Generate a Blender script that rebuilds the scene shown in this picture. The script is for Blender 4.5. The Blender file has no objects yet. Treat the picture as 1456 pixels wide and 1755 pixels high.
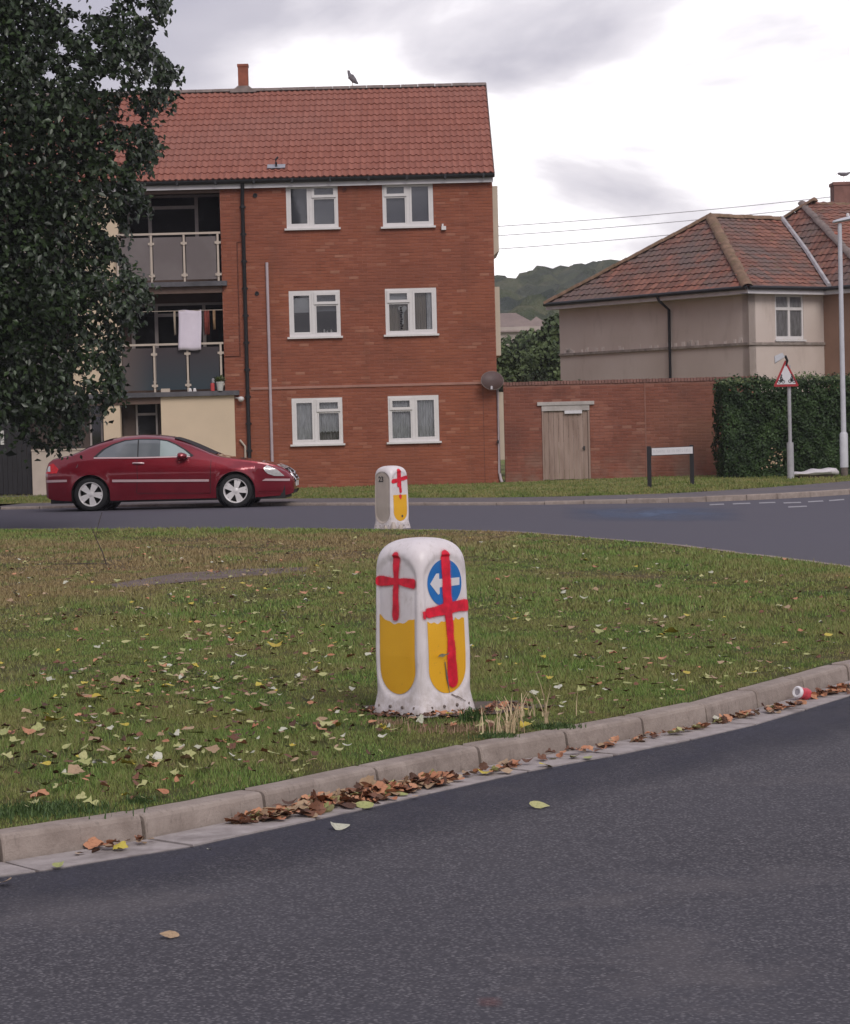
import bpy, math, random
import numpy as np
from mathutils import Vector, Matrix

rnd = random.Random(7)
nr = np.random.default_rng(11)
S = bpy.context.scene
COL = S.collection
rad = math.radians

# ------------------------------------------------------------------ camera
EYE = 1.55
FPX = 4200.0
PITCH = math.atan(150.5 / FPX)
ROLL = rad(1.45)
F = Vector((0, math.cos(PITCH), -math.sin(PITCH)))
R0 = Vector((1, 0, 0))
U0 = R0.cross(F)
RV = R0 * math.cos(ROLL) - U0 * math.sin(ROLL)
UV = U0 * math.cos(ROLL) + R0 * math.sin(ROLL)
CAM = Vector((0, 0, EYE))
cd = bpy.data.cameras.new('camera')
cam = bpy.data.objects.new('camera', cd)
COL.objects.link(cam)
cam.matrix_world = Matrix(((RV.x, UV.x, -F.x, 0), (RV.y, UV.y, -F.y, 0), (RV.z, UV.z, -F.z, EYE), (0, 0, 0, 1)))
cd.sensor_width = 36
cd.lens = FPX / 1755 * 36
cd.clip_start = 0.1
cd.clip_end = 4000
S.camera = cam

# ------------------------------------------------------------------ world, sun, exposure
SUN_EL, SUN_AZ = 42.0, 158.0           # azimuth measured from +Y towards +X
world = bpy.data.worlds.new('World')
S.world = world
world.use_nodes = True
wn, wl = world.node_tree.nodes, world.node_tree.links
wn.clear()


def wnode(t, **k):
    n = wn.new(t)
    for a, b in k.items():
        setattr(n, a, b)
    return n


def wmath(op, a, b=None, clamp=False):
    n = wnode('ShaderNodeMath', operation=op, use_clamp=clamp)
    for i, v in enumerate((a, b)):
        if v is None:
            continue
        if isinstance(v, (int, float)):
            n.inputs[i].default_value = v
        else:
            wl.new(v, n.inputs[i])
    return n.outputs[0]


wo = wnode('ShaderNodeOutputWorld')
bg = wnode('ShaderNodeBackground')
bg.inputs['Strength'].default_value = 0.1
sky = wnode('ShaderNodeTexSky', sky_type='NISHITA')
sky.sun_disc = False
sky.sun_elevation = rad(SUN_EL)
sky.sun_rotation = rad(SUN_AZ)
sky.air_density = 1.0
tc = wnode('ShaderNodeTexCoord')
sep = wnode('ShaderNodeSeparateXYZ')
wl.new(tc.outputs['Generated'], sep.inputs[0])
zc = wmath('ADD', wmath('MAXIMUM', sep.outputs[2], 0.0), 0.16)
cx = wmath('DIVIDE', sep.outputs[0], zc)
cy = wmath('DIVIDE', sep.outputs[1], zc)
cmb = wnode('ShaderNodeCombineXYZ')
wl.new(cx, cmb.inputs[0]); wl.new(cy, cmb.inputs[1])
mp = wnode('ShaderNodeMapping')
mp.inputs['Location'].default_value = (3.1, 0.55, 0)
mp.inputs['Scale'].default_value = (0.75, 0.62, 1)
wl.new(cmb.outputs[0], mp.inputs[0])
nz = wnode('ShaderNodeTexNoise')
nz.inputs['Scale'].default_value = 1.9
nz.inputs['Detail'].default_value = 7
nz.inputs['Roughness'].default_value = 0.52
nz.inputs['Distortion'].default_value = 0.35
wl.new(mp.outputs[0], nz.inputs['Vector'])
# thin bright cloud low in the sky around the hidden sun
dn = wnode('ShaderNodeVectorMath', operation='DOT_PRODUCT')
gd = Vector((math.sin(rad(7.0)) * math.cos(rad(4.6)), math.cos(rad(7.0)) * math.cos(rad(4.6)), math.sin(rad(4.6))))
dn.inputs[1].default_value = gd
wl.new(tc.outputs['Generated'], dn.inputs[0])
glow = wnode('ShaderNodeMapRange', interpolation_type='SMOOTHERSTEP')
glow.inputs['From Min'].default_value = math.cos(rad(17))
glow.inputs['From Max'].default_value = math.cos(rad(2.0))
wl.new(dn.outputs['Value'], glow.inputs['Value'])
band = wnode('ShaderNodeMapRange', interpolation_type='SMOOTHSTEP')
band.inputs['From Min'].default_value = 0.098
band.inputs['From Max'].default_value = 0.165
wl.new(sep.outputs[2], band.inputs['Value'])
cl = wmath('ADD', wmath('MULTIPLY', wmath('SUBTRACT', nz.outputs['Fac'], 0.5), 2.7), wmath('ADD', wmath('SUBTRACT', wmath('MULTIPLY', glow.outputs[0], 0.60), wmath('MULTIPLY', band.outputs[0], 0.50)), 0.46))
ramp = wnode('ShaderNodeValToRGB')
cr = ramp.color_ramp
cr.elements[0].position = 0.1; cr.elements[0].color = (4.4, 4.2, 4.95, 1)
cr.elements[1].position = 0.86; cr.elements[1].color = (12.5, 12.1, 12.3, 1)
e = cr.elements.new(0.42); e.color = (5.4, 5.15, 5.75, 1)
e = cr.elements.new(0.66); e.color = (8.2, 7.8, 8.2, 1)
wl.new(cl, ramp.inputs[0])
mx = wnode('ShaderNodeMix', data_type='RGBA', blend_type='MIX')
mx.inputs['Factor'].default_value = 0.94      # cloud cover over the clear sky behind
wl.new(sky.outputs[0], mx.inputs['A']); wl.new(ramp.outputs[0], mx.inputs['B'])
wl.new(mx.outputs['Result'], bg.inputs['Color'])
wl.new(bg.outputs[0], wo.inputs[0])

sd = bpy.data.lights.new('sun', 'SUN')
sd.energy = 1.5
sd.angle = rad(30)
sd.color = (1.0, 0.95, 0.9)
sun = bpy.data.objects.new('sun', sd)
COL.objects.link(sun)
sv = Vector((math.sin(rad(SUN_AZ)) * math.cos(rad(SUN_EL)), math.cos(rad(SUN_AZ)) * math.cos(rad(SUN_EL)), math.sin(rad(SUN_EL))))
sun.rotation_euler = sv.to_track_quat('Z', 'Y').to_euler()
S.view_settings.view_transform = 'Standard'
S.view_settings.look = 'None'
S.view_settings.gamma = 1
S.view_settings.exposure = 0.36
S.view_settings.use_curve_mapping = False
S.render.engine = 'CYCLES'
S.cycles.max_bounces = 6
S.cycles.transparent_max_bounces = 16


# ------------------------------------------------------------------ projection helpers
def ray(px, py):
    return F + RV * ((px - 728) / FPX) - UV * ((py - 877.5) / FPX)


def gnd(px, py, z=0.0):
    d = ray(px, py)
    return CAM + d * ((z - EYE) / d.z)


def at(px, py, Y):
    d = ray(px, py)
    return CAM + d * (Y / d.y)


# ------------------------------------------------------------------ materials
MATS = {}


class NB:
    """node builder for one material"""
    def __init__(s, name):
        s.m = bpy.data.materials.new(name)
        s.m.use_nodes = True
        s.n = s.m.node_tree.nodes
        s.l = s.m.node_tree.links
        s.b = s.n['Principled BSDF']
        s.geo = s.n.new('ShaderNodeNewGeometry')
        s.oi = s.n.new('ShaderNodeObjectInfo')
        s.P = s.geo.outputs['Position']

    def put(s, i, v):
        if hasattr(v, 'links'):
            s.l.new(v, i)
        elif isinstance(v, (tuple, list)) and len(v) == 3 and i.type == 'RGBA':
            i.default_value = (*v, 1)
        else:
            i.default_value = v

    def math(s, op, a, b=0.0, c=None, clamp=False):
        n = s.n.new('ShaderNodeMath'); n.operation = op; n.use_clamp = clamp
        s.put(n.inputs[0], a); s.put(n.inputs[1], b)
        if c is not None:
            s.put(n.inputs[2], c)
        return n.outputs[0]

    def noise(s, scale, detail=3, rough=0.5, vec=None, stretch=None, off=(0, 0, 0)):
        n = s.n.new('ShaderNodeTexNoise')
        n.inputs['Scale'].default_value = scale
        n.inputs['Detail'].default_value = detail
        n.inputs['Roughness'].default_value = rough
        v = vec or s.P
        if stretch or off != (0, 0, 0):
            m = s.n.new('ShaderNodeMapping')
            m.inputs['Scale'].default_value = stretch or (1, 1, 1)
            m.inputs['Location'].default_value = off
            s.l.new(v, m.inputs[0]); v = m.outputs[0]
        s.l.new(v, n.inputs['Vector'])
        return n.outputs['Fac']

    def rng(s, v, a, b, c=0.0, d=1.0, smooth=False):
        n = s.n.new('ShaderNodeMapRange')
        if smooth:
            n.interpolation_type = 'SMOOTHSTEP'
        s.l.new(v, n.inputs['Value'])
        for k, x in zip(('From Min', 'From Max', 'To Min', 'To Max'), (a, b, c, d)):
            n.inputs[k].default_value = x
        return n.outputs[0]

    def mix(s, f, a, b, mode='MIX'):
        n = s.n.new('ShaderNodeMix'); n.data_type = 'RGBA'; n.blend_type = mode
        s.put(n.inputs['Factor'], f); s.put(n.inputs['A'], a); s.put(n.inputs['B'], b)
        return n.outputs['Result']

    def ramp(s, v, stops):
        n = s.n.new('ShaderNodeValToRGB')
        e = n.color_ramp.elements
        e[0].position, e[0].color = stops[0][0], (*stops[0][1], 1)
        e[1].position, e[1].color = stops[-1][0], (*stops[-1][1], 1)
        for p, c in stops[1:-1]:
            q = e.new(p); q.color = (*c, 1)
        s.l.new(v, n.inputs[0])
        return n.outputs[0]

    def rand(s):
        return s.math('FRACT', s.math('ADD', s.geo.outputs['Random Per Island'], s.oi.outputs['Random']))

    def bump(s, h, strength=0.3, dist=0.01):
        n = s.n.new('ShaderNodeBump')
        n.inputs['Strength'].default_value = strength
        n.inputs['Distance'].default_value = dist
        s.l.new(h, n.inputs['Height'])
        s.l.new(n.outputs[0], s.b.inputs['Normal'])

    def out(s, col, rough=0.8, spec=None, metal=0.0, coat=None):
        s.put(s.b.inputs['Base Color'], col)
        s.put(s.b.inputs['Roughness'], rough)
        s.put(s.b.inputs['Metallic'], metal)
        if spec is not None:
            s.b.inputs['Specular IOR Level'].default_value = spec
        if coat is not None:
            s.b.inputs['Coat Weight'].default_value = coat
            s.b.inputs['Coat Roughness'].default_value = 0.04
        MATS[s.m.name] = s.m
        return s.m


def plain(name, col, rough=0.6, var=0.12, scale=6.0, metal=0.0, spec=None, coat=None, bump=0.0, bscale=60.0, dirt=None, stretch=None):
    b = NB(name)
    n1 = b.noise(scale, 5, 0.6, stretch=stretch)
    c = b.mix(b.rng(n1, 0.3, 0.7), tuple(x * (1 - var) for x in col), tuple(min(1, x * (1 + var)) for x in col))
    if dirt:
        n2 = b.noise(scale * 0.6, 6, 0.65, off=(3, 5, 9))
        c = b.mix(b.rng(n2, 0.48, 0.72, 0, 0.8), c, dirt)
    if bump:
        b.bump(b.noise(bscale, 3), bump, 0.004)
    return b.out(c, rough, spec, metal, coat)


def M(n):
    return MATS[n]


# asphalt, near road and far road share the sheet
b = NB('asphalt')
ag = b.noise(170, 3, 0.6)
ag2 = b.noise(70, 3, 0.7, off=(7, 3, 1))
big = b.noise(0.45, 4, 0.6)
base = b.ramp(b.math('ADD', b.math('MULTIPLY', ag, 0.55), b.math('MULTIPLY', ag2, 0.45)),
              [(0.38, (0.026, 0.025, 0.029)), (0.455, (0.078, 0.074, 0.082)), (0.54, (0.124, 0.117, 0.127)), (0.63, (0.17, 0.16, 0.17))])
vr = b.n.new('ShaderNodeTexVoronoi'); vr.inputs['Scale'].default_value = 46
b.l.new(b.P, vr.inputs['Vector'])
spk = b.rng(vr.outputs['Distance'], 0.10, 0.16, 1, 0)
wsp = b.n.new('ShaderNodeTexWhiteNoise'); b.l.new(vr.outputs['Position'], wsp.inputs['Vector'])
sy0 = b.n.new('ShaderNodeSeparateXYZ'); b.l.new(b.P, sy0.inputs[0])
v2 = b.n.new('ShaderNodeTexVoronoi'); v2.inputs['Scale'].default_value = 82
b.l.new(b.P, v2.inputs['Vector'])
w2 = b.n.new('ShaderNodeTexWhiteNoise'); b.l.new(v2.outputs['Position'], w2.inputs['Vector'])
agg = b.ramp(w2.outputs['Value'], [(0.0, (0.012, 0.011, 0.014)), (0.25, (0.042, 0.040, 0.046)), (0.45, (0.098, 0.093, 0.101)), (0.75, (0.136, 0.129, 0.137)), (0.95, (0.170, 0.161, 0.168)), (1.0, (0.20, 0.19, 0.195))])
gap = b.rng(v2.outputs['Distance'], 0.30, 0.55, 0, 0.9)
agg = b.mix(gap, agg, (0.030, 0.028, 0.035))
base = b.mix(b.rng(sy0.outputs[1], 8.5, 20, 0.85, 0.35), base, agg)
base = b.mix(b.math('MULTIPLY', spk, b.rng(wsp.outputs['Value'], 0.985, 0.995)), base, (0.26, 0.25, 0.26))
base = b.mix(b.rng(big, 0.4, 0.65, 0.0, 0.25), base, (0.082, 0.079, 0.090))
tr = b.noise(0.35, 3, 0.5, stretch=(0.25, 1.6, 1), off=(4, 0, 0))
base = b.mix(b.rng(tr, 0.45, 0.7, 0, 0.25), base, (0.070, 0.070, 0.088))
crk = b.noise(0.9, 5, 0.7, off=(3, 9, 2))
base = b.mix(b.rng(crk, 0.56, 0.66, 0, 0.35), base, (0.118, 0.106, 0.108))
base = b.mix(b.rng(b.noise(2.6, 4, 0.6, off=(13, 9, 2)), 0.60, 0.72, 0, 0.4), base, (0.040, 0.038, 0.047))
sy = b.n.new('ShaderNodeSeparateXYZ'); b.l.new(b.P, sy.inputs[0])
base = b.mix(b.rng(sy.outputs[1], 14, 30, 0, 0.8), base, (0.088, 0.083, 0.104))
b.bump(ag2, 0.6, 0.006)
b.out(base, b.rng(ag, 0.3, 0.7, 0.75, 0.95), 0.35)

# fresh dark tar band next to the channel, bluish old patch
for nm_, c_, mx_a in (('tar', (0.052, 0.052, 0.070), 0.75), ('bluish_tar', (0.10, 0.135, 0.21), 0.85), ('reddish_stain', (0.20, 0.09, 0.085), 0.5)):
    b = NB(nm_)
    at_ = b.n.new('ShaderNodeAttribute'); at_.attribute_name = 'fade'
    b.bump(b.noise(90, 2), 0.4, 0.004)
    b.out(b.mix(b.rng(b.noise(60, 3), 0.4, 0.6), tuple(x * 0.8 for x in c_), tuple(x * 1.25 for x in c_)), 0.85, 0.3)
    a_ = b.math('MULTIPLY', b.math('MULTIPLY', at_.outputs['Fac'], mx_a), b.rng(b.noise(1.6 if nm_ != 'tar' else 3.0, 4, stretch=(1, 0.4, 1)), 0.35, 0.6, 0.45, 1.0))
    b.l.new(a_, b.b.inputs['Alpha'])
plain('worn_white_line', (0.30, 0.29, 0.31), 0.8, 0.4, 14)

b = NB('pavement_tar')
c = b.mix(b.rng(b.noise(30, 3), 0.35, 0.65), (0.085, 0.075, 0.083), (0.13, 0.115, 0.122))
c = b.mix(b.rng(b.noise(0.8, 4), 0.4, 0.7, 0, 0.6), c, (0.15, 0.12, 0.105))
b.bump(b.noise(60, 2), 0.4, 0.005)
b.out(c, 0.9)

b = NB('concrete')
c = b.mix(b.rng(b.noise(9, 5, 0.65), 0.3, 0.7), (0.23, 0.185, 0.158), (0.36, 0.30, 0.262))
c = b.mix(b.rng(b.noise(2.2, 5, 0.7, off=(9, 1, 2)), 0.46, 0.7, 0, 0.6), c, (0.15, 0.118, 0.10))
c = b.mix(b.rng(b.oi.outputs['Random'], 0, 1, 0, 0.35), c, (0.34, 0.285, 0.245))
c = b.mix(b.rng(b.noise(34, 4, 0.7, stretch=(1, 1, 0.35)), 0.56, 0.7, 0, 0.5), c, (0.13, 0.105, 0.09))
b.bump(b.math('ADD', b.noise(70, 4, 0.7), b.math('MULTIPLY', b.noise(14, 3), 0.8)), 0.7, 0.006)
b.out(c, 0.92, 0.25)

b = NB('channel_concrete')
c = b.mix(b.rng(b.noise(12, 5, 0.65), 0.3, 0.7), (0.27, 0.235, 0.225), (0.40, 0.36, 0.345))
c = b.mix(b.rng(b.noise(3, 5, 0.7, off=(2, 1, 2)), 0.5, 0.72, 0, 0.7), c, (0.13, 0.11, 0.10))
b.bump(b.noise(80, 4, 0.7), 0.5, 0.005)
b.out(c, 0.9, 0.25)

# grass colours follow patches on the ground (dry, mossy, lush)


def grass_color(b, blades):
    p1 = b.noise(0.55, 5, 0.62, stretch=(1, 0.45, 1))
    p2 = b.noise(1.9, 4, 0.6, off=(11, 4, 0), stretch=(1, 0.6, 1))
    r = b.geo.outputs['Random Per Island'] if blades else b.noise(60, 2)
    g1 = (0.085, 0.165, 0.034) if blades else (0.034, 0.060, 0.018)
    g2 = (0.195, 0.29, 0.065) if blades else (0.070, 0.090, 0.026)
    dry = (0.29, 0.20, 0.105) if blades else (0.12, 0.085, 0.055)
    olive = (0.225, 0.225, 0.075) if blades else (0.086, 0.077, 0.028)
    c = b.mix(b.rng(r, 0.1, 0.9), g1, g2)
    c = b.mix(b.rng(p2, 0.38, 0.6, 0.1, 0.85), c, olive)
    c = b.mix(b.rng(p1, 0.54, 0.66, 0, 0.6), c, dry)
    # dry band towards the far left part of the island
    sx = b.n.new('ShaderNodeSeparateXYZ'); b.l.new(b.P, sx.inputs[0])
    d = b.math('SUBTRACT', sx.outputs[1], b.math('MULTIPLY', sx.outputs[0], 2.3))
    band = b.math('MULTIPLY', b.rng(d, 22, 32, 0, 1, True), b.rng(sx.outputs[1], 32.0, 34.5, 1, 0, True))
    c = b.mix(b.math('MULTIPLY', band, b.rng(p2, 0.36, 0.5, 0.15, 0.8)), c, dry)
    if blades:
        c = b.mix(b.rng(b.math('FRACT', b.math('MULTIPLY', r, 37.3)), 0.8, 0.84, 0, 0.7), c, (0.23, 0.175, 0.085))
    return c


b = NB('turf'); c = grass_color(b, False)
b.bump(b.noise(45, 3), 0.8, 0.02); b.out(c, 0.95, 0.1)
b = NB('grass_blade'); c = grass_color(b, True)
b.out(c, 0.6, 0.25); b.b.inputs['Subsurface Weight'].default_value = 0.0
b = NB('verge_turf')
c = b.mix(b.rng(b.noise(1.3, 4), 0.4, 0.6), (0.15, 0.19, 0.055), (0.28, 0.25, 0.105))
c = b.mix(b.rng(b.noise(40, 2), 0.4, 0.6, 0, 0.5), c, (0.06, 0.085, 0.025))
b.out(c, 0.9, 0.1)
plain('soil', (0.10, 0.075, 0.062), 0.95, 0.3, 20, bump=0.8, bscale=30)
plain('bare_slab', (0.125, 0.092, 0.082), 0.95, 0.3, 4, bump=0.8, bscale=30)


def leaf_mat(name, c1, c2, rough=0.6, spec=0.3):
    b = NB(name)
    c = b.mix(b.rand(), c1, c2)
    if name in ('tree_leaf', 'hedge_leaf', 'bush_leaf', 'bush_leaf_dark'):
        c = b.mix(b.rng(b.noise(1.3, 3, 0.6, off=(3, 1, 7)), 0.5, 0.66, 0, 0.7), c, tuple(x * 1.7 for x in c2))
        c = b.mix(b.rng(b.noise(1.9, 3, 0.6, off=(9, 1, 2)), 0.52, 0.66, 0, 0.7), c, tuple(x * 0.8 for x in c1))
    c = b.mix(b.rng(b.noise(90, 3), 0.5, 0.7, 0, 0.5), c, tuple(x * 0.55 for x in c1))
    b.out(c, rough, spec)
    return b.m


leaf_mat('leaf_pale', (0.30, 0.32, 0.12), (0.44, 0.42, 0.20))
leaf_mat('leaf_tan', (0.30, 0.20, 0.12), (0.42, 0.30, 0.19))
leaf_mat('leaf_orange', (0.38, 0.16, 0.085), (0.50, 0.25, 0.14))
leaf_mat('leaf_brown', (0.075, 0.038, 0.024), (0.19, 0.085, 0.050))
leaf_mat('leaf_yellow', (0.42, 0.32, 0.045), (0.50, 0.42, 0.08))
leaf_mat('leaf_white', (0.40, 0.40, 0.30), (0.52, 0.51, 0.42))
leaf_mat('straw', (0.48, 0.36, 0.22), (0.60, 0.48, 0.30))
leaf_mat('dead_grass', (0.24, 0.155, 0.10), (0.36, 0.25, 0.16))
leaf_mat('weed_green', (0.035, 0.065, 0.022), (0.095, 0.15, 0.045))
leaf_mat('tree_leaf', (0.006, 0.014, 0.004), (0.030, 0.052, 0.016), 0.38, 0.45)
leaf_mat('hedge_leaf', (0.012, 0.030, 0.009), (0.042, 0.075, 0.022), 0.55, 0.25)
leaf_mat('hedge_tip', (0.07, 0.10, 0.03), (0.12, 0.15, 0.05), 0.5, 0.4)
leaf_mat('bush_leaf', (0.035, 0.058, 0.022), (0.090, 0.120, 0.045), 0.6, 0.3)
leaf_mat('bush_leaf_dark', (0.020, 0.034, 0.016), (0.050, 0.070, 0.030), 0.6, 0.3)
plain('twig', (0.06, 0.045, 0.035), 0.9, 0.3, 30)
plain('bark', (0.10, 0.085, 0.07), 0.95, 0.35, 5, bump=1.0, bscale=18, stretch=(1, 1, 0.25))

b = NB('brick')
r = b.rand()
c = b.ramp(r, [(0.0, (0.240, 0.078, 0.047)), (0.35, (0.262, 0.087, 0.052)), (0.8, (0.28, 0.095, 0.057)), (0.95, (0.30, 0.108, 0.066)), (1.0, (0.36, 0.165, 0.108))])
c = b.mix(b.rng(b.noise(0.7, 5, 0.6), 0.42, 0.66, 0, 0.45), c, (0.185, 0.068, 0.046))
c = b.mix(b.rng(b.noise(0.5, 4, 0.6, off=(6, 2, 8)), 0.5, 0.72, 0, 0.5), c, (0.32, 0.108, 0.054))
c = b.mix(b.rng(b.noise(1.1, 4, 0.65, stretch=(0.4, 1, 2.5)), 0.56, 0.7, 0, 0.4), c, (0.12, 0.05, 0.035))
c = b.mix(b.rng(b.noise(1.6, 5, 0.65, stretch=(1.2, 1, 0.22), off=(2, 0, 5)), 0.55, 0.7, 0, 0.4), c, (0.14, 0.062, 0.042))
b.bump(b.noise(55, 4, 0.7), 0.5, 0.004)
b.out(c, 0.9, 0.2)
b = NB('garden_brick')
r = b.rand()
c = b.ramp(r, [(0.0, (0.195, 0.070, 0.048)), (0.5, (0.22, 0.080, 0.055)), (0.93, (0.245, 0.092, 0.063)), (1.0, (0.29, 0.14, 0.10))])
sx = b.n.new('ShaderNodeSeparateXYZ'); b.l.new(b.P, sx.inputs[0])
c = b.mix(b.math('MULTIPLY', b.rng(sx.outputs[0], 5.0, 7.4), b.rng(b.noise(1.2, 4), 0.35, 0.6, 0.15, 0.7)), c, (0.21, 0.115, 0.075))
c = b.mix(b.math('MULTIPLY', b.rng(sx.outputs[2], 1.1, 0.1, 0, 1), b.rng(b.noise(1.6, 5, 0.6, off=(1, 2, 3)), 0.42, 0.6)), c, (0.24, 0.15, 0.115))
c = b.mix(b.rng(b.noise(0.9, 5, 0.65, off=(6, 2, 8)), 0.50, 0.68, 0, 0.6), c, (0.115, 0.05, 0.04))
c = b.mix(b.rng(b.noise(1.4, 5, 0.65, off=(16, 2, 8), stretch=(1, 1, 0.5)), 0.54, 0.68, 0, 0.5), c, (0.36, 0.155, 0.11))
b.bump(b.noise(55, 4, 0.7), 0.5, 0.004)
b.out(c, 0.92, 0.2)
plain('mortar', (0.275, 0.108, 0.072), 0.95, 0.25, 1.2)
plain('garden_mortar', (0.25, 0.115, 0.085), 0.95, 0.25, 1.2)
plain('chimney_brick', (0.26, 0.085, 0.05), 0.9, 0.25, 5)
plain('old_chimney_brick', (0.21, 0.105, 0.085), 0.9, 0.25, 3)

b = NB('roof_tile')
r = b.rand()
c = b.mix(r, (0.25, 0.093, 0.066), (0.31, 0.122, 0.088))
c = b.mix(b.rng(b.noise(0.35, 4), 0.4, 0.65, 0, 0.5), c, (0.27, 0.125, 0.098))
c = b.mix(b.rng(b.noise(3.5, 5, 0.7), 0.54, 0.7, 0, 0.35), c, (0.19, 0.085, 0.065))
b.bump(b.noise(50, 3), 0.4, 0.004)
b.out(c, 0.85, 0.25)
b = NB('old_tile')
r = b.rand()
c = b.ramp(r, [(0.0, (0.165, 0.085, 0.068)), (0.5, (0.215, 0.105, 0.082)), (1.0, (0.285, 0.135, 0.10))])
g = b.noise(0.55, 5, 0.62, stretch=(1, 1, 1.3))
c = b.mix(b.rng(g, 0.44, 0.58, 0, 0.85), c, (0.15, 0.115, 0.105))
c = b.mix(b.rng(b.noise(0.9, 5, 0.6, off=(4, 4, 4)), 0.55, 0.68, 0, 0.7), c, (0.35, 0.125, 0.085))
c = b.mix(b.rng(b.noise(5, 4, 0.7, off=(1, 4, 4)), 0.56, 0.68, 0, 0.5), c, (0.15, 0.12, 0.06))
b.bump(b.noise(50, 3), 0.4, 0.004)
b.out(c, 0.9, 0.2)
plain('moss_ridge', (0.20, 0.125, 0.082), 0.95, 0.35, 6, dirt=(0.14, 0.105, 0.05))
plain('grey_ridge', (0.19, 0.15, 0.135), 0.95, 0.25, 6)
plain('lead', (0.27, 0.27, 0.30), 0.6, 0.2, 5)
plain('valley_lead', (0.38, 0.36, 0.37), 0.7, 0.3, 4)
plain('white_plastic', (0.66, 0.63, 0.62), 0.4, 0.05, 5, dirt=None)
plain('old_white_paint', (0.44, 0.40, 0.38), 0.7, 0.15, 4, dirt=(0.3, 0.27, 0.25))
plain('fascia_paint', (0.62, 0.59, 0.60), 0.6, 0.08, 3)
plain('black_plastic', (0.012, 0.012, 0.014), 0.5, 0.3, 12)
plain('black_paint', (0.008, 0.007, 0.010), 0.4, 0.3, 12)
plain('pinkish_pipe', (0.42, 0.35, 0.37), 0.5, 0.08, 5)
plain('rust_cable', (0.13, 0.04, 0.025), 0.8, 0.2, 12)
plain('cream_render', (0.60, 0.475, 0.34), 0.85, 0.05, 1.5)
plain('cream_panel', (0.50, 0.42, 0.33), 0.8, 0.06, 1.5)
plain('cream_paint', (0.46, 0.385, 0.32), 0.7, 0.08, 4)
plain('dull_frame', (0.40, 0.35, 0.325), 0.7, 0.15, 4)
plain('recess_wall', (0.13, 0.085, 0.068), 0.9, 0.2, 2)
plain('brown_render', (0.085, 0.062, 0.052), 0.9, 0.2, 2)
plain('dark_door', (0.012, 0.011, 0.013), 0.5, 0.2, 3)
plain('slab_edge', (0.10, 0.095, 0.105), 0.85, 0.3, 3, dirt=(0.05, 0.05, 0.055))
plain('string_course', (0.34, 0.17, 0.13), 0.85, 0.12, 3)
b = NB('house_render')
c = b.mix(b.rng(b.noise(0.8, 4), 0.35, 0.65), (0.53, 0.445, 0.395), (0.59, 0.505, 0.455))
c = b.mix(b.rng(b.noise(2.5, 5, 0.65, stretch=(1, 1, 0.3)), 0.55, 0.75, 0, 0.45), c, (0.36, 0.29, 0.245))
b.bump(b.noise(40, 4), 0.4, 0.006); b.out(c, 0.92, 0.2)
plain('lime', (0.62, 0.55, 0.50), 0.9, 0.2, 9)
plain('stained_band', (0.24, 0.20, 0.175), 0.95, 0.35, 5, dirt=(0.44, 0.38, 0.34))
plain('house_brown_render', (0.29, 0.175, 0.125), 0.92, 0.1, 2)
b = NB('weathered_wood')
c = b.mix(b.rng(b.noise(9, 5, 0.65, stretch=(1, 1, 0.12)), 0.35, 0.65), (0.235, 0.165, 0.135), (0.35, 0.26, 0.22))
c = b.mix(b.rng(b.rand(), 0, 1, 0, 0.3), c, (0.30, 0.22, 0.18))
b.bump(b.noise(30, 4, stretch=(1, 1, 0.1)), 0.5, 0.004); b.out(c, 0.9, 0.2)
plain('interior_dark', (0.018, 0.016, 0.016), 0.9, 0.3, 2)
plain('grey_blind', (0.17, 0.17, 0.19), 0.8, 0.08, 2)
plain('pale_blind', (0.42, 0.42, 0.43), 0.8, 0.1, 2)
plain('beige_curtain', (0.30, 0.25, 0.19), 0.9, 0.15, 6, stretch=(3, 1, 0.3))
plain('net_curtain', (0.60, 0.60, 0.60), 0.9, 0.25, 7, stretch=(2.5, 1, 0.6))
plain('grey_net', (0.36, 0.34, 0.33), 0.9, 0.3, 7, stretch=(2.5, 1, 0.6))
plain('cloth_lilac', (0.56, 0.50, 0.56), 0.9, 0.05, 4, bump=0.3)
plain('cloth_red', (0.20, 0.04, 0.03), 0.9, 0.3, 14)
plain('cloth_tan', (0.40, 0.26, 0.15), 0.9, 0.3, 14)
plain('pot_white', (0.50, 0.49, 0.46), 0.6, 0.05, 8)
plain('red_plastic', (0.45, 0.05, 0.05), 0.4, 0.1, 8)
plain('grey_plastic', (0.33, 0.31, 0.33), 0.4, 0.1, 8)
plain('galvanised', (0.36, 0.35, 0.37), 0.55, 0.12, 9, metal=0.15)
plain('lamp_grey', (0.50, 0.50, 0.53), 0.5, 0.08, 6)
plain('sign_back', (0.25, 0.25, 0.26), 0.6, 0.1, 6)
plain('sign_white', (0.62, 0.60, 0.62), 0.45, 0.04, 6)
plain('sign_red', (0.34, 0.02, 0.025), 0.45, 0.06, 6)
plain('faded_print', (0.44, 0.43, 0.45), 0.6, 0.1, 9)
plain('mattress_cloth', (0.56, 0.53, 0.55), 0.9, 0.1, 3, dirt=(0.42, 0.37, 0.36))
plain('mattress_under', (0.05, 0.028, 0.024), 0.9, 0.3, 9)
plain('gull_grey', (0.16, 0.15, 0.16), 0.8, 0.2, 12)
plain('gull_white', (0.34, 0.32, 0.33), 0.8, 0.1, 12)
plain('dish_brown', (0.085, 0.05, 0.046), 0.6, 0.15, 6)
plain('can_red', (0.52, 0.05, 0.07), 0.35, 0.25, 30)
plain('can_white', (0.68, 0.66, 0.66), 0.35, 0.1, 30)
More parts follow.
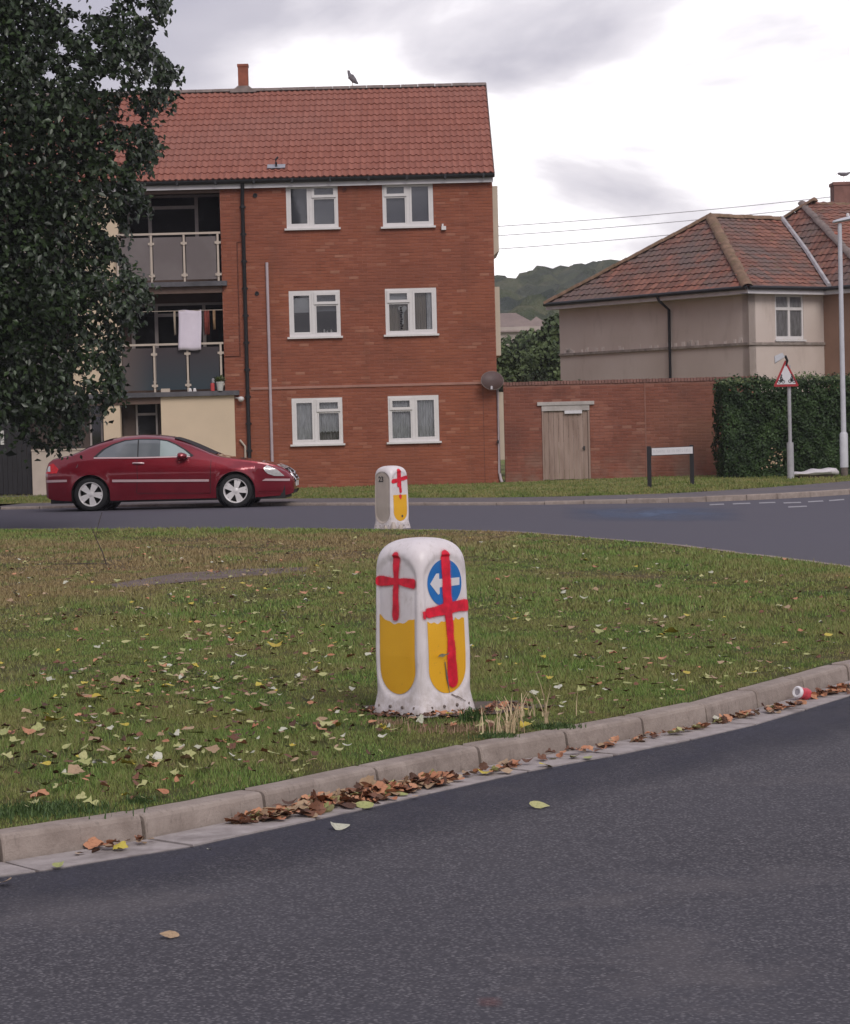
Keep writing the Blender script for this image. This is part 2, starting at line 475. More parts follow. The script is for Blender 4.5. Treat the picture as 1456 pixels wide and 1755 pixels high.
# bollard
b = NB('bollard_white')
c = b.mix(b.rng(b.noise(5, 5, 0.6), 0.3, 0.7), (0.62, 0.56, 0.56), (0.73, 0.68, 0.685))
c = b.mix(b.rng(b.noise(16, 5, 0.7, stretch=(1, 1, 0.4)), 0.58, 0.72, 0, 0.6), c, (0.40, 0.34, 0.31))
sx = b.n.new('ShaderNodeSeparateXYZ'); b.l.new(b.P, sx.inputs[0])
c = b.mix(b.rng(b.noise(30, 5, 0.7, stretch=(1, 1, 0.12), off=(4, 4, 0)), 0.56, 0.72, 0, 0.45), c, (0.44, 0.38, 0.345))
c = b.mix(b.math('MULTIPLY', b.rng(sx.outputs[2], 0.32, 0.1, 0, 1), b.rng(b.noise(24, 4, 0.7), 0.40, 0.65, 0.1, 0.8)), c, (0.33, 0.27, 0.22))
b.bump(b.noise(18, 3), 0.15, 0.006)
b.out(c, 0.38, 0.5)
b = NB('bollard_beige')
c = b.mix(b.rng(b.noise(5, 5, 0.6), 0.3, 0.7), (0.40, 0.34, 0.295), (0.47, 0.40, 0.35))
b.out(c, 0.5, 0.4)
b = NB('reflective_yellow')
c = b.mix(b.rng(b.noise(4, 4), 0.3, 0.7), (0.70, 0.35, 0.010), (0.78, 0.42, 0.020))
c = b.mix(b.rng(b.noise(40, 5, 0.7), 0.63, 0.7, 0, 0.6), c, (0.42, 0.22, 0.03))
b.out(c, 0.5, 0.4)
plain('sign_blue', (0.008, 0.135, 0.42), 0.35, 0.12, 9)
plain('print_black', (0.03, 0.03, 0.032), 0.6, 0.2, 20)
plain('base_dark', (0.14, 0.11, 0.095), 0.8, 0.3, 20)


def spray_mat(name, col, strength):
    b = NB(name)
    at_ = b.n.new('ShaderNodeAttribute'); at_.attribute_name = 'edge'
    n1 = b.noise(60, 4, 0.7)
    n2 = b.noise(420, 2, 0.5)
    d = b.math('ADD', at_.outputs['Fac'], b.math('MULTIPLY', b.math('SUBTRACT', n1, 0.5), 0.007))
    core = b.rng(d, -0.003, 0.0022, 1, 0, True)
    fog = b.math('MULTIPLY', b.rng(d, -0.002, 0.013, 0.45, 0, True), b.rng(n2, 0.42, 0.6))
    a = b.math('MAXIMUM', b.math('MULTIPLY', core, b.rng(n1, 0.25, 0.5, strength, 1)), fog)
    c = b.mix(b.rng(b.noise(22, 4), 0.35, 0.7), col, tuple(x * 0.6 for x in col))
    m = b.out(c, 0.45, 0.4)
    b.l.new(a, b.b.inputs['Alpha'])
    return m


spray_mat('spray_red', (0.78, 0.012, 0.040), 0.93)
spray_mat('spray_thin', (0.78, 0.010, 0.035), 0.95)

b = NB('car_paint')
c = b.mix(b.rng(b.noise(3, 3), 0.3, 0.7), (0.19, 0.005, 0.015), (0.23, 0.007, 0.019))
b.out(c, 0.30, 0.5, 0.45, 1.0)
plain('tyre_rubber', (0.012, 0.012, 0.013), 0.85, 0.2, 20)
plain('alloy', (0.72, 0.69, 0.68), 0.35, 0.08, 9, metal=0.2)
plain('car_black', (0.008, 0.008, 0.009), 0.6, 0.2, 10)
plain('trim_silver', (0.60, 0.42, 0.43), 0.35, 0.05, 9, metal=0.2)
plain('lamp_clear', (0.62, 0.60, 0.58), 0.12, 0.15, 20, metal=0.3)
plain('lamp_red', (0.55, 0.01, 0.015), 0.15, 0.2, 20)
plain('chrome', (0.7, 0.7, 0.7), 0.15, 0.05, 9, metal=0.9)
plain('plate_white', (0.62, 0.62, 0.58), 0.4, 0.05, 9)


def glass_mat(name, tint, tr, rough=0.03):
    b = NB(name)
    lw = b.n.new('ShaderNodeFresnel'); lw.inputs['IOR'].default_value = 1.5
    gl = b.n.new('ShaderNodeBsdfGlossy'); gl.inputs['Roughness'].default_value = rough
    gl.inputs['Color'].default_value = (0.9, 0.9, 0.95, 1)
    tp = b.n.new('ShaderNodeBsdfTransparent'); tp.inputs['Color'].default_value = (*tint, 1)
    ms = b.n.new('ShaderNodeMixShader')
    f = b.math('ADD', lw.outputs[0], tr, clamp=True)
    nb_ = b.n.new('ShaderNodeBump'); nb_.inputs['Strength'].default_value = 0.03
    b.l.new(b.noise(2.0, 2), nb_.inputs['Height']); b.l.new(nb_.outputs[0], gl.inputs['Normal'])
    b.l.new(f, ms.inputs[0]); b.l.new(tp.outputs[0], ms.inputs[1]); b.l.new(gl.outputs[0], ms.inputs[2])
    b.l.new(ms.outputs[0], b.n['Material Output'].inputs['Surface'])
    MATS[name] = b.m


glass_mat('window_glass', (0.90, 0.92, 0.93), 0.02)
glass_mat('car_glass', (0.5, 0.58, 0.6), 0.05)
b = NB('obscured_glass')
c = b.mix(b.rng(b.noise(1.2, 4, off=(2, 2, 2)), 0.4, 0.65), (0.155, 0.132, 0.130), (0.19, 0.165, 0.162))
c = b.mix(b.rng(b.noise(40, 4, 0.7), 0.62, 0.72, 0, 0.5), c, (0.26, 0.22, 0.21))
b.out(c, 0.22, 0.5)
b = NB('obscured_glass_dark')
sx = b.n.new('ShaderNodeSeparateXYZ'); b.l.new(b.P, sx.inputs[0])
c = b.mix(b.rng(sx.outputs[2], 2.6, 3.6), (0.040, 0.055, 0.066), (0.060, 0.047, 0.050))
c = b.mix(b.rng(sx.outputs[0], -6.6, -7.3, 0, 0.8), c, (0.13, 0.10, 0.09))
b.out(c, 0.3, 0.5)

# wooded hill
b = NB('hill_wood')
v = b.noise(0.06, 6, 0.65)
c = b.ramp(v, [(0.38, (0.026, 0.038, 0.020)), (0.5, (0.066, 0.080, 0.040)), (0.62, (0.115, 0.115, 0.064))])
c = b.mix(b.rng(b.noise(0.012, 4, off=(5, 5, 5)), 0.5, 0.62, 0, 0.7), c, (0.045, 0.056, 0.058))
b.bump(b.noise(0.35, 4, 0.7), 0.9, 1.5)
b.out(c, 0.95, 0.05)
plain('far_roof', (0.22, 0.17, 0.15), 0.9, 0.2, 1.0)
plain('far_wall', (0.42, 0.36, 0.32), 0.9, 0.1, 1.0)


# ------------------------------------------------------------------ mesh helpers
class MB:
    def __init__(s):
        s.v = []; s.f = []; s.sm = False

    def add(s, vs, fs):
        o = len(s.v)
        s.v += [tuple(v) for v in vs]
        s.f += [tuple(i + o for i in f) for f in fs]
        return s

    def box(s, a, c, T=None):
        x0, y0, z0 = a; x1, y1, z1 = c
        vs = [(x0, y0, z0), (x1, y0, z0), (x1, y1, z0), (x0, y1, z0), (x0, y0, z1), (x1, y0, z1), (x1, y1, z1), (x0, y1, z1)]
        if T:
            vs = [T @ Vector(v) for v in vs]
        return s.add(vs, [(0, 3, 2, 1), (4, 5, 6, 7), (0, 1, 5, 4), (1, 2, 6, 5), (2, 3, 7, 6), (3, 0, 4, 7)])

    def tube(s, pts, r, n=8, r2=None, cap=True):
        pts = [Vector(p) for p in pts]
        k = len(pts); rows = []
        for i, p in enumerate(pts):
            d = (pts[min(i + 1, k - 1)] - pts[max(i - 1, 0)]).normalized()
            a = d.cross(Vector((0, 0, 1)))
            if a.length < 1e-3:
                a = d.cross(Vector((0, 1, 0)))
            a.normalize(); c = d.cross(a)
            rr = r if r2 is None else r + (r2 - r) * i / max(1, k - 1)
            if isinstance(r, (list, tuple)):
                rr = r[i]
            rows.append([p + (a * math.cos(2 * math.pi * j / n) + c * math.sin(2 * math.pi * j / n)) * rr for j in range(n)])
        vs = [v for row in rows for v in row]
        fs = [(i * n + j, i * n + (j + 1) % n, (i + 1) * n + (j + 1) % n, (i + 1) * n + j) for i in range(k - 1) for j in range(n)]
        if cap:
            fs += [tuple(range(n))[::-1], tuple((k - 1) * n + j for j in range(n))]
        return s.add(vs, fs)

    def lathe(s, prof, n=24, T=None):
        """prof: list of (r, h); axis local z"""
        T = T or Matrix()
        vs = [T @ Vector((r * math.cos(2 * math.pi * j / n), r * math.sin(2 * math.pi * j / n), h)) for r, h in prof for j in range(n)]
        fs = [(i * n + j, i * n + (j + 1) % n, (i + 1) * n + (j + 1) % n, (i + 1) * n + j) for i in range(len(prof) - 1) for j in range(n)]
        return s.add(vs, fs)

    def prism(s, poly, off):
        """poly: list of Vector (planar); off: Vector thickness"""
        n = len(poly); off = Vector(off)
        vs = [Vector(p) for p in poly] + [Vector(p) + off for p in poly]
        fs = [tuple(range(n)), tuple(range(n, 2 * n))[::-1]] + [(i, i + n, (i + 1) % n + n, (i + 1) % n) for i in range(n)]
        return s.add(vs, fs)

    def mesh(s, name, m=None, smooth=None):
        me = bpy.data.meshes.new(name)
        me.from_pydata(s.v, [], s.f)
        if m:
            me.materials.append(M(m) if isinstance(m, str) else m)
        if smooth:
            me.shade_smooth()
            try:
                me.set_sharp_from_angle(angle=rad(smooth))
            except Exception:
                pass
        me.update()
        return me

    def build(s, name, m, parent=None, smooth=None, **tags):
        return link(name, s.mesh(name, m, smooth), parent, **tags)


def tag(o, label=None, cat=None, group=None, kind=None):
    if label: o['label'] = label
    if cat: o['category'] = cat
    if group: o['group'] = group
    if kind: o['kind'] = kind
    return o


def link(name, me, parent=None, mw=None, **tags):
    o = bpy.data.objects.new(name, me)
    COL.objects.link(o)
    if parent:
        o.parent = parent
        if mw is None:
            o.matrix_parent_inverse = inv_world(parent)
    if mw is not None:
        o.matrix_basis = mw
    tag(o, **tags)
    return o


def inv_world(p):
    m = Matrix()
    q = p
    while q:
        m = (q.matrix_parent_inverse if q.parent else Matrix()) @ q.matrix_basis @ m
        q = q.parent
    return m.inverted()


def thing(name, loc, label, cat, group=None, rz=0.0):
    o = bpy.data.objects.new(name, None)
    COL.objects.link(o)
    o.empty_display_size = 0.2
    o.matrix_basis = Matrix.Translation(Vector(loc)) @ Matrix.Rotation(rz, 4, 'Z')
    tag(o, label, cat, group)
    return o


def place(name, me, parent, mw):
    """an object at world matrix mw below parent (whose own transform may be anything)"""
    o = bpy.data.objects.new(name, me)
    COL.objects.link(o)
    o.parent = parent
    o.matrix_basis = inv_world(parent) @ mw
    return o


def np_mesh(name, verts, nper, m, smooth=False, faces=None):
    """verts (K*nper,3): K faces of nper own vertices"""
    me = bpy.data.meshes.new(name)
    nv = len(verts); k = nv // nper
    me.vertices.add(nv); me.vertices.foreach_set('co', verts.astype(np.float32).ravel())
    me.loops.add(nv); me.loops.foreach_set('vertex_index', np.arange(nv, dtype=np.int32))
    me.polygons.add(k)
    me.polygons.foreach_set('loop_start', np.arange(0, nv, nper, dtype=np.int32))
    me.polygons.foreach_set('loop_total', np.full(k, nper, dtype=np.int32))
    me.materials.append(M(m)); me.update(calc_edges=True)
    return me


def in_poly(x, y, poly):
    c = False; j = len(poly) - 1
    for i in range(len(poly)):
        xi, yi = poly[i][0], poly[i][1]; xj, yj = poly[j][0], poly[j][1]
        if (yi > y) != (yj > y) and x < (xj - xi) * (y - yi) / (yj - yi) + xi:
            c = not c
        j = i
    return c


def in_poly_np(x, y, poly):
    c = np.zeros(len(x), bool); j = len(poly) - 1
    for i in range(len(poly)):
        xi, yi = poly[i][0], poly[i][1]; xj, yj = poly[j][0], poly[j][1]
        if yi != yj:
            t = ((yi > y) != (yj > y)) & (x < (xj - xi) * (y - yi) / (yj - yi) + xi)
            c ^= t
        j = i
    return c


def catmull(pts, step, closed=False):
    out = []
    n = len(pts)
    rng_ = range(n if closed else n - 1)
    for i in rng_:
        if closed:
            a, b_, c, d = pts[(i - 1) % n], pts[i], pts[(i + 1) % n], pts[(i + 2) % n]
        else:
            a, b_, c, d = pts[max(i - 1, 0)], pts[i], pts[i + 1], pts[min(i + 2, n - 1)]
        L = (c - b_).length
        k = max(1, round(L / step))
        for t in range(k):
            u = t / k
            out.append(0.5 * ((2 * b_) + (c - a) * u + (2 * a - 5 * b_ + 4 * c - d) * u * u + (3 * b_ - a - 3 * c + d) * u ** 3))
    if not closed:
        out.append(pts[-1].copy())
    return out


# ================================================================== GROUND
V2 = lambda x, y: Vector((x, y, 0))
near = [gnd(*p) for p in [(3, 1480), (250, 1441), (457, 1398), (651, 1355), (825, 1317), (975, 1290), (1105, 1264), (1214, 1240), (1300, 1215), (1380, 1191), (1456, 1168)]]
near = [V2(p.x, p.y) for p in near]
loop_ctrl = [V2(-19, 24), V2(-18.6, 16), V2(-15.5, 10.6), V2(-10.5, 7.9), V2(-6.0, 7.35), V2(-3.2, 7.9)] + near + \
            [V2(3.05, 14.95), V2(3.9, 16.5), V2(4.45, 18.6), V2(4.5, 21.0), V2(4.08, 23.3), V2(3.5, 25.7), V2(2.86, 28.3), V2(1.98, 30.6), V2(0.94, 32.9),
             V2(-1.06, 34.7), V2(-3.7, 36.3), V2(-6.6, 37.9), V2(-10, 38.9), V2(-14, 37.6), V2(-17.4, 33)]
ring = catmull(loop_ctrl, 0.72, True)


def offset(ring, d):
    n = len(ring); out = []
    for i in range(n):
        t = (ring[(i + 1) % n] - ring[i - 1]).normalized()
        out.append(ring[i] + Vector((-t.y, t.x, 0)) * d)
    return out


KH = 0.1
inner = offset(ring, 0.125)

# road sheet
road = MB()
road.add([(-400, -60, 0), (400, -60, 0), (400, 120, 0), (-400, 120, 0)], [(0, 1, 2, 3)])
road.build('road', 'asphalt', kind='structure')
# land under everything, out to the horizon
MB().add([(-3000, -3000, -0.3), (3000, -3000, -0.3), (3000, 3800, -0.3), (-3000, 3800, -0.3)], [(0, 1, 2, 3)]).build('ground', 'verge_turf', kind='structure')

# island turf
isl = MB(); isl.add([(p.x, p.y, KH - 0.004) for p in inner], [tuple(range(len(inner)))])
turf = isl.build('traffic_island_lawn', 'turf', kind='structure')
# kerb
kerb_root = MB()
kin = offset(ring, 0.03); kout = offset(ring, 0.122); nn = len(ring)
kerb_root.add([(p.x, p.y, 0.0) for p in kin] + [(p.x, p.y, 0.07) for p in kin] + [(p.x, p.y, 0.07) for p in kout],
              [(i, (i + 1) % nn, nn + (i + 1) % nn, nn + i) for i in range(nn)] + [(nn + i, nn + (i + 1) % nn, 2 * nn + (i + 1) % nn, 2 * nn + i) for i in range(nn)])
kerb = kerb_root.build('kerb', 'soil', kind='structure')


def kerb_stone_mesh(L, w, h):
    # profile in (y outward->inward, z); front batter + bullnose
    pr = [(0.0, -0.02), (0.004, h * 0.35), (0.010, h - 0.020), (0.016, h - 0.008), (0.028, h - 0.001), (0.045, h), (w, h), (w, -0.02)]
    mb = MB(); k = len(pr)
    xs = [-L / 2, -L / 2 + 0.006, -L / 2 + L * 0.3, 0, L * 0.2, L / 2 - 0.006, L / 2]
    for i, x in enumerate(xs):
        s_ = 0.006 if i in (0, len(xs) - 1) else 0.0
        jj = 0 if i in (0, 1, 5, 6) else rnd.uniform(-0.0015, 0.0015)
        mb.v += [(x, y + (s_ if y < 0.05 else -s_) + jj, z - (s_ if z > h * 0.5 else 0) + jj) for y, z in pr]
    for i in range(len(xs) - 1):
        for j in range(k - 1):
            mb.f.append((i * k + j, (i + 1) * k + j, (i + 1) * k + j + 1, i * k + j + 1))
    mb.f.append(tuple(range(k))); mb.f.append(tuple((len(xs) - 1) * k + j for j in range(k))[::-1])
    return mb.mesh('kerb_stone', 'concrete')


for i in range(nn):
    a, c = ring[i], ring[(i + 1) % nn]
    d = (c - a); L = d.length
    me = kerb_stone_mesh(L - 0.020, 0.125, KH)
    ang = math.atan2(d.y, d.x)
    mw = Matrix.Translation((a + c) / 2 + Vector((0, 0, rnd.uniform(-0.004, 0.003)))) @ Matrix.Rotation(ang + rnd.uniform(-0.004, 0.004), 4, 'Z') @ Matrix.Rotation(rnd.uniform(-0.004, 0.004), 4, 'Y')
    place('kerb_stone', me, kerb, mw)

# channel blocks along the near kerb
ch_in = offset(ring, -0.012); ch_out = offset(ring, -0.262); tar_out = offset(ring, -0.75)
iA, iB = 5 + 6, None
gutter = MB()
ids = [i for i in range(nn) if ring[i].y < 16 and -9 < ring[i].x < 4.3]
for i in ids:
    a, c, d, e_ = ch_in[i], ch_in[(i + 1) % nn], ch_out[(i + 1) % nn], ch_out[i]
    gutter.add([(a.x, a.y, 0.002), (c.x, c.y, 0.002), (d.x, d.y, 0.002), (e_.x, e_.y, 0.002)], [(0, 3, 2, 1)])
gut = gutter.build('gutter', 'soil', kind='structure')
for i in ids:
    a, c, d, e_ = [Vector(q) for q in (ch_in[i], ch_in[(i + 1) % nn], ch_out[(i + 1) % nn], ch_out[i])]
    g = 0.008 / max(0.1, (c - a).length)
    a2, c2 = a.lerp(c, g), c.lerp(a, g); e2, d2 = e_.lerp(d, g), d.lerp(e_, g)
    if rnd.random() < 0.3:
        e2 = e2.lerp(d2, rnd.uniform(0, 0.05))
    mb = MB()
    z1, z0 = 0.009, -0.02
    dz = rnd.uniform(-0.002, 0.002)
    mb.add([(p.x, p.y, z0) for p in (a2, c2, d2, e2)] + [(p.x, p.y, z1 + dz) for p in (a2, c2, d2, e2)],
           [(4, 7, 6, 5), (0, 1, 5, 4), (1, 2, 6, 5), (2, 3, 7, 6), (3, 0, 4, 7)])
    mb.build('channel_block', 'channel_concrete', gut)
# darker tar next to the channel
t1, t2 = offset(ring, -0.262), offset(ring, -0.95)
mb = MB()
for i in ids:
    j = (i + 1) % nn
    tm_ = [t1[i].lerp(t2[i], 0.45), t1[j].lerp(t2[j], 0.45)]
    mb.add([(p.x, p.y, 0.004) for p in (t1[i], t1[j], tm_[1], tm_[0], t2[j], t2[i])], [(0, 3, 2, 1), (3, 5, 4, 2)])
res_ = mb.build('road_edge_strip', 'tar', kind='structure')
at_ = res_.data.attributes.new('fade', 'FLOAT', 'POINT')
at_.data.foreach_set('value', [1.0, 1.0, 0.8, 0.8, 0.0, 0.0] * (len(mb.v) // 6))

# bluish patch on the far road and worn dashes at the junction
def ground_poly(name, pts, z, m, **k):
    g = [gnd(x, y, z) for x, y in pts]
    return MB().add(g, [tuple(range(len(g)))]).build(name, m, **k)


# ---------------------------------------------------------------- far side
def fz(x):
    t = min(1, max(0, (x - 1.0) / 5.0))
    return 0.05 + 0.05 * t * t * (3 - 2 * t)


k2 = [gnd(*p) for p in [(-500, 882), (-200, 877.5), (0, 873.5), (200, 869.5), (400, 867), (600, 866.5), (850, 866), (1000, 864), (1145, 862), (1280, 857.5), (1456, 847.5), (1700, 826), (2000, 790)]]
k2 = [V2(p.x, p.y) for p in k2]
k2 = [V2(-60, 66), V2(-30, 57.5)] + k2[1:-1] + [V2(20, 66), V2(30, 90), V2(34, 140)]
line2 = catmull(k2, 0.92)
m2 = len(line2)
nrm2 = []
for i in range(m2):
    t = (line2[min(i + 1, m2 - 1)] - line2[max(i - 1, 0)]).normalized()
    nrm2.append(Vector((-t.y, t.x, 0)))


def strip2(d0, d1, dz0, dz1, name, m):
    mb = MB()
    A = [line2[i] + nrm2[i] * d0 for i in range(m2)]
    B = [line2[i] + nrm2[i] * d1 for i in range(m2)]
    mb.v = [(p.x, p.y, fz(p.x) + dz0) for p in A] + [(p.x, p.y, fz(p.x) + dz1) for p in B]
    mb.f = [(i, i + 1, m2 + i + 1, m2 + i) for i in range(m2 - 1)]
    return mb.build(name, m, kind='structure')


strip2(0.12, 2.6, 0.0, 0.0, 'pavement', 'pavement_tar')
strip2(0.01, 0.125, -0.02, -0.02, 'kerb_bed', 'soil')
far_kerb = MB().add([(line2[i].x, line2[i].y, -0.02) for i in (0, 1, 2)], [(0, 1, 2)]).build('far_kerb', 'soil', kind='structure')
for i in range(m2 - 1):
    a, c = line2[i], line2[i + 1]
    if abs(a.x) > 13:
        continue
    d = c - a
    h = fz((a.x + c.x) / 2)
    me = kerb_stone_mesh(d.length - 0.012, 0.125, h + 0.006)
    place('kerb_stone', me, far_kerb, Matrix.Translation((a + c) / 2) @ Matrix.Rotation(math.atan2(d.y, d.x), 4, 'Z'))

# verge: big sheet behind the pavement
mb = MB()
xs = [-60 + i * 1.5 for i in range(80)]
EDGE = []
from bisect import bisect


def kerb_y(x):
    for i in range(m2 - 1):
        a, c = line2[i] + nrm2[i] * 2.59, line2[i + 1] + nrm2[i + 1] * 2.59
        if a.x <= x <= c.x:
            return a.y + (c.y - a.y) * (x - a.x) / (c.x - a.x)
    return 60


xs = [x for x in xs if x < 24]
for x in xs:
    y0 = kerb_y(x)
    mb.v += [(x, y0, fz(x) + 0.002), (x, y0 + 4, fz(x) + 0.01), (x, y0 + 14, fz(x) + 0.02), (x, 110, fz(x) + 0.03)]
for i in range(len(xs) - 1):
    for j in range(3):
        mb.f.append((i * 4 + j, (i + 1) * 4 + j, (i + 1) * 4 + j + 1, i * 4 + j + 1))
mb.build('verge', 'verge_turf', kind='structure')

wp = MB(); fd = []
for i in range(9):
    for j in range(5):
        g = gnd(960 + 40 * i, 868 + 6.5 * j + (i % 2) * 0.6, 0.004)
        wp.v.append(tuple(g)); fd.append(max(0, 1 - ((i - 4) / 4) ** 2) * max(0, 1 - ((j - 2) / 2) ** 2))
wp.f = [(i * 5 + j, i * 5 + j + 1, i * 5 + j + 6, i * 5 + j + 5) for i in range(8) for j in range(4)]
wp = wp.build('worn_road_patch', 'bluish_tar', kind='structure')
wp.data.attributes.new('fade', 'FLOAT', 'POINT').data.foreach_set('value', fd)
wp = MB(); fd = []
for i in range(9):
    for j in range(5):
        wp.v.append(tuple(gnd(815 + 6 * i, 1707 + 5 * j, 0.004))); fd.append(max(0, 1 - ((i - 4) / 4) ** 2) * max(0, 1 - ((j - 2) / 2) ** 2))
wp.f = [(i * 5 + j, i * 5 + j + 1, i * 5 + j + 6, i * 5 + j + 5) for i in range(8) for j in range(4)]
wp = wp.build('road_stain', 'reddish_stain', kind='structure')
wp.data.attributes.new('fade', 'FLOAT', 'POINT').data.foreach_set('value', fd)
rm = thing('road_marking', gnd(1350, 864, 0.004), 'worn white dashed give-way lines across the side road mouth', 'road marking')
del rm['category']; rm['kind'] = 'structure'
for (xa, ya, xb, yb) in [(1255, 862.5, 1285, 861.5), (1300, 861, 1328, 860), (1342, 861, 1372, 860), (1384, 859, 1410, 857.5), (1420, 857, 1446, 855), (1350, 868, 1382, 866.5), (1215, 864, 1240, 863)]:
    g = [gnd(xa, ya, 0.005), gnd(xb, yb, 0.005), gnd(xb + 1, yb + 2.0, 0.005), gnd(xa + 1, ya + 2.0, 0.005)]
    MB().add(g, [(0, 1, 2, 3)]).build('dash', 'worn_white_line', rm)

# ---------------------------------------------------------------- grass on the island
innerp = [(p.x, p.y) for p in offset(ring, 0.14)]
BOL = gnd(727, 1213, KH)
slabp = [gnd(x, y, KH) for x, y in [(180, 1003), (300, 983), (420, 975), (530, 972), (525, 980), (400, 990), (300, 999), (200, 1008)]]
slab2d = [(p.x, p.y) for p in slabp]


def grass(zone, dens, h, w, extra_seed):
    r_ = np.random.default_rng(extra_seed)
    y0, y1 = zone
    out = []
    x0, x1 = -0.19 * y1 - 1.0, 0.19 * y1 + 1.0
    n = int((x1 - x0) * (y1 - y0) * dens)
    x = r_.uniform(x0, x1, n); y = r_.uniform(y0, y1, n)
    k = (np.abs(x) < 0.185 * y + 0.6) & in_poly_np(x, y, innerp)
    k &= ~(in_poly_np(x, y, slab2d) & (r_.random(n) < 0.8))
    # bare, trodden ring round the bollard
    db = np.hypot(x - (BOL.x + 0.12), (y - (BOL.y - 0.05)))
    k &= ~((db < 0.42) & (r_.random(n) < 0.85))
    # thin spots
    th = np.sin(x * 2.1 + 1.3 * np.sin(y * 1.7)) * np.sin(y * 1.3 + 0.7 * np.cos(x * 2.3))
    k &= ~((th > 0.62) & (r_.random(n) < 0.6))
    t2_ = np.sin(x * 6.3 + 2.1 * np.sin(y * 4.7)) * np.sin(y * 3.9 + 1.7 * np.cos(x * 5.1))
    k &= ~((t2_ > 0.6) & (r_.random(n) < 0.7))
    x, y = x[k], y[k]; n = len(x)
    hh = h * r_.uniform(0.35, 1.05, n) * (0.85 + 0.35 * np.sin(x * 1.7 + y * 0.9))
    hh[r_.random(n) < 0.01] *= 1.5
    for q_ in ring:
        if y0 < q_.y < y1 + 1 and y0 < 14:
            d_ = np.hypot(x - q_.x, y - q_.y)
            hh = np.where(d_ < 0.55, hh * 0.72, hh)
    a = r_.uniform(0, 2 * np.pi, n); lean = r_.uniform(0.1, 0.95, n) * hh
    la = r_.uniform(0, 2 * np.pi, n)
    ww = w * r_.uniform(0.6, 1.3, n) / 2
    v = np.zeros((n, 3, 3))
    v[:, 0] = np.stack([x - np.cos(a) * ww, y - np.sin(a) * ww, np.full(n, KH - 0.006)], 1)
    v[:, 1] = np.stack([x + np.cos(a) * ww, y + np.sin(a) * ww, np.full(n, KH - 0.006)], 1)
    v[:, 2] = np.stack([x + np.cos(la) * lean, y + np.sin(la) * lean, KH + hh], 1)
    return v.reshape(-1, 3)


gv = np.concatenate([grass((7, 13.5), 8500, 0.029, 0.0048, 1), grass((13.5, 18), 4200, 0.032, 0.0075, 2),
                     grass((18, 26), 1700, 0.036, 0.013, 3), grass((26, 38.5), 650, 0.045, 0.022, 4)])
g_ob = link('grass', np_mesh('grass', gv, 3, 'grass_blade'), kind='stuff')
tag(g_ob, 'short patchy green and straw coloured grass on the traffic island', 'grass')

# grass of the verge by the far wall
def verge_grass():
    r_ = np.random.default_rng(9)
    n = 36000
    x = r_.uniform(-11, 12, n)
    ky = np.interp(x, [p.x + q.x * 2.6 for p, q in zip(line2, nrm2)][:], [p.y + q.y * 2.6 for p, q in zip(line2, nrm2)][:]) if False else np.array([kerb_y(v) for v in np.linspace(-11, 12, 200)])[np.clip(((x + 11) / 23 * 199).astype(int), 0, 199)]
    y = ky + r_.random(n) ** 1.2 * 12
    k = y < 59.9
    x, y = x[k], y[k]; n = len(x)
    hh = r_.uniform(0.02, 0.075, n); a = r_.uniform(0, 6.28, n); w = r_.uniform(0.012, 0.03, n)
    z = np.array([fz(v) for v in x])
    v = np.zeros((n, 3, 3))
    v[:, 0] = np.stack([x - np.cos(a) * w, y - np.sin(a) * w, z], 1)
    v[:, 1] = np.stack([x + np.cos(a) * w, y + np.sin(a) * w, z], 1)
    v[:, 2] = np.stack([x + r_.uniform(-.03, .03, n), y, z + hh], 1)
    return v.reshape(-1, 3)


vg = link('verge_grass', np_mesh('verge_grass', verge_grass(), 3, 'verge_turf'), kind='stuff')
tag(vg, 'rough yellow-green grass on the verge in front of the brick walls', 'grass')
MB().add([Vector((p.x, p.y, KH + 0.002)) for p in slabp], [tuple(range(len(slabp)))]).build('worn_patch', 'bare_slab', kind='structure')
# soil ring around bollard
mb = MB()
sp = []
for i in range(24):
    a = 2 * math.pi * i / 24
    q = 0.42 * rnd.uniform(0.75, 1.15)
    sp.append((BOL.x + 0.14 + math.cos(a) * q * 1.15, BOL.y - 0.06 + math.sin(a) * q * 0.85, KH + 0.003))
sp = [s_ for s_ in sp]
cut = []
for s_ in sp:
    if in_poly(s_[0], s_[1], innerp):
        cut.append(s_)
mb.add(cut, [tuple(range(len(cut)))]).build('bare_soil', 'soil', kind='structure')

# ================================================================== BLOCK OF FLATS
FY = 60.0


def fx(px, py, Y=FY):
    p = at(px, py, Y)
    return p.x, p.z


BX0 = fx(380, 480)[0]          # left end of the brick facade
BX1 = 1.84                     # right corner
BTOP = 7.44
GZ = 0.05
flats = thing('block_of_flats', (-1.5, FY, GZ), 'three storey orange-red brick block of flats with red tiled roof and glazed balconies', 'building')

WIN = [((489, 316), (580, 390), 'L', 0), ((654, 313), (743, 387), 'R', 1), ((494, 499), (584, 576), 'L', 2),
       ((659, 495), (749, 572), 'R', 3), ((499, 683), (588, 760), 'L', 4), ((664, 679), (753, 756), 'R', 5)]
holes = []
for (a, c, s_, k) in WIN:
    p, q = fx(*a), fx(*c)
    xm, zm = (p[0] + q[0]) / 2, (p[1] + q[1]) / 2
    w, h = abs(q[0] - p[0]), abs(q[1] - p[1])
    holes.append((xm - w / 2, zm - h / 2, xm + w / 2, zm + h / 2))


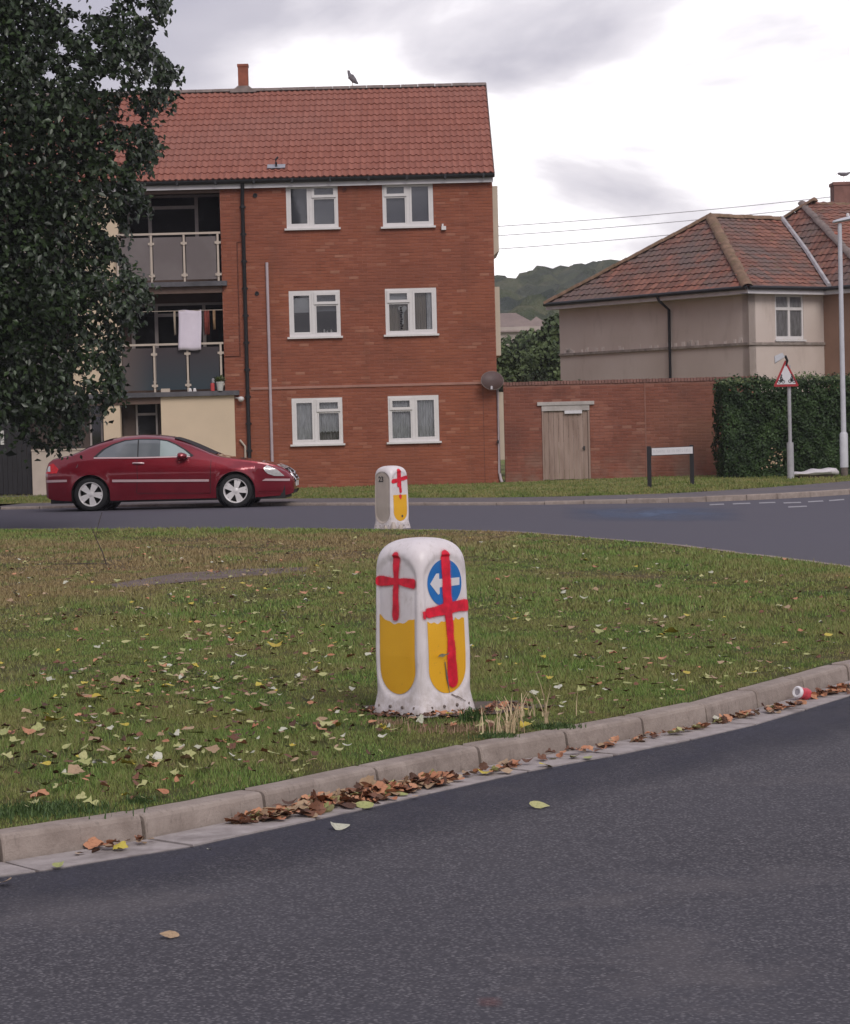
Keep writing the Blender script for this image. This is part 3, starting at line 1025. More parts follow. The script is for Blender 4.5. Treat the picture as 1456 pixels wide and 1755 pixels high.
def wall_cells(x0, x1, z0, z1, hs):
    xs = sorted({x0, x1, *[v for h in hs for v in (h[0], h[2])]})
    zs = sorted({z0, z1, *[v for h in hs for v in (h[1], h[3])]})
    xs = [x for x in xs if x0 <= x <= x1]; zs = [z for z in zs if z0 <= z <= z1]
    for i in range(len(xs) - 1):
        for j in range(len(zs) - 1):
            mx_, mz_ = (xs[i] + xs[i + 1]) / 2, (zs[j] + zs[j + 1]) / 2
            if not any(h[0] < mx_ < h[2] and h[1] < mz_ < h[3] for h in hs):
                yield xs[i], zs[j], xs[i + 1], zs[j + 1]


mb = MB()
for (x0, z0, x1, z1) in wall_cells(BX0, BX1, -0.1, BTOP, holes):
    mb.box((x0, FY + 0.0065, z0), (x1, FY + 0.25, z1))
wall = mb.build('facade_wall', 'mortar', flats)

BRICK_ME = {}


def brick_mesh(w, h, dpt, mat_name):
    key = (round(w, 2), round(h, 3), mat_name)
    if key not in BRICK_ME:
        mb = MB()
        g = 0.004
        # proud face with tiny arris
        vs = [(-w / 2, dpt, -h / 2), (w / 2, dpt, -h / 2), (w / 2, dpt, h / 2), (-w / 2, dpt, h / 2),
              (-w / 2, g, -h / 2), (w / 2, g, -h / 2), (w / 2, g, h / 2), (-w / 2, g, h / 2),
              (-w / 2 + g, 0, -h / 2 + g), (w / 2 - g, 0, -h / 2 + g), (w / 2 - g, 0, h / 2 - g), (-w / 2 + g, 0, h / 2 - g)]
        fs = [(8, 9, 10, 11)]
        for a, c in ((0, 4), (4, 8)):
            for i in range(4):
                fs.append((a + i, a + (i + 1) % 4, c + (i + 1) % 4, c + i))
        mb.add(vs, fs)
        BRICK_ME[key] = (mb, mb.mesh('brick', mat_name))
    return BRICK_ME[key]


def bricks(parent, T, x0, x1, z0, z1, hs, mat_name, budget, stuff_name, score=lambda x, z: -z, rows=None):
    """T maps local (x along wall, y into wall, z up) to world. First `budget` full bricks by score become objects"""
    C = 0.0765; Lb = 0.228
    items = []
    nrow = int((z1 - z0) / C)
    for r_ in range(nrow):
        zz = z0 + (r_ + 0.5) * C
        cuts = [(x0, x1)]
        for h in hs:
            if h[1] - 0.03 < zz < h[3] + 0.03:
                new = []
                for a, c in cuts:
                    if h[2] <= a or h[0] >= c:
                        new.append((a, c))
                    else:
                        if h[0] > a: new.append((a, h[0]))
                        if h[2] < c: new.append((h[2], c))
                cuts = new
        off = (r_ % 2) * Lb / 2
        k0 = math.floor((x0 - off) / Lb)
        x = k0 * Lb + off
        while x < x1:
            for a, c in cuts:
                l, rr = max(x, a), min(x + Lb, c)
                if rr - l > 0.03:
                    items.append(((l + rr) / 2, zz, rr - l - 0.009))
            x += Lb
    items.sort(key=lambda t: -score(t[0], t[1]))
    n = 0; rest = MB()
    for (x, z, w) in items:
        mw = T @ Matrix.Translation((x, rnd.uniform(-0.0025, 0.0025), z)) @ Matrix.Rotation(rnd.uniform(-0.006, 0.006), 4, 'Y')
        ww = 0.219 if w > 0.21 else (0.105 if 0.09 < w < 0.12 else w)
        if n < budget and w > 0.2:
            place('brick', brick_mesh(ww, C - 0.010, 0.03, mat_name)[1], parent, mw); n += 1
        else:
            bm_ = brick_mesh(ww, C - 0.010, 0.03, mat_name)[0]
            rest.add([mw @ Vector(v) for v in bm_.v], bm_.f[:5 + 4])
    rest.build(stuff_name, mat_name, parent, kind='stuff')


gx1 = fx(405, 740)[0]
bricks(wall, Matrix.Translation((0, FY, 0)), BX0, BX1, 0.0, BTOP, holes, 'brick', 290, 'brickwork')

# gable wall, back walls and floor slabs of the block
mb = MB()
mb.box((BX1 - 0.25, FY + 0.25, -0.1), (BX1 - 0.003, FY + 9.6, BTOP))
mb.add([(BX1 - 0.25, FY + 0.3, BTOP), (BX1 - 0.25, FY + 9.6, BTOP), (BX1 - 0.25, FY + 5, BTOP + 2.75), (BX1 - 0.004, FY + 0.3, BTOP), (BX1 - 0.004, FY + 9.6, BTOP), (BX1 - 0.004, FY + 5, BTOP + 2.75)],
       [(0, 2, 1), (3, 4, 5), (0, 3, 5, 2), (1, 2, 5, 4), (0, 1, 4, 3)])
mb.box((-20, FY + 9.35, -0.1), (BX1 - 0.25, FY + 9.6, BTOP))
mb.build('rear_walls', 'chimney_brick', flats)

# windows ------------------------------------------------------------
wy = FY + 0.028


def frame_rect(mb, x0, z0, x1, z1, t, y0, y1):
    mb.box((x0, y0, z0), (x1, y1, z0 + t)); mb.box((x0, y0, z1 - t), (x1, y1, z1))
    mb.box((x0, y0, z0 + t), (x0 + t, y1, z1 - t)); mb.box((x1 - t, y0, z0 + t), (x1, y1, z1 - t))


def pane_quad(x0, z0, x1, z1, y, T=None):
    vs = [Vector((x0, y, z0)), Vector((x1, y, z0)), Vector((x1, y, z1)), Vector((x0, y, z1))]
    if T:
        vs = [T @ v for v in vs]
    return MB().add(vs, [(0, 1, 2, 3)])


def wavy(mb, x0, z0, x1, z1, y, amp=0.02, n=24, scal=0.0):
    o = len(mb.v)
    for i in range(n + 1):
        x = x0 + (x1 - x0) * i / n
        yy = y + amp * math.sin(i * 1.9 + 0.6 * math.sin(i))
        mb.v.append((x, yy, z0 + (scal * abs(math.sin(i * 0.8)) if scal else 0))); mb.v.append((x, yy, z1))
    for i in range(n):
        mb.f.append((o + 2 * i, o + 2 * i + 2, o + 2 * i + 3, o + 2 * i + 1))


for (hx0, hz0, hx1, hz1), (_, _, side, k) in zip(holes, WIN):
    mb = MB()
    frame_rect(mb, hx0 + 0.002, hz0 + 0.002, hx1 - 0.002, hz1 - 0.002, 0.062, wy - 0.02, wy + 0.05)
    xm = hx0 + (hx1 - hx0) * (0.475 if side == 'L' else 0.50)
    mb.box((xm - 0.04, wy - 0.018, hz0 + 0.064), (xm + 0.04, wy + 0.048, hz1 - 0.064))
    fr = mb.build('window', 'white_plastic', flats)
    # casement sashes: big one, top light, fixed pane
    H = hz1 - hz0
    big = (hx0 + 0.064, hz0 + 0.064, xm - 0.042, hz1 - 0.064) if side == 'L' else (xm + 0.042, hz0 + 0.064, hx1 - 0.064, hz1 - 0.064)
    o0, o1 = (xm + 0.042, hx1 - 0.064) if side == 'L' else (hx0 + 0.064, xm - 0.042)
    zt = hz1 - 0.345
    top = (o0 - 0.02, zt + 0.002, o1 + 0.02, hz1 - 0.05)
    low = (o0, hz0 + 0.064, o1, zt - 0.004)
    sashes = [('casement', big, 0.052, -0.022), ('top_light', top, 0.066, -0.040), ('fixed_light', low, 0.030, -0.012)]
    for nm, r_, t, fwd in sashes:
        mb = MB(); frame_rect(mb, r_[0] + 0.001, r_[1] + 0.001, r_[2] - 0.001, r_[3] - 0.001, t, wy + fwd, wy + 0.040)
        mb.build(nm, 'white_plastic', fr, smooth=None)
        t -= 0.004
        mb = pane_quad(r_[0] + t, r_[1] + t, r_[2] - t, r_[3] - t, wy + 0.020)
        mb.build('pane', 'window_glass', fr)
    MB().box((hx0 - 0.05, FY - 0.075, hz0 - 0.042), (hx1 + 0.05, wy + 0.0, hz0 + 0.004)).build('sill', 'white_plastic', fr)
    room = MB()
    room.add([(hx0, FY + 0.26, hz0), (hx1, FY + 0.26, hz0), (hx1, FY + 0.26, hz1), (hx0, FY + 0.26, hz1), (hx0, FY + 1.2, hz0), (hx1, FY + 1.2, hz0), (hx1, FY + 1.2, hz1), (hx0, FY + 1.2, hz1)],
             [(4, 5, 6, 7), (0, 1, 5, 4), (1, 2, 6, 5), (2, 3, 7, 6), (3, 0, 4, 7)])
    room.build('dark_backing', 'interior_dark', fr)  # near-black walls: darkness of the unlit room is put into the colour
    cy_ = wy + 0.085
    if k == 0:
        MB().box((xm, cy_, hz0 + 0.05), (hx1 - 0.05, cy_ + 0.01, hz1 - 0.05)).build('blind', 'grey_blind', fr)
        MB().box((hx0 + 0.05, cy_ + 0.2, hz0 + 0.05), (xm, cy_ + 0.21, hz1 - 0.05)).build('blind', 'grey_blind', fr)
    elif k == 1:
        MB().box((hx0 + 0.05, cy_, hz0 + 0.05), (hx1 - 0.05, cy_ + 0.01, hz1 - 0.05)).build('blind', 'grey_blind', fr)
    elif k == 2:
        MB().box((hx0 + 0.12, cy_, hz0 + 0.60), (xm - 0.03, cy_ + 0.01, hz1 - 0.17)).build('blind', 'pale_blind', fr)
        MB().box((xm + 0.02, cy_ + 0.02, hz0 + 0.62), (hx1 - 0.05, cy_ + 0.03, hz1 - 0.05)).build('blind', 'grey_blind', fr)
        # small ornaments on the inner sill
        o_ = MB()
        for dx, hh in ((0.25, 0.10), (0.32, 0.06), (0.42, 0.09)):
            o_.lathe([(0.0, 0.0), (0.035, 0.0), (0.02, hh * 0.4), (0.03, hh * 0.7), (0.0, hh)], 8, Matrix.Translation((xm + dx, wy + 0.08, hz0 + 0.09)))
        o_.build('ornament', 'pot_white', fr)
    elif k == 3:
        mb = MB(); wavy(mb, hx0 + 0.05, hz0 + 0.05, xm, hz1 - 0.35, cy_ + 0.05, 0.01); mb.build('curtain', 'beige_curtain', fr)
        mb = MB(); wavy(mb, xm, hz0 + 0.05, hx1 - 0.26, hz1 - 0.05, cy_ + 0.02, 0.012); mb.build('curtain', 'beige_curtain', fr)
        mb = MB(); wavy(mb, hx1 - 0.24, hz0 + 0.05, hx1 - 0.1, hz1 - 0.05, cy_ - 0.03, 0.015, 8); mb.build('curtain', 'net_curtain', fr)
        MB().box((hx0 + 0.05, cy_ - 0.02, hz1 - 0.34), (xm, cy_ - 0.01, hz1 - 0.05)).build('blind', 'pale_blind', fr)
        # hanging heart ornament with a ribbon and a dark bead string
        hp = []
        cxh, czh = hx0 + 0.42, hz0 + 0.62
        for i in range(20):
            t = 2 * math.pi * i / 20
            hp.append(Vector((cxh + 0.0068 * 16 * math.sin(t) ** 3, cy_ - 0.04, czh + 0.0072 * (13 * math.cos(t) - 5 * math.cos(2 * t) - 2 * math.cos(3 * t) - math.cos(4 * t)))))
        h_ = MB().prism(hp, (0, 0.015, 0)); h_.box((cxh - 0.02, cy_ - 0.04, czh - 0.36), (cxh + 0.03, cy_ - 0.03, czh - 0.08)); h_.build('heart_ornament', 'pot_white', fr)
        mb = MB()
        for i in range(10):
            mb.lathe([(0, -0.03), (0.028, -0.012), (0.028, 0.012), (0, 0.03)], 6, Matrix.Translation((xm - 0.24 + 0.01 * math.sin(i * 2), cy_ - 0.05, hz0 + 0.16 + i * 0.055)))
        mb.build('bead_string', 'interior_dark', fr)
    else:
        mb = MB(); wavy(mb, hx0 + 0.04, hz0 + 0.04, xm + 0.02, hz1 - 0.04, cy_, 0.014 if k == 5 else 0.004, 34, 0.0)
        mb.build('net_curtain', 'net_curtain', fr)
        mb = MB(); wavy(mb, xm + 0.02, hz0 + (0.26 if k == 4 else 0.04), hx1 - 0.04, hz1 - 0.04, cy_, 0.014, 30, 0.05 if k == 4 else 0)
        mb.build('net_curtain', 'net_curtain', fr)
        if k == 4:
            mb = MB(); wavy(mb, xm + 0.02, hz0 + 0.04, hx1 - 0.04, hz0 + 0.36, cy_ + 0.1, 0.02, 30); mb.build('net_curtain', 'grey_net', fr)

# string course above the ground floor
sc0, sc1 = fx(428, 664), fx(835, 658)
zc_ = (sc0[1] + sc1[1]) / 2
MB().box((fx(430, 664)[0], FY - 0.022, zc_ - 0.03), (sc1[0] - 0.02, FY + 0.01, zc_ + 0.03)).build('string_course', 'string_course', flats)
# vertical movement joint near the corner
xj = fx(829, 740)[0]
MB().box((xj - 0.006, FY - 0.004, 0.1), (xj + 0.006, FY + 0.01, 2.45)).build('movement_joint', 'rust_cable', flats)

# fascia, gutter, soffit
xl = -17.0
ez = fx(843, 298)[1]
MB().box((xl, FY - 0.13, BTOP - 0.045), (BX1 + 0.02, FY - 0.105, BTOP + 0.105)).build('fascia', 'fascia_paint', flats)
MB().box((xl, FY - 0.104, BTOP + 0.002), (BX1 + 0.01, FY + 0.25, BTOP + 0.03)).build('soffit', 'fascia_paint', flats)
gp = MB()
prof = [(FY - 0.135 - 0.07 + 0.07 * math.cos(t), BTOP + 0.16 - 0.10 * math.sin(t)) for t in [math.pi * i / 8 for i in range(9)]]
k = len(prof)
gp.v = [(xl, y, z) for y, z in prof] + [(BX1 + 0.05, y, z) for y, z in prof]
gp.f = [(i, i + 1, k + i + 1, k + i) for i in range(k - 1)] + [tuple(range(k, 2 * k))]
gp.build('gutter', 'black_plastic', flats)
x = xl
# gutter joints and brackets
gb = MB()
while x < BX1:
    gb.box((x, FY - 0.284, BTOP + 0.05), (x + 0.05, FY - 0.131, BTOP + 0.165)); x += 0.93
gb.build('gutter_brackets', 'black_plastic', flats)

# ---- main roof
EZ = BTOP + 0.165
EYv = FY - 0.17
RY, RZ = 65.0, 10.43
rise, run = RZ - EZ, RY - EYv
SL = math.hypot(rise, run)
NV = 15
gauge = SL / NV
roof = MB()
roof.add([(xl, EYv + 0.02, EZ - 0.03), (BX1 + 0.03, EYv + 0.02, EZ - 0.03), (BX1 + 0.03, RY, RZ - 0.03), (xl, RY, RZ - 0.03), (BX1 + 0.03, FY + 10, EZ - 0.03), (xl, FY + 10, EZ - 0.03),
          (BX1 + 0.03, EYv + 0.02, EZ - 0.09), (BX1 + 0.03, RY, RZ - 0.12), (BX1 + 0.03, FY + 10, EZ - 0.09)],
         [(0, 1, 2, 3), (3, 2, 4, 5), (1, 6, 7, 2), (2, 7, 8, 4)])
roof = roof.build('roof', 'roof_tile', flats)


def tile_mb(w, l, mat_name, amp=0.032, nrolls=2, lip=0.030):
    """a roll tile: local x width, y up the slope, z out of the roof; front edge at y=0"""
    mb = MB(); n = 6 * nrolls
    for y, dz in ((0.0, 0.028), (l * 1.12, 0.0)):
        for i in range(n + 1):
            u = i / n * nrolls
            fr_ = u % 1.0
            z = amp * (max(0.0, math.cos((fr_ - 0.5) * 2 * math.pi * 1.15)) if abs(fr_ - 0.5) < 0.22 else 0.0)
            z = amp * (0.5 - 0.5 * math.cos(2 * math.pi * fr_)) ** 1.6
            mb.v.append(((i / n - 0.5) * w * 1.01, y, z + dz))
    for i in range(n):
        mb.f.append((i, i + 1, n + 1 + i + 1, n + 1 + i))
    o = len(mb.v)
    for i in range(n + 1):
        v = mb.v[i]; mb.v.append((v[0], 0.004, v[2] - lip))
    for i in range(n):
        mb.f.append((o + i, o + i + 1, i + 1, i))
    return mb


def tiled_plane(parent, origin, ud, vd, nd, W, Lh, tw, gauge, poly, mat_name, budget, stuff, order=None, amp=0.034, nrolls=2, jit=0.004, grow=0.09):
    """poly: 2D polygon in (u,v) or None"""
    tm = tile_mb(tw, gauge, mat_name, amp, nrolls)
    me = tm.mesh('roof_tile', mat_name, 50)
    items = []
    nu, nv = int(round(W / tw)), int(round(Lh / gauge))
    for j in range(nv):
        for i in range(nu):
            u, v = (i + 0.5) * tw, j * gauge
            if poly is None or in_poly(u, v + gauge * 0.4, poly) or in_poly(u - grow, v + gauge * 0.4, poly) or in_poly(u + grow, v + gauge * 0.4, poly):
                items.append((u, v))
    if order:
        items.sort(key=order)
    rest = MB()
    B = Matrix((ud, vd, nd)).transposed().to_4x4()
    for k, (u, v) in enumerate(items):
        p = origin + ud * u + vd * v + nd * rnd.uniform(-jit, jit)
        mw = Matrix.Translation(p) @ B @ Matrix.Rotation(rnd.uniform(-0.008, 0.008), 4, 'Z')
        if k < budget:
            place('roof_tile', me, parent, mw)
        else:
            rest.add([mw @ Vector(q) for q in tm.v], tm.f)
    if rest.v:
        rest.build(stuff, mat_name, parent, smooth=50, kind='stuff')


vd = Vector((0, run, rise)).normalized(); nd = Vector((0, -rise, run)).normalized()
tw = 0.30
nu = int((BX1 + 0.04 - xl) / tw)
ox = BX1 + 0.04 - nu * tw
tiled_plane(roof, Vector((ox, EYv, EZ)), Vector((1, 0, 0)), vd, nd, nu * tw, SL, tw, gauge, None, 'roof_tile', 290, 'roof_tiling', order=lambda t: (t[1], -t[0]))
# ridge tiles
rt = MB()
for i in range(7):
    t = math.pi * i / 6
    rt.v += [(0, -0.13 * math.cos(t), 0.09 * math.sin(t)), (0.44, -0.13 * math.cos(t), 0.09 * math.sin(t))]
rt.f = [(2 * i, 2 * i + 1, 2 * i + 3, 2 * i + 2) for i in range(6)] + [tuple(2 * i + 1 for i in range(7))]
rt_me = rt.mesh('ridge_tile', 'grey_ridge', 40)
x = xl
while x < BX1:
    place('ridge_tile', rt_me, roof, Matrix.Translation((x, RY, RZ + 0.0 + rnd.uniform(-0.004, 0.004)))); x += 0.45
# verge trim at the gable
vt = MB()
for s_ in (0,):
    a = Vector((BX1 + 0.045, EYv - 0.01, EZ - 0.09)); c = Vector((BX1 + 0.045, RY, RZ - 0.05))
    vt.add([a, c, c + Vector((0, 0, 0.12)), a + Vector((0, 0, 0.12)), a + Vector((0.02, 0, 0)), c + Vector((0.02, 0, 0)), c + Vector((0.02, 0, 0.12)), a + Vector((0.02, 0, 0.12))],
           [(0, 1, 2, 3), (4, 7, 6, 5), (0, 3, 7, 4), (3, 2, 6, 7), (0, 4, 5, 1)])
vt.build('verge_trim', 'grey_ridge', roof)
# slim chimney on the ridge
cb = at(417, 150, RY); ct = at(417, 112, RY); cb.z = RZ + 0.02
mb = MB(); w = 0.13
mb.box((cb.x - w, RY - w, cb.z - 0.3), (cb.x + w, RY + w, ct.z - 0.05))
ch = mb.build('chimney', 'chimney_brick', roof)
MB().box((cb.x - w - 0.015, RY - w - 0.015, ct.z - 0.05), (cb.x + w + 0.015, RY + w + 0.015, ct.z + 0.02)).build('chimney_cap', 'chimney_brick', ch)
MB().add([(cb.x - 0.36, RY - 0.22, cb.z - 0.06), (cb.x + 0.36, RY - 0.22, cb.z - 0.06), (cb.x + 0.36, RY + 0.2, cb.z - 0.06), (cb.x - 0.36, RY + 0.2, cb.z - 0.06),
          (cb.x - 0.14, RY - 0.15, cb.z + 0.12), (cb.x + 0.14, RY - 0.15, cb.z + 0.12), (cb.x + 0.14, RY + 0.15, cb.z + 0.12), (cb.x - 0.14, RY + 0.15, cb.z + 0.12)],
         [(0, 1, 5, 4), (1, 2, 6, 5), (2, 3, 7, 6), (3, 0, 4, 7)]).build('flashing', 'grey_ridge', ch)
# lead slate with a stubby vent pipe low on the roof
for yy in [60.4]:
    d_ = ray(473, 286)
    # intersect with roof plane
    p0 = Vector((0, EYv, EZ)) + nd * 0.06
    t = (p0 - CAM).dot(nd) / d_.dot(nd)
    c0 = CAM + d_ * t
    mw = Matrix.Translation(c0) @ Matrix((Vector((1, 0, 0)), vd, nd)).transposed().to_4x4()
    mb = MB().box((-0.22, -0.10, 0.0), (0.22, 0.14, 0.012), mw)
    mb.add([mw @ Vector(v) for v in [(-0.24, -0.1, 0.012), (-0.18, -0.12, 0.03), (-0.1, -0.1, 0.014), (0, -0.13, 0.03), (0.1, -0.1, 0.014), (0.2, -0.12, 0.03), (0.24, -0.1, 0.012)]], [tuple(range(7))])
    sl = mb.build('lead_flashing', 'lead', roof)
    q0 = c0 + nd * 0.01
    MB().tube([q0, q0 + Vector((0, 0, 0.09)), q0 + Vector((-0.01, 0, 0.16)), q0 + Vector((0.05, 0, 0.235))], 0.035, 8, 0.022).build('vent_pipe', 'black_plastic', sl)

# ---- downpipes, cables, vents on the facade
def pipe(name, pts, r, m, parent=flats, n=8):
    return MB().tube([Vector(p) for p in pts], r, n).build(name, m, parent, smooth=40)


xd = fx(421, 550)[0]
dp = pipe('downpipe', [(xd + 0.02, FY - 0.19, BTOP + 0.1), (xd + 0.02, FY - 0.16, BTOP - 0.05), (xd, FY - 0.055, BTOP - 0.3), (xd, FY - 0.055, 0.12)], 0.046, 'black_plastic', n=10)
for i in range(11):
    mb = MB()
    z = 0.35 + i * 0.66
    mb.lathe([(0.047, -0.03), (0.06, -0.03), (0.06, 0.03), (0.047, 0.03)], 10, Matrix.Translation((xd, FY - 0.055, z)))
    mb.box((xd - 0.075, FY - 0.02, z - 0.018), (xd + 0.075, FY - 0.006, z + 0.018))
    mb.build('pipe_collar', 'black_plastic', dp)
c0, c1 = fx(457, 450), fx(465, 798)
pipe('conduit', [(c0[0], FY - 0.035, c0[1]), (c0[0], FY - 0.035, c1[1] - 0.55)], 0.036, 'pinkish_pipe')
# old cable run left of the downpipe
a0, a1, a2, a3 = fx(428, 413), fx(406, 415), fx(410, 610), fx(386, 613)
pipe('cable', [(xd - 0.06, FY - 0.014, a1[1]), (a1[0], FY - 0.014, a1[1]), (a1[0], FY - 0.014, a2[1]), (a3[0], FY - 0.014, a2[1])], 0.012, 'rust_cable', n=6)
for (px, py, r_, m_) in [(437, 335, 0.055, 'black_plastic'), (440, 503, 0.052, 'black_plastic'), (590, 325, 0.055, 'rust_cable')]:
    q = fx(px, py)
    MB().lathe([(0.0, 0.0), (r_ * 0.62, 0.0), (r_ * 0.7, 0.022), (r_, 0.022), (r_, 0.0)], 12, Matrix.Translation((q[0], FY - 0.004, q[1])) @ Matrix.Rotation(rad(90), 4, 'X')).build('air_vent', m_, flats, smooth=40)
q = fx(760.5, 390)
MB().box((q[0] - 0.06, FY - 0.09, q[1] - 0.06), (q[0] + 0.05, FY - 0.002, q[1] + 0.03)).box((q[0] - 0.05, FY - 0.05, q[1] + 0.03), (q[0] - 0.01, FY - 0.002, q[1] + 0.09)).build('junction_box', 'white_plastic', flats)
# white overflow pipe low left, and corner pipe
w0, w1, w2 = fx(411, 754), fx(420, 765), fx(422, 795)
pipe('overflow_pipe', [(w0[0], FY - 0.05, w0[1]), (w1[0], FY - 0.05, w1[1]), (w1[0], FY - 0.05, 0.25)], 0.026, 'cream_paint')
pc = fx(858, 750)[0]
cp_ = pipe('corner_pipe', [(1.85, FY - 0.03, 2.72), (1.85, FY - 0.03, 0.30), (1.875, FY - 0.05, 0.16), (1.905, FY - 0.09, 0.08)], 0.034, 'pinkish_pipe')
q = fx(855, 757)
MB().box((1.805, FY - 0.08, q[1] - 0.035), (1.85, FY - 0.02, q[1] + 0.035)).build('pipe_clip', 'black_plastic', cp_)
# security lamp beside the ground floor ceiling
q = fx(412, 684)
mb = MB(); mb.tube([(q[0] - 0.13, FY - 0.02, q[1] + 0.04), (q[0] - 0.02, FY - 0.12, q[1] + 0.02)], 0.02, 6)
mb.lathe([(0, -0.07), (0.05, -0.05), (0.078, 0.0), (0.06, 0.05), (0, 0.065)], 12, Matrix.Translation((q[0] + 0.02, FY - 0.14, q[1])))
mb.build('security_lamp', 'white_plastic', flats, smooth=50)
# cladding panels standing off the gable
for i_, (t_, b_, w_) in enumerate([(318, 430, 0.13), (491, 609, 0.12), (672, 788, 0.15)]):
    za, zb = fx(852, t_)[1], fx(856, b_)[1]
    mb = MB().box((BX1 + 0.0, FY + 0.10, zb), (BX1 + w_, FY + 2.6, za))
    if i_ == 0:
        mb.add([(BX1, FY + 0.10, zb - 0.1), (BX1, FY + 0.10, zb - 0.001), (BX1 + 0.11, FY + 0.10, zb - 0.001), (BX1, FY + 2.6, zb - 0.1), (BX1, FY + 2.6, zb - 0.001), (BX1 + 0.11, FY + 2.6, zb - 0.001)],
               [(0, 2, 1), (3, 4, 5), (0, 3, 5, 2)])
    mb.build('cladding_panel', 'cream_panel', flats)

# ---- balconies
S2 = fx(330, 483)[1]; S1 = fx(330, 671)[1]
SLX1 = fx(389, 487)[0]
BY = FY + 1.35                # back wall of the recess
LX = fx(203, 440)[0]          # left cheek of the recess
mb = MB()
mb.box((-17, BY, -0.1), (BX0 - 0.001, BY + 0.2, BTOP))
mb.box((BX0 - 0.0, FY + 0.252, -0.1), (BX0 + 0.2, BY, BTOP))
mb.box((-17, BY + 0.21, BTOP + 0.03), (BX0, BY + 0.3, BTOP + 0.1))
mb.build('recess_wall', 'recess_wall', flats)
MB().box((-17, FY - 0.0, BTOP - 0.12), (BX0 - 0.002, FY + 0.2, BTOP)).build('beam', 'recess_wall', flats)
for zt_, x1_, nm in ((S2, SLX1, 'upper'), (S1, fx(410, 672)[0], 'lower')):
    MB().box((-17, FY - 0.16, zt_ - 0.115), (x1_, BY - 0.001, zt_)).build('balcony_slab', 'slab_edge', flats)
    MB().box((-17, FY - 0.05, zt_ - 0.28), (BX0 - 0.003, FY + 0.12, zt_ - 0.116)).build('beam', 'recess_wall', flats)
# cream walls between the balconies (mostly behind the tree)
for z0, z1 in ((S2 + 0.002, BTOP - 0.002), (S1 + 0.002, S2 - 0.117)):
    MB().box((LX - 1.2, FY + 0.01, z0), (LX, FY + 0.30, z1)).build('cream_wall', 'cream_render', flats)
    MB().box((LX - 5.2, FY + 0.01, z0), (LX - 4.2, FY + 0.30, z1)).build('cream_wall', 'cream_render', flats)


def sq(px, py, Y):
    p = at(px, py, Y); return p.x, p.z


def balcony(zf, rail_y_px, posts, dark, xa, xb):
    root_y = FY - 0.11
    zr = fx(300, rail_y_px)[1]
    rail = MB().box((xa, root_y - 0.02, zr - 0.028), (xb, root_y + 0.03, zr + 0.022)).build('balcony_railing', 'cream_paint', flats)
    for px_ in posts:
        mb = MB().box((px_ - 0.024, root_y - 0.015, zf + 0.0), (px_ + 0.024, root_y + 0.02, zr - 0.029))
        mb.build('rail_post', 'cream_paint', rail)
        for zz in (zr - 0.24, zf + 0.16):
            MB().box((px_ - 0.075, root_y - 0.026, zz - 0.028), (px_ + 0.075, root_y - 0.016, zz + 0.028)).box((px_ - 0.03, root_y - 0.028, zz - 0.05), (px_ + 0.03, root_y - 0.0165, zz + 0.05)).build('glass_clamp', 'cream_paint', rail)
    for a, c in zip(posts[:-1], posts[1:]):
        MB().box((a + 0.045, root_y + 0.0, zf + 0.05), (c - 0.045, root_y + 0.010, zr - 0.085)).build('glass_panel', 'obscured_glass_dark' if dark else 'obscured_glass', rail)


p3 = [fx(260, 440)[0], fx(316, 440)[0], fx(374, 440)[0]]
balcony(S2, 401, [p3[0] - 0.82, *p3], False, LX + 0.002, BX0 - 0.002)
p2 = [fx(265, 620)[0], fx(322, 620)[0], fx(379, 620)[0]]
balcony(S1, 590, [p2[0] - 0.82, *p2], True, LX + 0.002, BX0 - 0.002)
balcony(S2, 401, [LX - 4.15 + 0.95 * i for i in range(4)], False, LX - 4.19, LX - 1.21)
balcony(S1, 590, [LX - 4.15 + 0.95 * i for i in range(4)], False, LX - 4.19, LX - 1.21)

# window frames on the recess back wall (upper two floors)
yb = BY - 0.05


def back_window(zlo, zhi, xs_, bar=None):
    w0 = sq(xs_[0], 400, BY)[0]
    mb = MB()
    fr = None
    xw = [sq(v, 450, BY)[0] for v in xs_]
    z0, z1 = zlo, zhi
    mb.box((xw[0], yb, z0), (xw[-1], yb + 0.049, z0 + 0.06)); mb.box((xw[0], yb, z1 - 0.06), (xw[-1], yb + 0.049, z1))
    for x in xw[:-1]:
        mb.box((x, yb - 0.01, z0), (x + 0.085, yb + 0.048, z1))
    mb.box((xw[-1] - 0.06, yb - 0.01, z0), (xw[-1], yb + 0.048, z1))
    if bar:
        zb = bar
        mb.box((xw[1] + 0.085, yb - 0.008, zb - 0.04), (xw[2], yb + 0.046, zb + 0.04))
    fr = mb.build('balcony_window', 'dull_frame', flats)
    for a, c in zip(xw[:-1], xw[1:]):
        pane_quad(a + 0.087, z0 + 0.062, c - 0.002, z1 - 0.062, yb + 0.012).build('pane', 'window_glass', fr)
    MB().box((xw[0] + 0.01, yb + 0.035, z0 + 0.01), (xw[-1] - 0.01, yb + 0.0475, z1 - 0.01)).build('dark_backing', 'interior_dark', fr)  # near-black sheet standing in for the unlit room


back_window(S2 + 0.25, sq(300, 335, BY)[1], [218, 256, 336, 384], sq(300, 356, BY)[1])
back_window(S1 + 0.25, sq(300, 520, BY)[1], [222, 262, 344, 388], sq(300, 540, BY)[1])

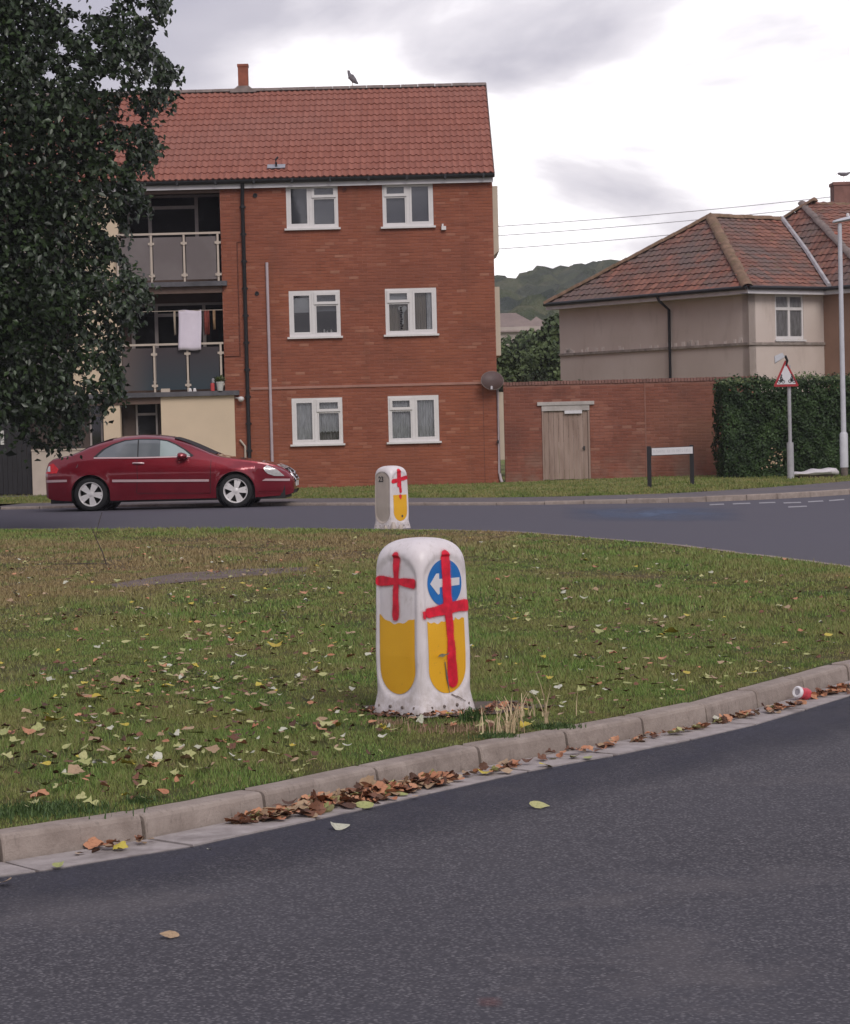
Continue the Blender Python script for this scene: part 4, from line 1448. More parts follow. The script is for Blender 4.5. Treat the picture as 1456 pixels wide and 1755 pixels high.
# washing over the mid railing, plant pot, bottle, clutter - each lies or hangs on the balcony
ry = FY - 0.15
zr = fx(300, 590)[1]
a, c = fx(305, 532), fx(346, 600)
mb = MB()
n, m_ = 10, 12
for i in range(n + 1):
    for j in range(m_ + 1):
        u = i / n; v = j / m_
        x = a[0] + (c[0] - a[0]) * u + 0.006 * math.sin(v * 5)
        z = a[1] + (c[1] - a[1]) * v + (0.012 * math.sin(u * 7))
        y = FY + 0.05 - 0.24 * min(1, v * 1.1) + 0.014 * math.sin(u * 9 + v * 3)
        mb.v.append((x, y, z))
for i in range(n):
    for j in range(m_):
        p = i * (m_ + 1) + j
        mb.f.append((p, p + 1, p + m_ + 2, p + m_ + 1))
cl_ = mb.build('sheet', 'cloth_lilac', None, smooth=60)
md = cl_.modifiers.new('thick', 'SOLIDIFY'); md.thickness = 0.012
tag(cl_, 'pale lilac bed sheet hung to dry over the middle balcony railing', 'washing')
# airer line the sheet hangs from
zz = a[1] - 0.01
MB().tube([(LX + 0.3, FY + 0.055, zz + 0.0), (BX0 - 0.01, FY + 0.055, zz)], 0.008, 6).build('clothes_line', 'cream_paint', flats)
for (px0, px1, m_, lab, y0_, y1_) in [(349, 359, 'cloth_red', 'dark red garment hanging on the middle balcony beside the pale sheet', 528, 575), (364, 369, 'cloth_tan', 'thin tan scarf hanging at the right end of the middle balcony', 522, 565), (297, 301, 'cream_panel', 'narrow pale cloth hanging just left of the lilac sheet', 535, 575)]:
    p, q = fx(px0, y0_), fx(px1, y1_)
    mb = MB(); wavy(mb, p[0], q[1], q[0], zz, FY + 0.06, 0.03, 10, 0.05)
    o = mb.build('garment', m_, None, smooth=60); o.modifiers.new('t', 'SOLIDIFY').thickness = 0.01
    tag(o, lab, 'washing')
pp = at(377, 667, FY - 0.13)
pot = thing('potted_plant', (pp.x, FY - 0.075, S1), 'leafy green plant in a white pot on the edge of the middle balcony', 'plant pot')
MB().lathe([(0, 0.0), (0.065, 0.0), (0.095, 0.19), (0.102, 0.19), (0.102, 0.22), (0.09, 0.22), (0.085, 0.18), (0, 0.18)], 16, Matrix.Translation((pp.x, FY - 0.14, S1))).build('pot', 'pot_white', pot, smooth=40)
mb = MB()
for i in range(90):
    t = rnd.uniform(0, 6.28); el = rnd.uniform(0.25, 1.4); L = rnd.uniform(0.10, 0.24)
    p = Vector((pp.x, FY - 0.14, S1 + 0.2))
    d = Vector((math.cos(t) * math.cos(el), math.sin(t) * math.cos(el) * 0.7, math.sin(el)))
    q = p + d * L; s_ = Vector((-math.sin(t), math.cos(t), 0.2)) * 0.022
    mb.add([p + d * 0.05, q - d * 0.04 + s_, q + Vector((0, 0, -0.03)), q - d * 0.04 - s_], [(0, 1, 2, 3)])
mb.build('foliage', 'hedge_tip', pot)
bp = at(364, 668, FY - 0.13)
bo = thing('bottle', (bp.x, FY - 0.13, S1), 'red bottle with a pale cap beside the white plant pot on the balcony', 'bottle')
MB().lathe([(0, 0), (0.05, 0), (0.052, 0.15), (0.045, 0.19), (0.0, 0.2)], 12, Matrix.Translation((bp.x, FY - 0.125, S1))).build('bottle_body', 'red_plastic', bo, smooth=40)
MB().lathe([(0.03, 0.19), (0.045, 0.22), (0.04, 0.29), (0, 0.31)], 10, Matrix.Translation((bp.x + 0.02, FY - 0.125, S1))).build('cap', 'grey_plastic', bo, smooth=40)
tp = at(329, 668, FY - 0.13)
tr_ = thing('shoes', (tp.x, FY - 0.13, S1), 'pair of white shoes at the foot of the middle balcony post', 'shoes')
for dx in (-0.05, 0.06):
    mb = MB()
    for (y, w, h) in ((0.0, 0.03, 0.05), (0.04, 0.045, 0.07), (0.12, 0.04, 0.09), (0.2, 0.03, 0.11)):
        mb.v += [(tp.x + dx - w, FY - 0.155 + y * 0.6, S1), (tp.x + dx + w, FY - 0.155 + y * 0.6, S1), (tp.x + dx + w * 0.6, FY - 0.155 + y * 0.6, S1 + h), (tp.x + dx - w * 0.6, FY - 0.155 + y * 0.6, S1 + h)]
    for i in range(3):
        for j in range(4):
            mb.f.append((i * 4 + j, i * 4 + (j + 1) % 4, (i + 1) * 4 + (j + 1) % 4, (i + 1) * 4 + j))
    mb.f += [(0, 1, 2, 3), (12, 15, 14, 13)]
    mb.build('shoe', 'white_plastic', tr_)
q = at(284, 668, FY - 0.13)
bx_ = MB().box((q.x - 0.12, FY - 0.155, S1), (q.x + 0.10, FY - 0.125, S1 + 0.085)).build('cardboard_scrap', 'cream_paint')
tag(bx_, 'flat beige scrap of card on the middle balcony edge', 'card')

# ---- ground floor under the balcony
gy = FY + 0.02
x_a, x_b = fx(277, 740)[0], fx(405, 740)[0]
zt_ = S1 - 0.117
MB().box((x_a, FY - 0.06, GZ), (x_b - 0.03, FY - 0.004, zt_)).box((x_a, FY - 0.003, GZ), (BX0 - 0.004, FY + 0.10, zt_)).build('cream_wall', 'cream_render', flats)
cxa, cxb = fx(177, 720)[0], fx(206, 720)[0]
MB().box((cxa, FY - 0.02, GZ), (cxb, FY + 0.28, zt_ - 0.165)).build('column', 'cream_render', flats)
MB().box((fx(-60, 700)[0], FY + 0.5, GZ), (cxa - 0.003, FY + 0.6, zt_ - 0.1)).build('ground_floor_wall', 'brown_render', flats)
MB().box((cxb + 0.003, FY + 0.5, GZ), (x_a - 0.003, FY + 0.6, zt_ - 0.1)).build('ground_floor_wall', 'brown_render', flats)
for (a, c) in (((148, 690), (175, 850)), ((228, 690), (270, 850))):
    p, q = fx(a[0], a[1]), fx(c[0], c[1])
    mb = MB(); frame_rect(mb, p[0], 0.9, q[0], zt_ - 0.12, 0.045, FY + 0.46, FY + 0.498)
    zbar = fx(160, 712)[1]
    mb.box((p[0] + 0.046, FY + 0.461, zbar - 0.03), (q[0] - 0.046, FY + 0.497, zbar + 0.03))
    fr = mb.build('ground_floor_window', 'dull_frame', flats)
    pane_quad(p[0] + 0.046, 0.946, q[0] - 0.046, zt_ - 0.166, FY + 0.480).build('pane', 'window_glass', fr)
    MB().box((p[0] + 0.02, FY + 0.4875, 0.92), (q[0] - 0.02, FY + 0.4985, zt_ - 0.13)).build('dark_backing', 'interior_dark', fr)  # thin near-black sheet in place of an unlit interior
# pale low wall and black double gate at far left
p, q = fx(62, 768), fx(150, 845)
lw = MB().box((p[0], FY - 0.75, GZ), (fx(176, 800)[0], FY - 0.62, fx(100, 772)[1])).box((p[0] - 0.01, FY - 0.77, fx(100, 772)[1]), (fx(176, 800)[0] + 0.01, FY - 0.60, fx(100, 772)[1] + 0.04)).build('low_wall', 'cream_paint')
tag(lw, 'low pale rendered wall behind the boot of the red car', 'wall')
dg = thing('entrance_gate', (fx(30, 845)[0], FY - 0.6, GZ), 'tall black boarded gate at the left edge behind the hanging branches', 'gate')
gx0, gx1g = fx(-70, 800)[0], p[0] - 0.03
n = 16
for i in range(n):
    a = gx0 + (gx1g - gx0) * i / n; c = gx0 + (gx1g - gx0) * (i + 1) / n
    MB().box((a + 0.004, FY - 0.62 + 0.004 * (i % 2), GZ + 0.06), (c - 0.004, FY - 0.59, 2.35)).build('plank', 'dark_door', dg)
MB().box((gx0, FY - 0.585, GZ + 0.4), (gx1g, FY - 0.55, GZ + 0.5)).box((gx0, FY - 0.585, 1.9), (gx1g, FY - 0.55, 2.0)).build('rail', 'dark_door', dg)
MB().box((fx(8, 750)[0], FY - 0.65, fx(8, 762)[1]), (fx(14, 750)[0], FY - 0.625, fx(8, 738)[1])).build('sign_plate', 'pot_white', dg)
# paved strip in front
MB().box((-17, FY - 1.4, GZ - 0.02), (BX0 - 0.3, FY + 0.45, GZ + 0.022)).build('forecourt', 'pavement_tar', kind='structure')

# satellite dish
dc = at(845, 651, FY - 0.3)
dish = thing('satellite_dish', (1.8, FY - 0.02, dc.z - 0.1), 'brown oval satellite dish fixed at the right corner of the brick block', 'satellite dish')
T = Matrix.Translation(dc) @ Matrix.Rotation(rad(18), 4, 'Z') @ Matrix.Rotation(rad(78), 4, 'X') @ Matrix.Diagonal((1.0, 0.80, 1, 1))
mb = MB(); mb.lathe([(0, 0.0), (0.12, -0.012), (0.22, -0.04), (0.285, -0.075), (0.29, -0.07), (0.22, -0.03), (0.12, 0.0), (0, 0.012)], 28, T)
mb.build('reflector', 'dish_brown', dish, smooth=50)
T2 = T @ Matrix.Translation((0, 0, -0.085))
MB().lathe([(0.283, 0.0), (0.296, 0.004), (0.296, 0.018), (0.283, 0.018)], 28, T2).build('rim', 'grey_ridge', dish, smooth=50)
MB().tube([dc + Vector((0.02, 0.05, -0.1)), Vector((1.80, FY - 0.02, dc.z - 0.22))], 0.022, 8).build('bracket', 'grey_plastic', dish)
MB().tube([dc + Vector((-0.02, 0, -0.2)), dc + Vector((-0.06, -0.26, -0.24))], 0.012, 6).tube([dc + Vector((-0.06, -0.26, -0.24)), dc + Vector((-0.05, -0.22, -0.16))], 0.028, 8).build('receiver_arm', 'grey_plastic', dish)


# ---- gulls
def skin_body(name, pts, edges, radii, m, parent, sub=2):
    me = bpy.data.meshes.new(name)
    me.from_pydata([tuple(p) for p in pts], edges, [])
    me.materials.append(M(m))
    o = bpy.data.objects.new(name, me); COL.objects.link(o)
    sk = o.modifiers.new('skin', 'SKIN')
    for i, r_ in enumerate(radii):
        me.skin_vertices[0].data[i].radius = (r_, r_) if not isinstance(r_, tuple) else r_
    me.skin_vertices[0].data[0].use_root = True
    ss = o.modifiers.new('s', 'SUBSURF'); ss.levels = sub; ss.render_levels = sub
    if parent:
        o.parent = parent; o.matrix_parent_inverse = inv_world(parent)
    return o


def gull(base, h, facing, lean, label, pose=0):
    g = thing('gull', base, label, 'bird')
    f = Vector((facing, 0, 0)); s_ = h
    B = Vector(base)
    P = lambda x, z, y=0: B + Vector((facing * x * s_, y * s_, z * s_))
    if pose == 0:
        pts = [P(0.0, 0.40), P(0.10, 0.56), P(0.20, 0.72), P(0.22, 0.86), P(0.20, 0.93), P(-0.14, 0.26), P(-0.34, 0.10)]
        ed = [(0, 1), (1, 2), (2, 3), (3, 4), (0, 5), (5, 6)]
        rr = [0.19 * s_, 0.17 * s_, 0.10 * s_, 0.085 * s_, 0.10 * s_, 0.14 * s_, 0.05 * s_]
        beak = (P(0.25, 0.92), P(0.34, 0.89)); legs = P(0.02, 0.26)
    else:
        pts = [P(0.0, 0.55), P(0.22, 0.62), P(0.36, 0.66), P(0.44, 0.62), P(-0.25, 0.62), P(-0.5, 0.74)]
        ed = [(0, 1), (1, 2), (2, 3), (0, 4), (4, 5)]
        rr = [0.15 * s_, 0.13 * s_, 0.08 * s_, 0.085 * s_, 0.11 * s_, 0.035 * s_]
        beak = (P(0.5, 0.6), P(0.6, 0.54)); legs = P(0.0, 0.42)
    skin_body('body', pts, ed, rr, 'gull_grey', g)
    MB().tube([beak[0], beak[1]], 0.022 * s_, 6, 0.008 * s_).build('beak', 'straw', g)
    for dy in (-0.05, 0.05):
        MB().tube([legs + Vector((0, dy * s_, 0.05 * s_)), Vector((legs.x + dy * 0.3 * s_, B.y + dy * s_, B.z))], 0.012 * s_, 6).build('leg', 'straw', g)
    return g


gb_ = at(604, 146, RY); gb_.z = RZ + 0.085
gull(gb_, 0.44, -1, 0, 'grey gull standing upright on the tiled ridge of the brick block')

# ================================================================== GARDEN WALL + GATE
wxa, wxb = 2.0, fx(1302, 648, 60.0)[0]
WTOP = fx(1080, 650)[1]
gw = thing('garden_wall', (5, FY, 0.05), 'long red brick garden wall with dark coping between the flats and the hedge', 'wall')
ga, gc = fx(931, 828), fx(1013, 693)
gh = (fx(931, 800)[0], -0.1, fx(1013, 800)[0], gc[1])
WY = FY + 0.25
mb = MB()
for (x0, z0, x1, z1) in wall_cells(wxa, wxb, -0.1, WTOP - 0.08, [gh]):
    mb.box((x0, WY + 0.0065, z0), (x1, WY + 0.22, z1))
gwall = mb.build('wall_core', 'garden_mortar', gw)
bricks(gwall, Matrix.Translation((0, WY, 0)), wxa, wxb, 0.02, WTOP - 0.08, [gh], 'garden_brick', 280, 'brickwork', score=lambda x, z: -z)
x = wxa
cop = MB().box((0, 0, 0), (0.068, 0.27, 0.085)).mesh('coping_brick', 'old_chimney_brick')
while x < wxb - 0.07:
    place('coping_brick', cop, gwall, Matrix.Translation((x, WY - 0.02 + rnd.uniform(-0.004, 0.004), WTOP - 0.078 + rnd.uniform(-0.006, 0.006))) @ Matrix.Rotation(rnd.uniform(-0.03, 0.03), 4, 'Z')); x += 0.078
# pier line
xp = fx(1108, 740)[0]
MB().box((xp - 0.02, WY - 0.012, 0.0), (xp + 0.015, WY + 0.01, WTOP - 0.09)).build('pier_joint', 'garden_mortar', gw)
# gate
gt = thing('garden_gate', ((gh[0] + gh[2]) / 2, WY, 0.08), 'weathered vertical board gate under a pale timber lintel in the garden wall', 'gate')
nb_ = 9
gx0, gx1_ = gh[0] + 0.045, gh[2] - 0.045
gz1 = fx(970, 704)[1]
for i in range(nb_):
    a = gx0 + (gx1_ - gx0) * i / nb_; c = gx0 + (gx1_ - gx0) * (i + 1) / nb_
    MB().box((a + 0.003, WY + 0.015 + 0.005 * rnd.random(), 0.10 + 0.015 * rnd.random()), (c - 0.003, WY + 0.04, gz1)).build('plank', 'weathered_wood', gt)
for sx_ in ((gh[0] + 0.001, gx0 - 0.003), (gx1_ + 0.003, gh[2] - 0.001)):
    MB().box((sx_[0], WY - 0.02, 0.05), (sx_[1], WY + 0.10, gz1 + 0.005)).build('gate_post', 'weathered_wood', gt)
l0, l1 = fx(921, 690), fx(1019, 690)
MB().box((l0[0], WY - 0.05, fx(970, 694)[1]), (l1[0], WY + 0.10, fx(970, 688)[1])).build('lintel_cap', 'old_white_paint', gt)
MB().box((gh[0] + 0.0, WY - 0.03, gz1 + 0.006), (gh[2] - 0.0, WY + 0.09, fx(970, 694)[1] - 0.002)).build('lintel', 'old_white_paint', gt)
a, c = fx(968, 709), fx(998, 703)
MB().box((a[0], WY - 0.045, a[1]), (c[0], WY - 0.031, c[1])).build('number_plate_board', 'sign_white', gt)
q = fx(1002, 768)
MB().box((q[0] - 0.02, WY - 0.01, q[1] - 0.05), (q[0] + 0.02, WY + 0.013, q[1] + 0.05)).tube([(q[0], WY - 0.04, q[1]), (q[0] - 0.06, WY - 0.04, q[1])], 0.012, 6).build('latch', 'black_plastic', gt)

# ================================================================== RENDERED HOUSE
EVZ = 4.98
dU = Vector((0.804, 0.595, 0)).normalized()       # along the front face, away to the right
dL = Vector((-0.595, 0.804, 0)).normalized()      # along the side face, away to the left
Cn = Vector((8.83, 66.0, 0.0))
house = thing('rendered_house', (10, 69, 0.1), 'beige pebbledashed house with a mottled brown hipped tile roof behind the hedge', 'house')
SIDE, FRONT = 7.95, 2.85
FLc = Cn + dL * SIDE
J = Cn + dU * FRONT
up = Vector((0, 0, 1))


def wall_quad(name, a, c, z0, z1, m, parent, hs=(), thick=0.25):
    """wall from a to c (world xy), outward side on the right of a->c"""
    d = (c - a); L = d.length; d.normalize()
    nrm = Vector((d.y, -d.x, 0))
    T = Matrix((d, -nrm, up)).transposed().to_4x4(); T.translation = a
    mb = MB()
    for (x0, zz0, x1, zz1) in wall_cells(0, L, z0, z1, hs):
        mb.box((x0, 0, zz0), (x1, thick, zz1), T)
    return mb.build(name, m, parent), T, L


# side wall seen on the left, front wall with the window
ws, Ts, Ls = wall_quad('side_wall', FLc, Cn, 0, EVZ - 0.1, 'house_render', house)


def on_front(px, py):
    d = ray(px, py); n = Vector((dU.y, -dU.x, 0))
    t = (Cn - CAM).dot(n) / d.dot(n)
    p = CAM + d * t
    return (p - Cn).dot(dU), p.z


wa = on_front(1329, 582); wb = on_front(1376, 505)
hole = (wa[0], wa[1], wb[0], EVZ - 0.16)
wf, Tf, Lf = wall_quad('front_wall', Cn, J, 0, EVZ - 0.1, 'house_render', house, [hole])
mb = MB()
x0, z0, x1, z1 = hole
frame_rect(mb, 0, 0, 1, 1, 0.1, 0, 0.1) if False else None


def fbox(mb, a, c):
    mb.box(a, c, Tf)


fw_ = MB(); t = 0.055
for (a, c) in [((x0, 0.02, z0), (x1, 0.09, z0 + 0.09)), ((x0, 0.02, z1 - t), (x1, 0.09, z1)), ((x0, 0.02, z0 + 0.09), (x0 + t, 0.09, z1 - t)), ((x1 - t, 0.02, z0 + 0.09), (x1, 0.09, z1 - t)),
               (((x0 + x1) / 2 - 0.04, 0.018, z0 + 0.09), ((x0 + x1) / 2 + 0.04, 0.088, z1 - t)), ((x0 + t, 0.016, z1 - 0.42), (x1 - t, 0.086, z1 - 0.34))]:
    fbox(fw_, a, c)
hw = fw_.build('window', 'white_plastic', house)
pane_quad(x0 + 0.05, z0 + 0.08, x1 - 0.05, z1 - 0.05, 0.05, Tf).build('pane', 'window_glass', hw)
MB().box((x0 - 0.04, -0.06, z0 - 0.05), (x1 + 0.04, 0.02, z0 + 0.0), Tf).build('sill', 'white_plastic', hw)
MB().box((x0 + 0.02, 0.062, z0 + 0.02), (x1 - 0.02, 0.08, z1 - 0.02), Tf).build('curtain', 'grey_net', hw)
# string band round the house, weather stained
zb = on_front(1310, 588)[1]
bnd = MB().box((0.0, -0.05, zb - 0.05), (Ls + 0.05, -0.001, zb + 0.02), Ts).box((-0.0, -0.05, zb - 0.05), (Lf, -0.001, zb + 0.02), Tf)
bnd = bnd.build('string_band', 'stained_band', house)
mb = MB()
for i in range(34):
    u = rnd.uniform(0.2, Ls - 0.2); w = rnd.uniform(0.04, 0.16); h = rnd.uniform(0.06, 0.16)
    mb.box((u, -0.012, zb + 0.021), (u + w, -0.001, zb + 0.02 + h), Ts)
for i in range(9):
    u = rnd.uniform(x0 - 0.25, x1 + 0.1); w = rnd.uniform(0.05, 0.12)
    mb.box((u, -0.012, zb + 0.021), (u + w, -0.001, zb + 0.02 + rnd.uniform(0.04, 0.09)), Tf)
mb.build('lime_stains', 'lime', bnd, kind='stuff')
# fascia and gutter along the eaves
OV = 0.28
E0 = FLc - dU * OV + dL * OV; E1 = Cn - dU * OV * 0 - dL * OV - dU * OV; E2 = J - dL * OV
E1 = Cn - dU * OV - dL * OV


def eave_line(parent, pts, z, fm='fascia_paint'):
    mb = MB(); gb = MB()
    for a, c in zip(pts[:-1], pts[1:]):
        d = (c - a).normalized(); nrm = Vector((d.y, -d.x, 0))
        T = Matrix((d, -nrm, up)).transposed().to_4x4(); T.translation = a
        L = (c - a).length
        mb.box((0, 0.0, z - 0.16), (L, 0.02, z - 0.02), T)
        mb.box((0, 0.02, z - 0.16), (L, OV + 0.02, z - 0.14), T)
        gb.tube([T @ Vector((0, -0.05, z - 0.0)), T @ Vector((L, -0.05, z - 0.0))], 0.055, 8)
    mb.build('fascia', fm, parent); gb.build('gutter', 'black_plastic', parent)


eave_line(house, [E0, E1, E2], EVZ)
# downpipe
dpx = at(1146, 520, 68.6)
t_ = None
for k in range(200):
    u = Ls * k / 200
    p = Ts @ Vector((u, -0.06, 4))
    q = p - CAM
    px_ = 728 + FPX * q.dot(RV) / q.dot(F)
    if px_ > 1146:
        t_ = u; break
MB().tube([Ts @ Vector((t_ - 0.2, -0.3, EVZ - 0.05)), Ts @ Vector((t_ - 0.15, -0.28, EVZ - 0.16)), Ts @ Vector((t_, -0.06, EVZ - 0.42)), Ts @ Vector((t_, -0.06, 0.2))], 0.042, 8).build('downpipe', 'black_plastic', house, smooth=40)
MB().box((-0.35, 0.3, 3.72), (-0.001, 0.42, 3.92), Ts).build('alarm_box', 'old_white_paint', house)
C2 = Vector((fx(1502, 500, 66.0)[0], 66.0, 0))
# roof planes
AP = Vector((8.42, 70.7, 7.28))                 # hip apex
RD = dU
AP2 = Vector((11.35, 72.0, 7.62))               # ridge end of the neighbour's roof
VB = Vector((E2.x, E2.y, EVZ))                  # valley foot
_pn = (Vector((C2.x, C2.y - 0.28, EVZ)) - VB).cross(AP2 - VB)
RE = AP + RD * ((VB - AP).dot(_pn) / RD.dot(_pn))                               # where ridge dies into neighbour's roof
hr = MB()
e0, e1 = Vector((E0.x, E0.y, EVZ)), Vector((E1.x, E1.y, EVZ))
back = FLc + dU * 9; back.z = EVZ
hr.add([e0, e1, AP, VB, RE, back], [(0, 1, 2), (1, 3, 4, 2), (0, 2, 4, 5)])
hroof = hr.build('roof', 'old_tile', house)


def tile_face(parent, a, c, top_pts, budget, stuff, tw=0.24, gauge=0.27, mname='old_tile', grow=0.09):
    """a->c eave edge; polygon a, c, *top_pts in the plane"""
    ud = (c - a).normalized()
    n = ud.cross(top_pts[0] - a).normalized()
    if n.z < 0: n = -n
    vd_ = n.cross(ud).normalized()
    if vd_.z < 0: vd_ = -vd_
    P = [a, c, *top_pts]
    uv = [((p - a).dot(ud), (p - a).dot(vd_)) for p in P]
    u0 = min(p[0] for p in uv); W = max(p[0] for p in uv) - u0; H = max(p[1] for p in uv)
    uv2 = [(p[0] - u0, p[1]) for p in uv]
    o = a + ud * u0 + n * 0.01
    W = math.ceil(W / tw) * tw; H = math.ceil(H / gauge) * gauge
    tiled_plane(parent, o, ud, vd_, n, W, H, tw, gauge, uv2, mname, budget, stuff, order=lambda t: t[1], amp=0.026, nrolls=1 if tw < 0.26 else 2, jit=0.006, grow=grow)


tile_face(hroof, e0, e1, [AP], 150, 'roof_tiling')
tile_face(hroof, e1, VB, [RE, AP], 130, 'roof_tiling', grow=0.04)


def ridge_run(parent, a, c, m, r_=0.15, step=0.4):
    d = (c - a); L = d.length; d.normalize()
    s_ = d.cross(up).normalized(); n = s_.cross(d)
    mb = MB(); k = 6
    for i in range(k + 1):
        t = math.pi * i / k
        mb.v += [(0, -r_ * math.cos(t), r_ * 0.75 * math.sin(t)), (step * 0.98, -r_ * 1.04 * math.cos(t), r_ * 0.8 * math.sin(t))]
    mb.f = [(2 * i, 2 * i + 1, 2 * i + 3, 2 * i + 2) for i in range(k)] + [tuple(2 * i + 1 for i in range(k + 1))]
    me = mb.mesh('ridge_tile', m, 40)
    x = 0
    while x < L:
        T = Matrix((d, s_, n)).transposed().to_4x4(); T.translation = a + d * x + n * (0.0 + rnd.uniform(-0.008, 0.008))
        place('ridge_tile', me, parent, T); x += step


ridge_run(hroof, e0, AP, 'moss_ridge'); ridge_run(hroof, e1, AP, 'moss_ridge', 0.16); ridge_run(hroof, AP, RE, 'moss_ridge')
# lead valley
vv = MB().tube([VB + Vector((-0.05, -0.08, 0.09)), VB.lerp(RE, 0.5) + Vector((0.0, -0.05, 0.09)), RE + Vector((-0.05, -0.12, 0.06))], 0.07, 6)
vv.build('valley_lead', 'valley_lead', hroof)

# neighbour (darker rendered) house
nh = thing('neighbour_house', (14, 70, 0.1), 'brown rendered house with grey-red hipped roof and tall brick chimney at the right edge', 'house')
C2 = Vector((fx(1502, 500, 66.0)[0], 66.0, 0)); C3 = Vector((21, 67.2, 0))
wall_quad('side_wall', J + Vector((0.001, -0.001, 0)), C2, 0, EVZ - 0.1, 'house_brown_render', nh)
wall_quad('front_wall', C2, C3, 0, EVZ - 0.1, 'house_brown_render', nh)
j1 = Vector((J.x - 0.05, J.y - 0.28, 0)); c21 = C2 + Vector((0.0, -0.28, 0)); c31 = C3 + Vector((0, -0.28, 0))
eave_line(nh, [j1, c21, c31], EVZ)
p0, p1, p2_ = Vector((VB.x, VB.y, EVZ)), Vector((c21.x, c21.y, EVZ)), Vector((c31.x, c31.y, EVZ))
RR = Vector((20, 73.0, 7.62))
nr_ = MB().add([p0, p1, AP2, p2_, RR, RE, Vector((21, 79, EVZ))], [(0, 1, 2, 5), (1, 3, 4, 2), (2, 4, 6)]).build('roof', 'old_tile', nh)
tile_face(nr_, p0, p1, [AP2, RE], 150, 'roof_tiling', grow=0.0)
tile_face(nr_, p1, p2_, [RR, AP2], 60, 'roof_tiling')
ridge_run(nr_, p1, AP2, 'grey_ridge', 0.13); ridge_run(nr_, AP2, RR, 'moss_ridge'); ridge_run(nr_, RE, AP2, 'moss_ridge')
a, c = at(1427, 366, 72.6), at(1494, 312, 72.6)
mb = MB().box((a.x, 72.3, a.z - 0.7), (c.x, 73.0, c.z - 0.09))
chn = mb.build('chimney', 'old_chimney_brick', nr_)
MB().box((a.x - 0.03, 72.27, c.z - 0.089), (c.x + 0.03, 73.03, c.z)).build('chimney_cap', 'old_chimney_brick', chn)
gull(Vector((at(1446, 312, 72.6).x, 72.6, c.z)), 0.42, -1, 1, 'gull crouching forwards on top of the tall brick chimney', 1)

# ================================================================== HEDGE
hx0 = fx(1240, 740, 57.3)[0]
HZ = fx(1300, 655, 57.3)[1]
hedge = thing('hedge', (hx0 + 4, 57.9, 0.1), 'tall clipped dark green hedge behind the cycle warning sign', 'hedge')
MB().box((hx0 + 0.3, 57.62, 0.08), (hx0 + 9, 58.7, HZ - 0.25)).build('dark_core', 'interior_dark', hedge)  # near-black box; the hedge's inner shade is put into its colour


def leaf_cloud(P, N, size, mat_name, name, parent, seed=0, droop=0.0, kind=None, asp=0.55):
    """P: (n,3) positions, N: (n,3) preferred facing; each leaf a folded diamond of two triangles"""
    r_ = np.random.default_rng(seed)
    n = len(P)
    nn_ = N + r_.normal(0, 0.55, (n, 3)); nn_ /= np.linalg.norm(nn_, axis=1, keepdims=True)
    t = r_.normal(0, 1, (n, 3)); t[:, 2] -= droop
    t -= (t * nn_).sum(1, keepdims=True) * nn_; t /= np.linalg.norm(t, axis=1, keepdims=True)
    s_ = np.cross(nn_, t)
    L = (size * r_.uniform(0.6, 1.25, n))[:, None]; W = L * asp
    a = P - t * L * 0.5; c = P + t * L * 0.5
    l = P + s_ * W * 0.5 + nn_ * L * 0.10 - t * L * 0.08; r2 = P - s_ * W * 0.5 + nn_ * L * 0.10 - t * L * 0.08
    v = np.stack([a, l, c, a, c, r2], 1).reshape(-1, 3)
    # weld as 4-vert islands for per-leaf colour
    verts = np.stack([a, l, c, r2], 1).reshape(-1, 3)
    idx = np.arange(n)[:, None] * 4
    loops = np.concatenate([idx + 0, idx + 1, idx + 2, idx + 0, idx + 2, idx + 3], 1).ravel().astype(np.int32)
    me = bpy.data.meshes.new(name)
    me.vertices.add(len(verts)); me.vertices.foreach_set('co', verts.astype(np.float32).ravel())
    me.loops.add(len(loops)); me.loops.foreach_set('vertex_index', loops)
    me.polygons.add(2 * n)
    me.polygons.foreach_set('loop_start', np.arange(0, 6 * n, 3, dtype=np.int32)); me.polygons.foreach_set('loop_total', np.full(2 * n, 3, dtype=np.int32))
    me.materials.append(M(mat_name)); me.update(calc_edges=True)
    return link(name, me, parent, kind=kind)


def bumpy(x, y):
    return 0.06 * np.sin(x * 3.1 + y * 2.0) + 0.05 * np.sin(x * 7.3 - y * 5.1) + 0.03 * np.sin(x * 13 + y * 11)


n = 46000
x = nr.uniform(hx0, hx0 + 9, n); z = nr.uniform(0.12, HZ, n)
Pf = np.stack([x, 57.3 + bumpy(x, z) + np.abs(nr.normal(0, 0.11, n)), z], 1); Nf = np.tile([0, -1, 0.25], (n, 1))
n = 7000
x = nr.uniform(hx0, hx0 + 9, n); y = nr.uniform(57.3, 58.9, n)
Pt = np.stack([x, y, HZ + bumpy(x, y) + np.abs(nr.normal(0, 0.05, n)) - 0.03], 1); Nt = np.tile([0, -0.2, 1.0], (n, 1))
n = 5000
y = nr.uniform(57.3, 58.9, n); z = nr.uniform(0.12, HZ, n)
Pl = np.stack([hx0 + bumpy(y * 1.5, z) + np.abs(nr.normal(0, 0.07, n)), y, z], 1); Nl = np.tile([-1, 0, 0.25], (n, 1))
leaf_cloud(np.concatenate([Pf, Pt, Pl]), np.concatenate([Nf, Nt, Nl]).astype(float), 0.085, 'hedge_leaf', 'foliage', hedge, 3)
n = 1500
x = nr.uniform(hx0, hx0 + 9, n)
leaf_cloud(np.stack([x, nr.uniform(57.25, 57.8, n), HZ + bumpy(x, x) + nr.uniform(0.0, 0.16, n) * (nr.random(n) ** 1.5)], 1), np.tile([0, -0.6, 0.7], (n, 1)).astype(float), 0.075, 'hedge_tip', 'new_shoots', hedge, 5)
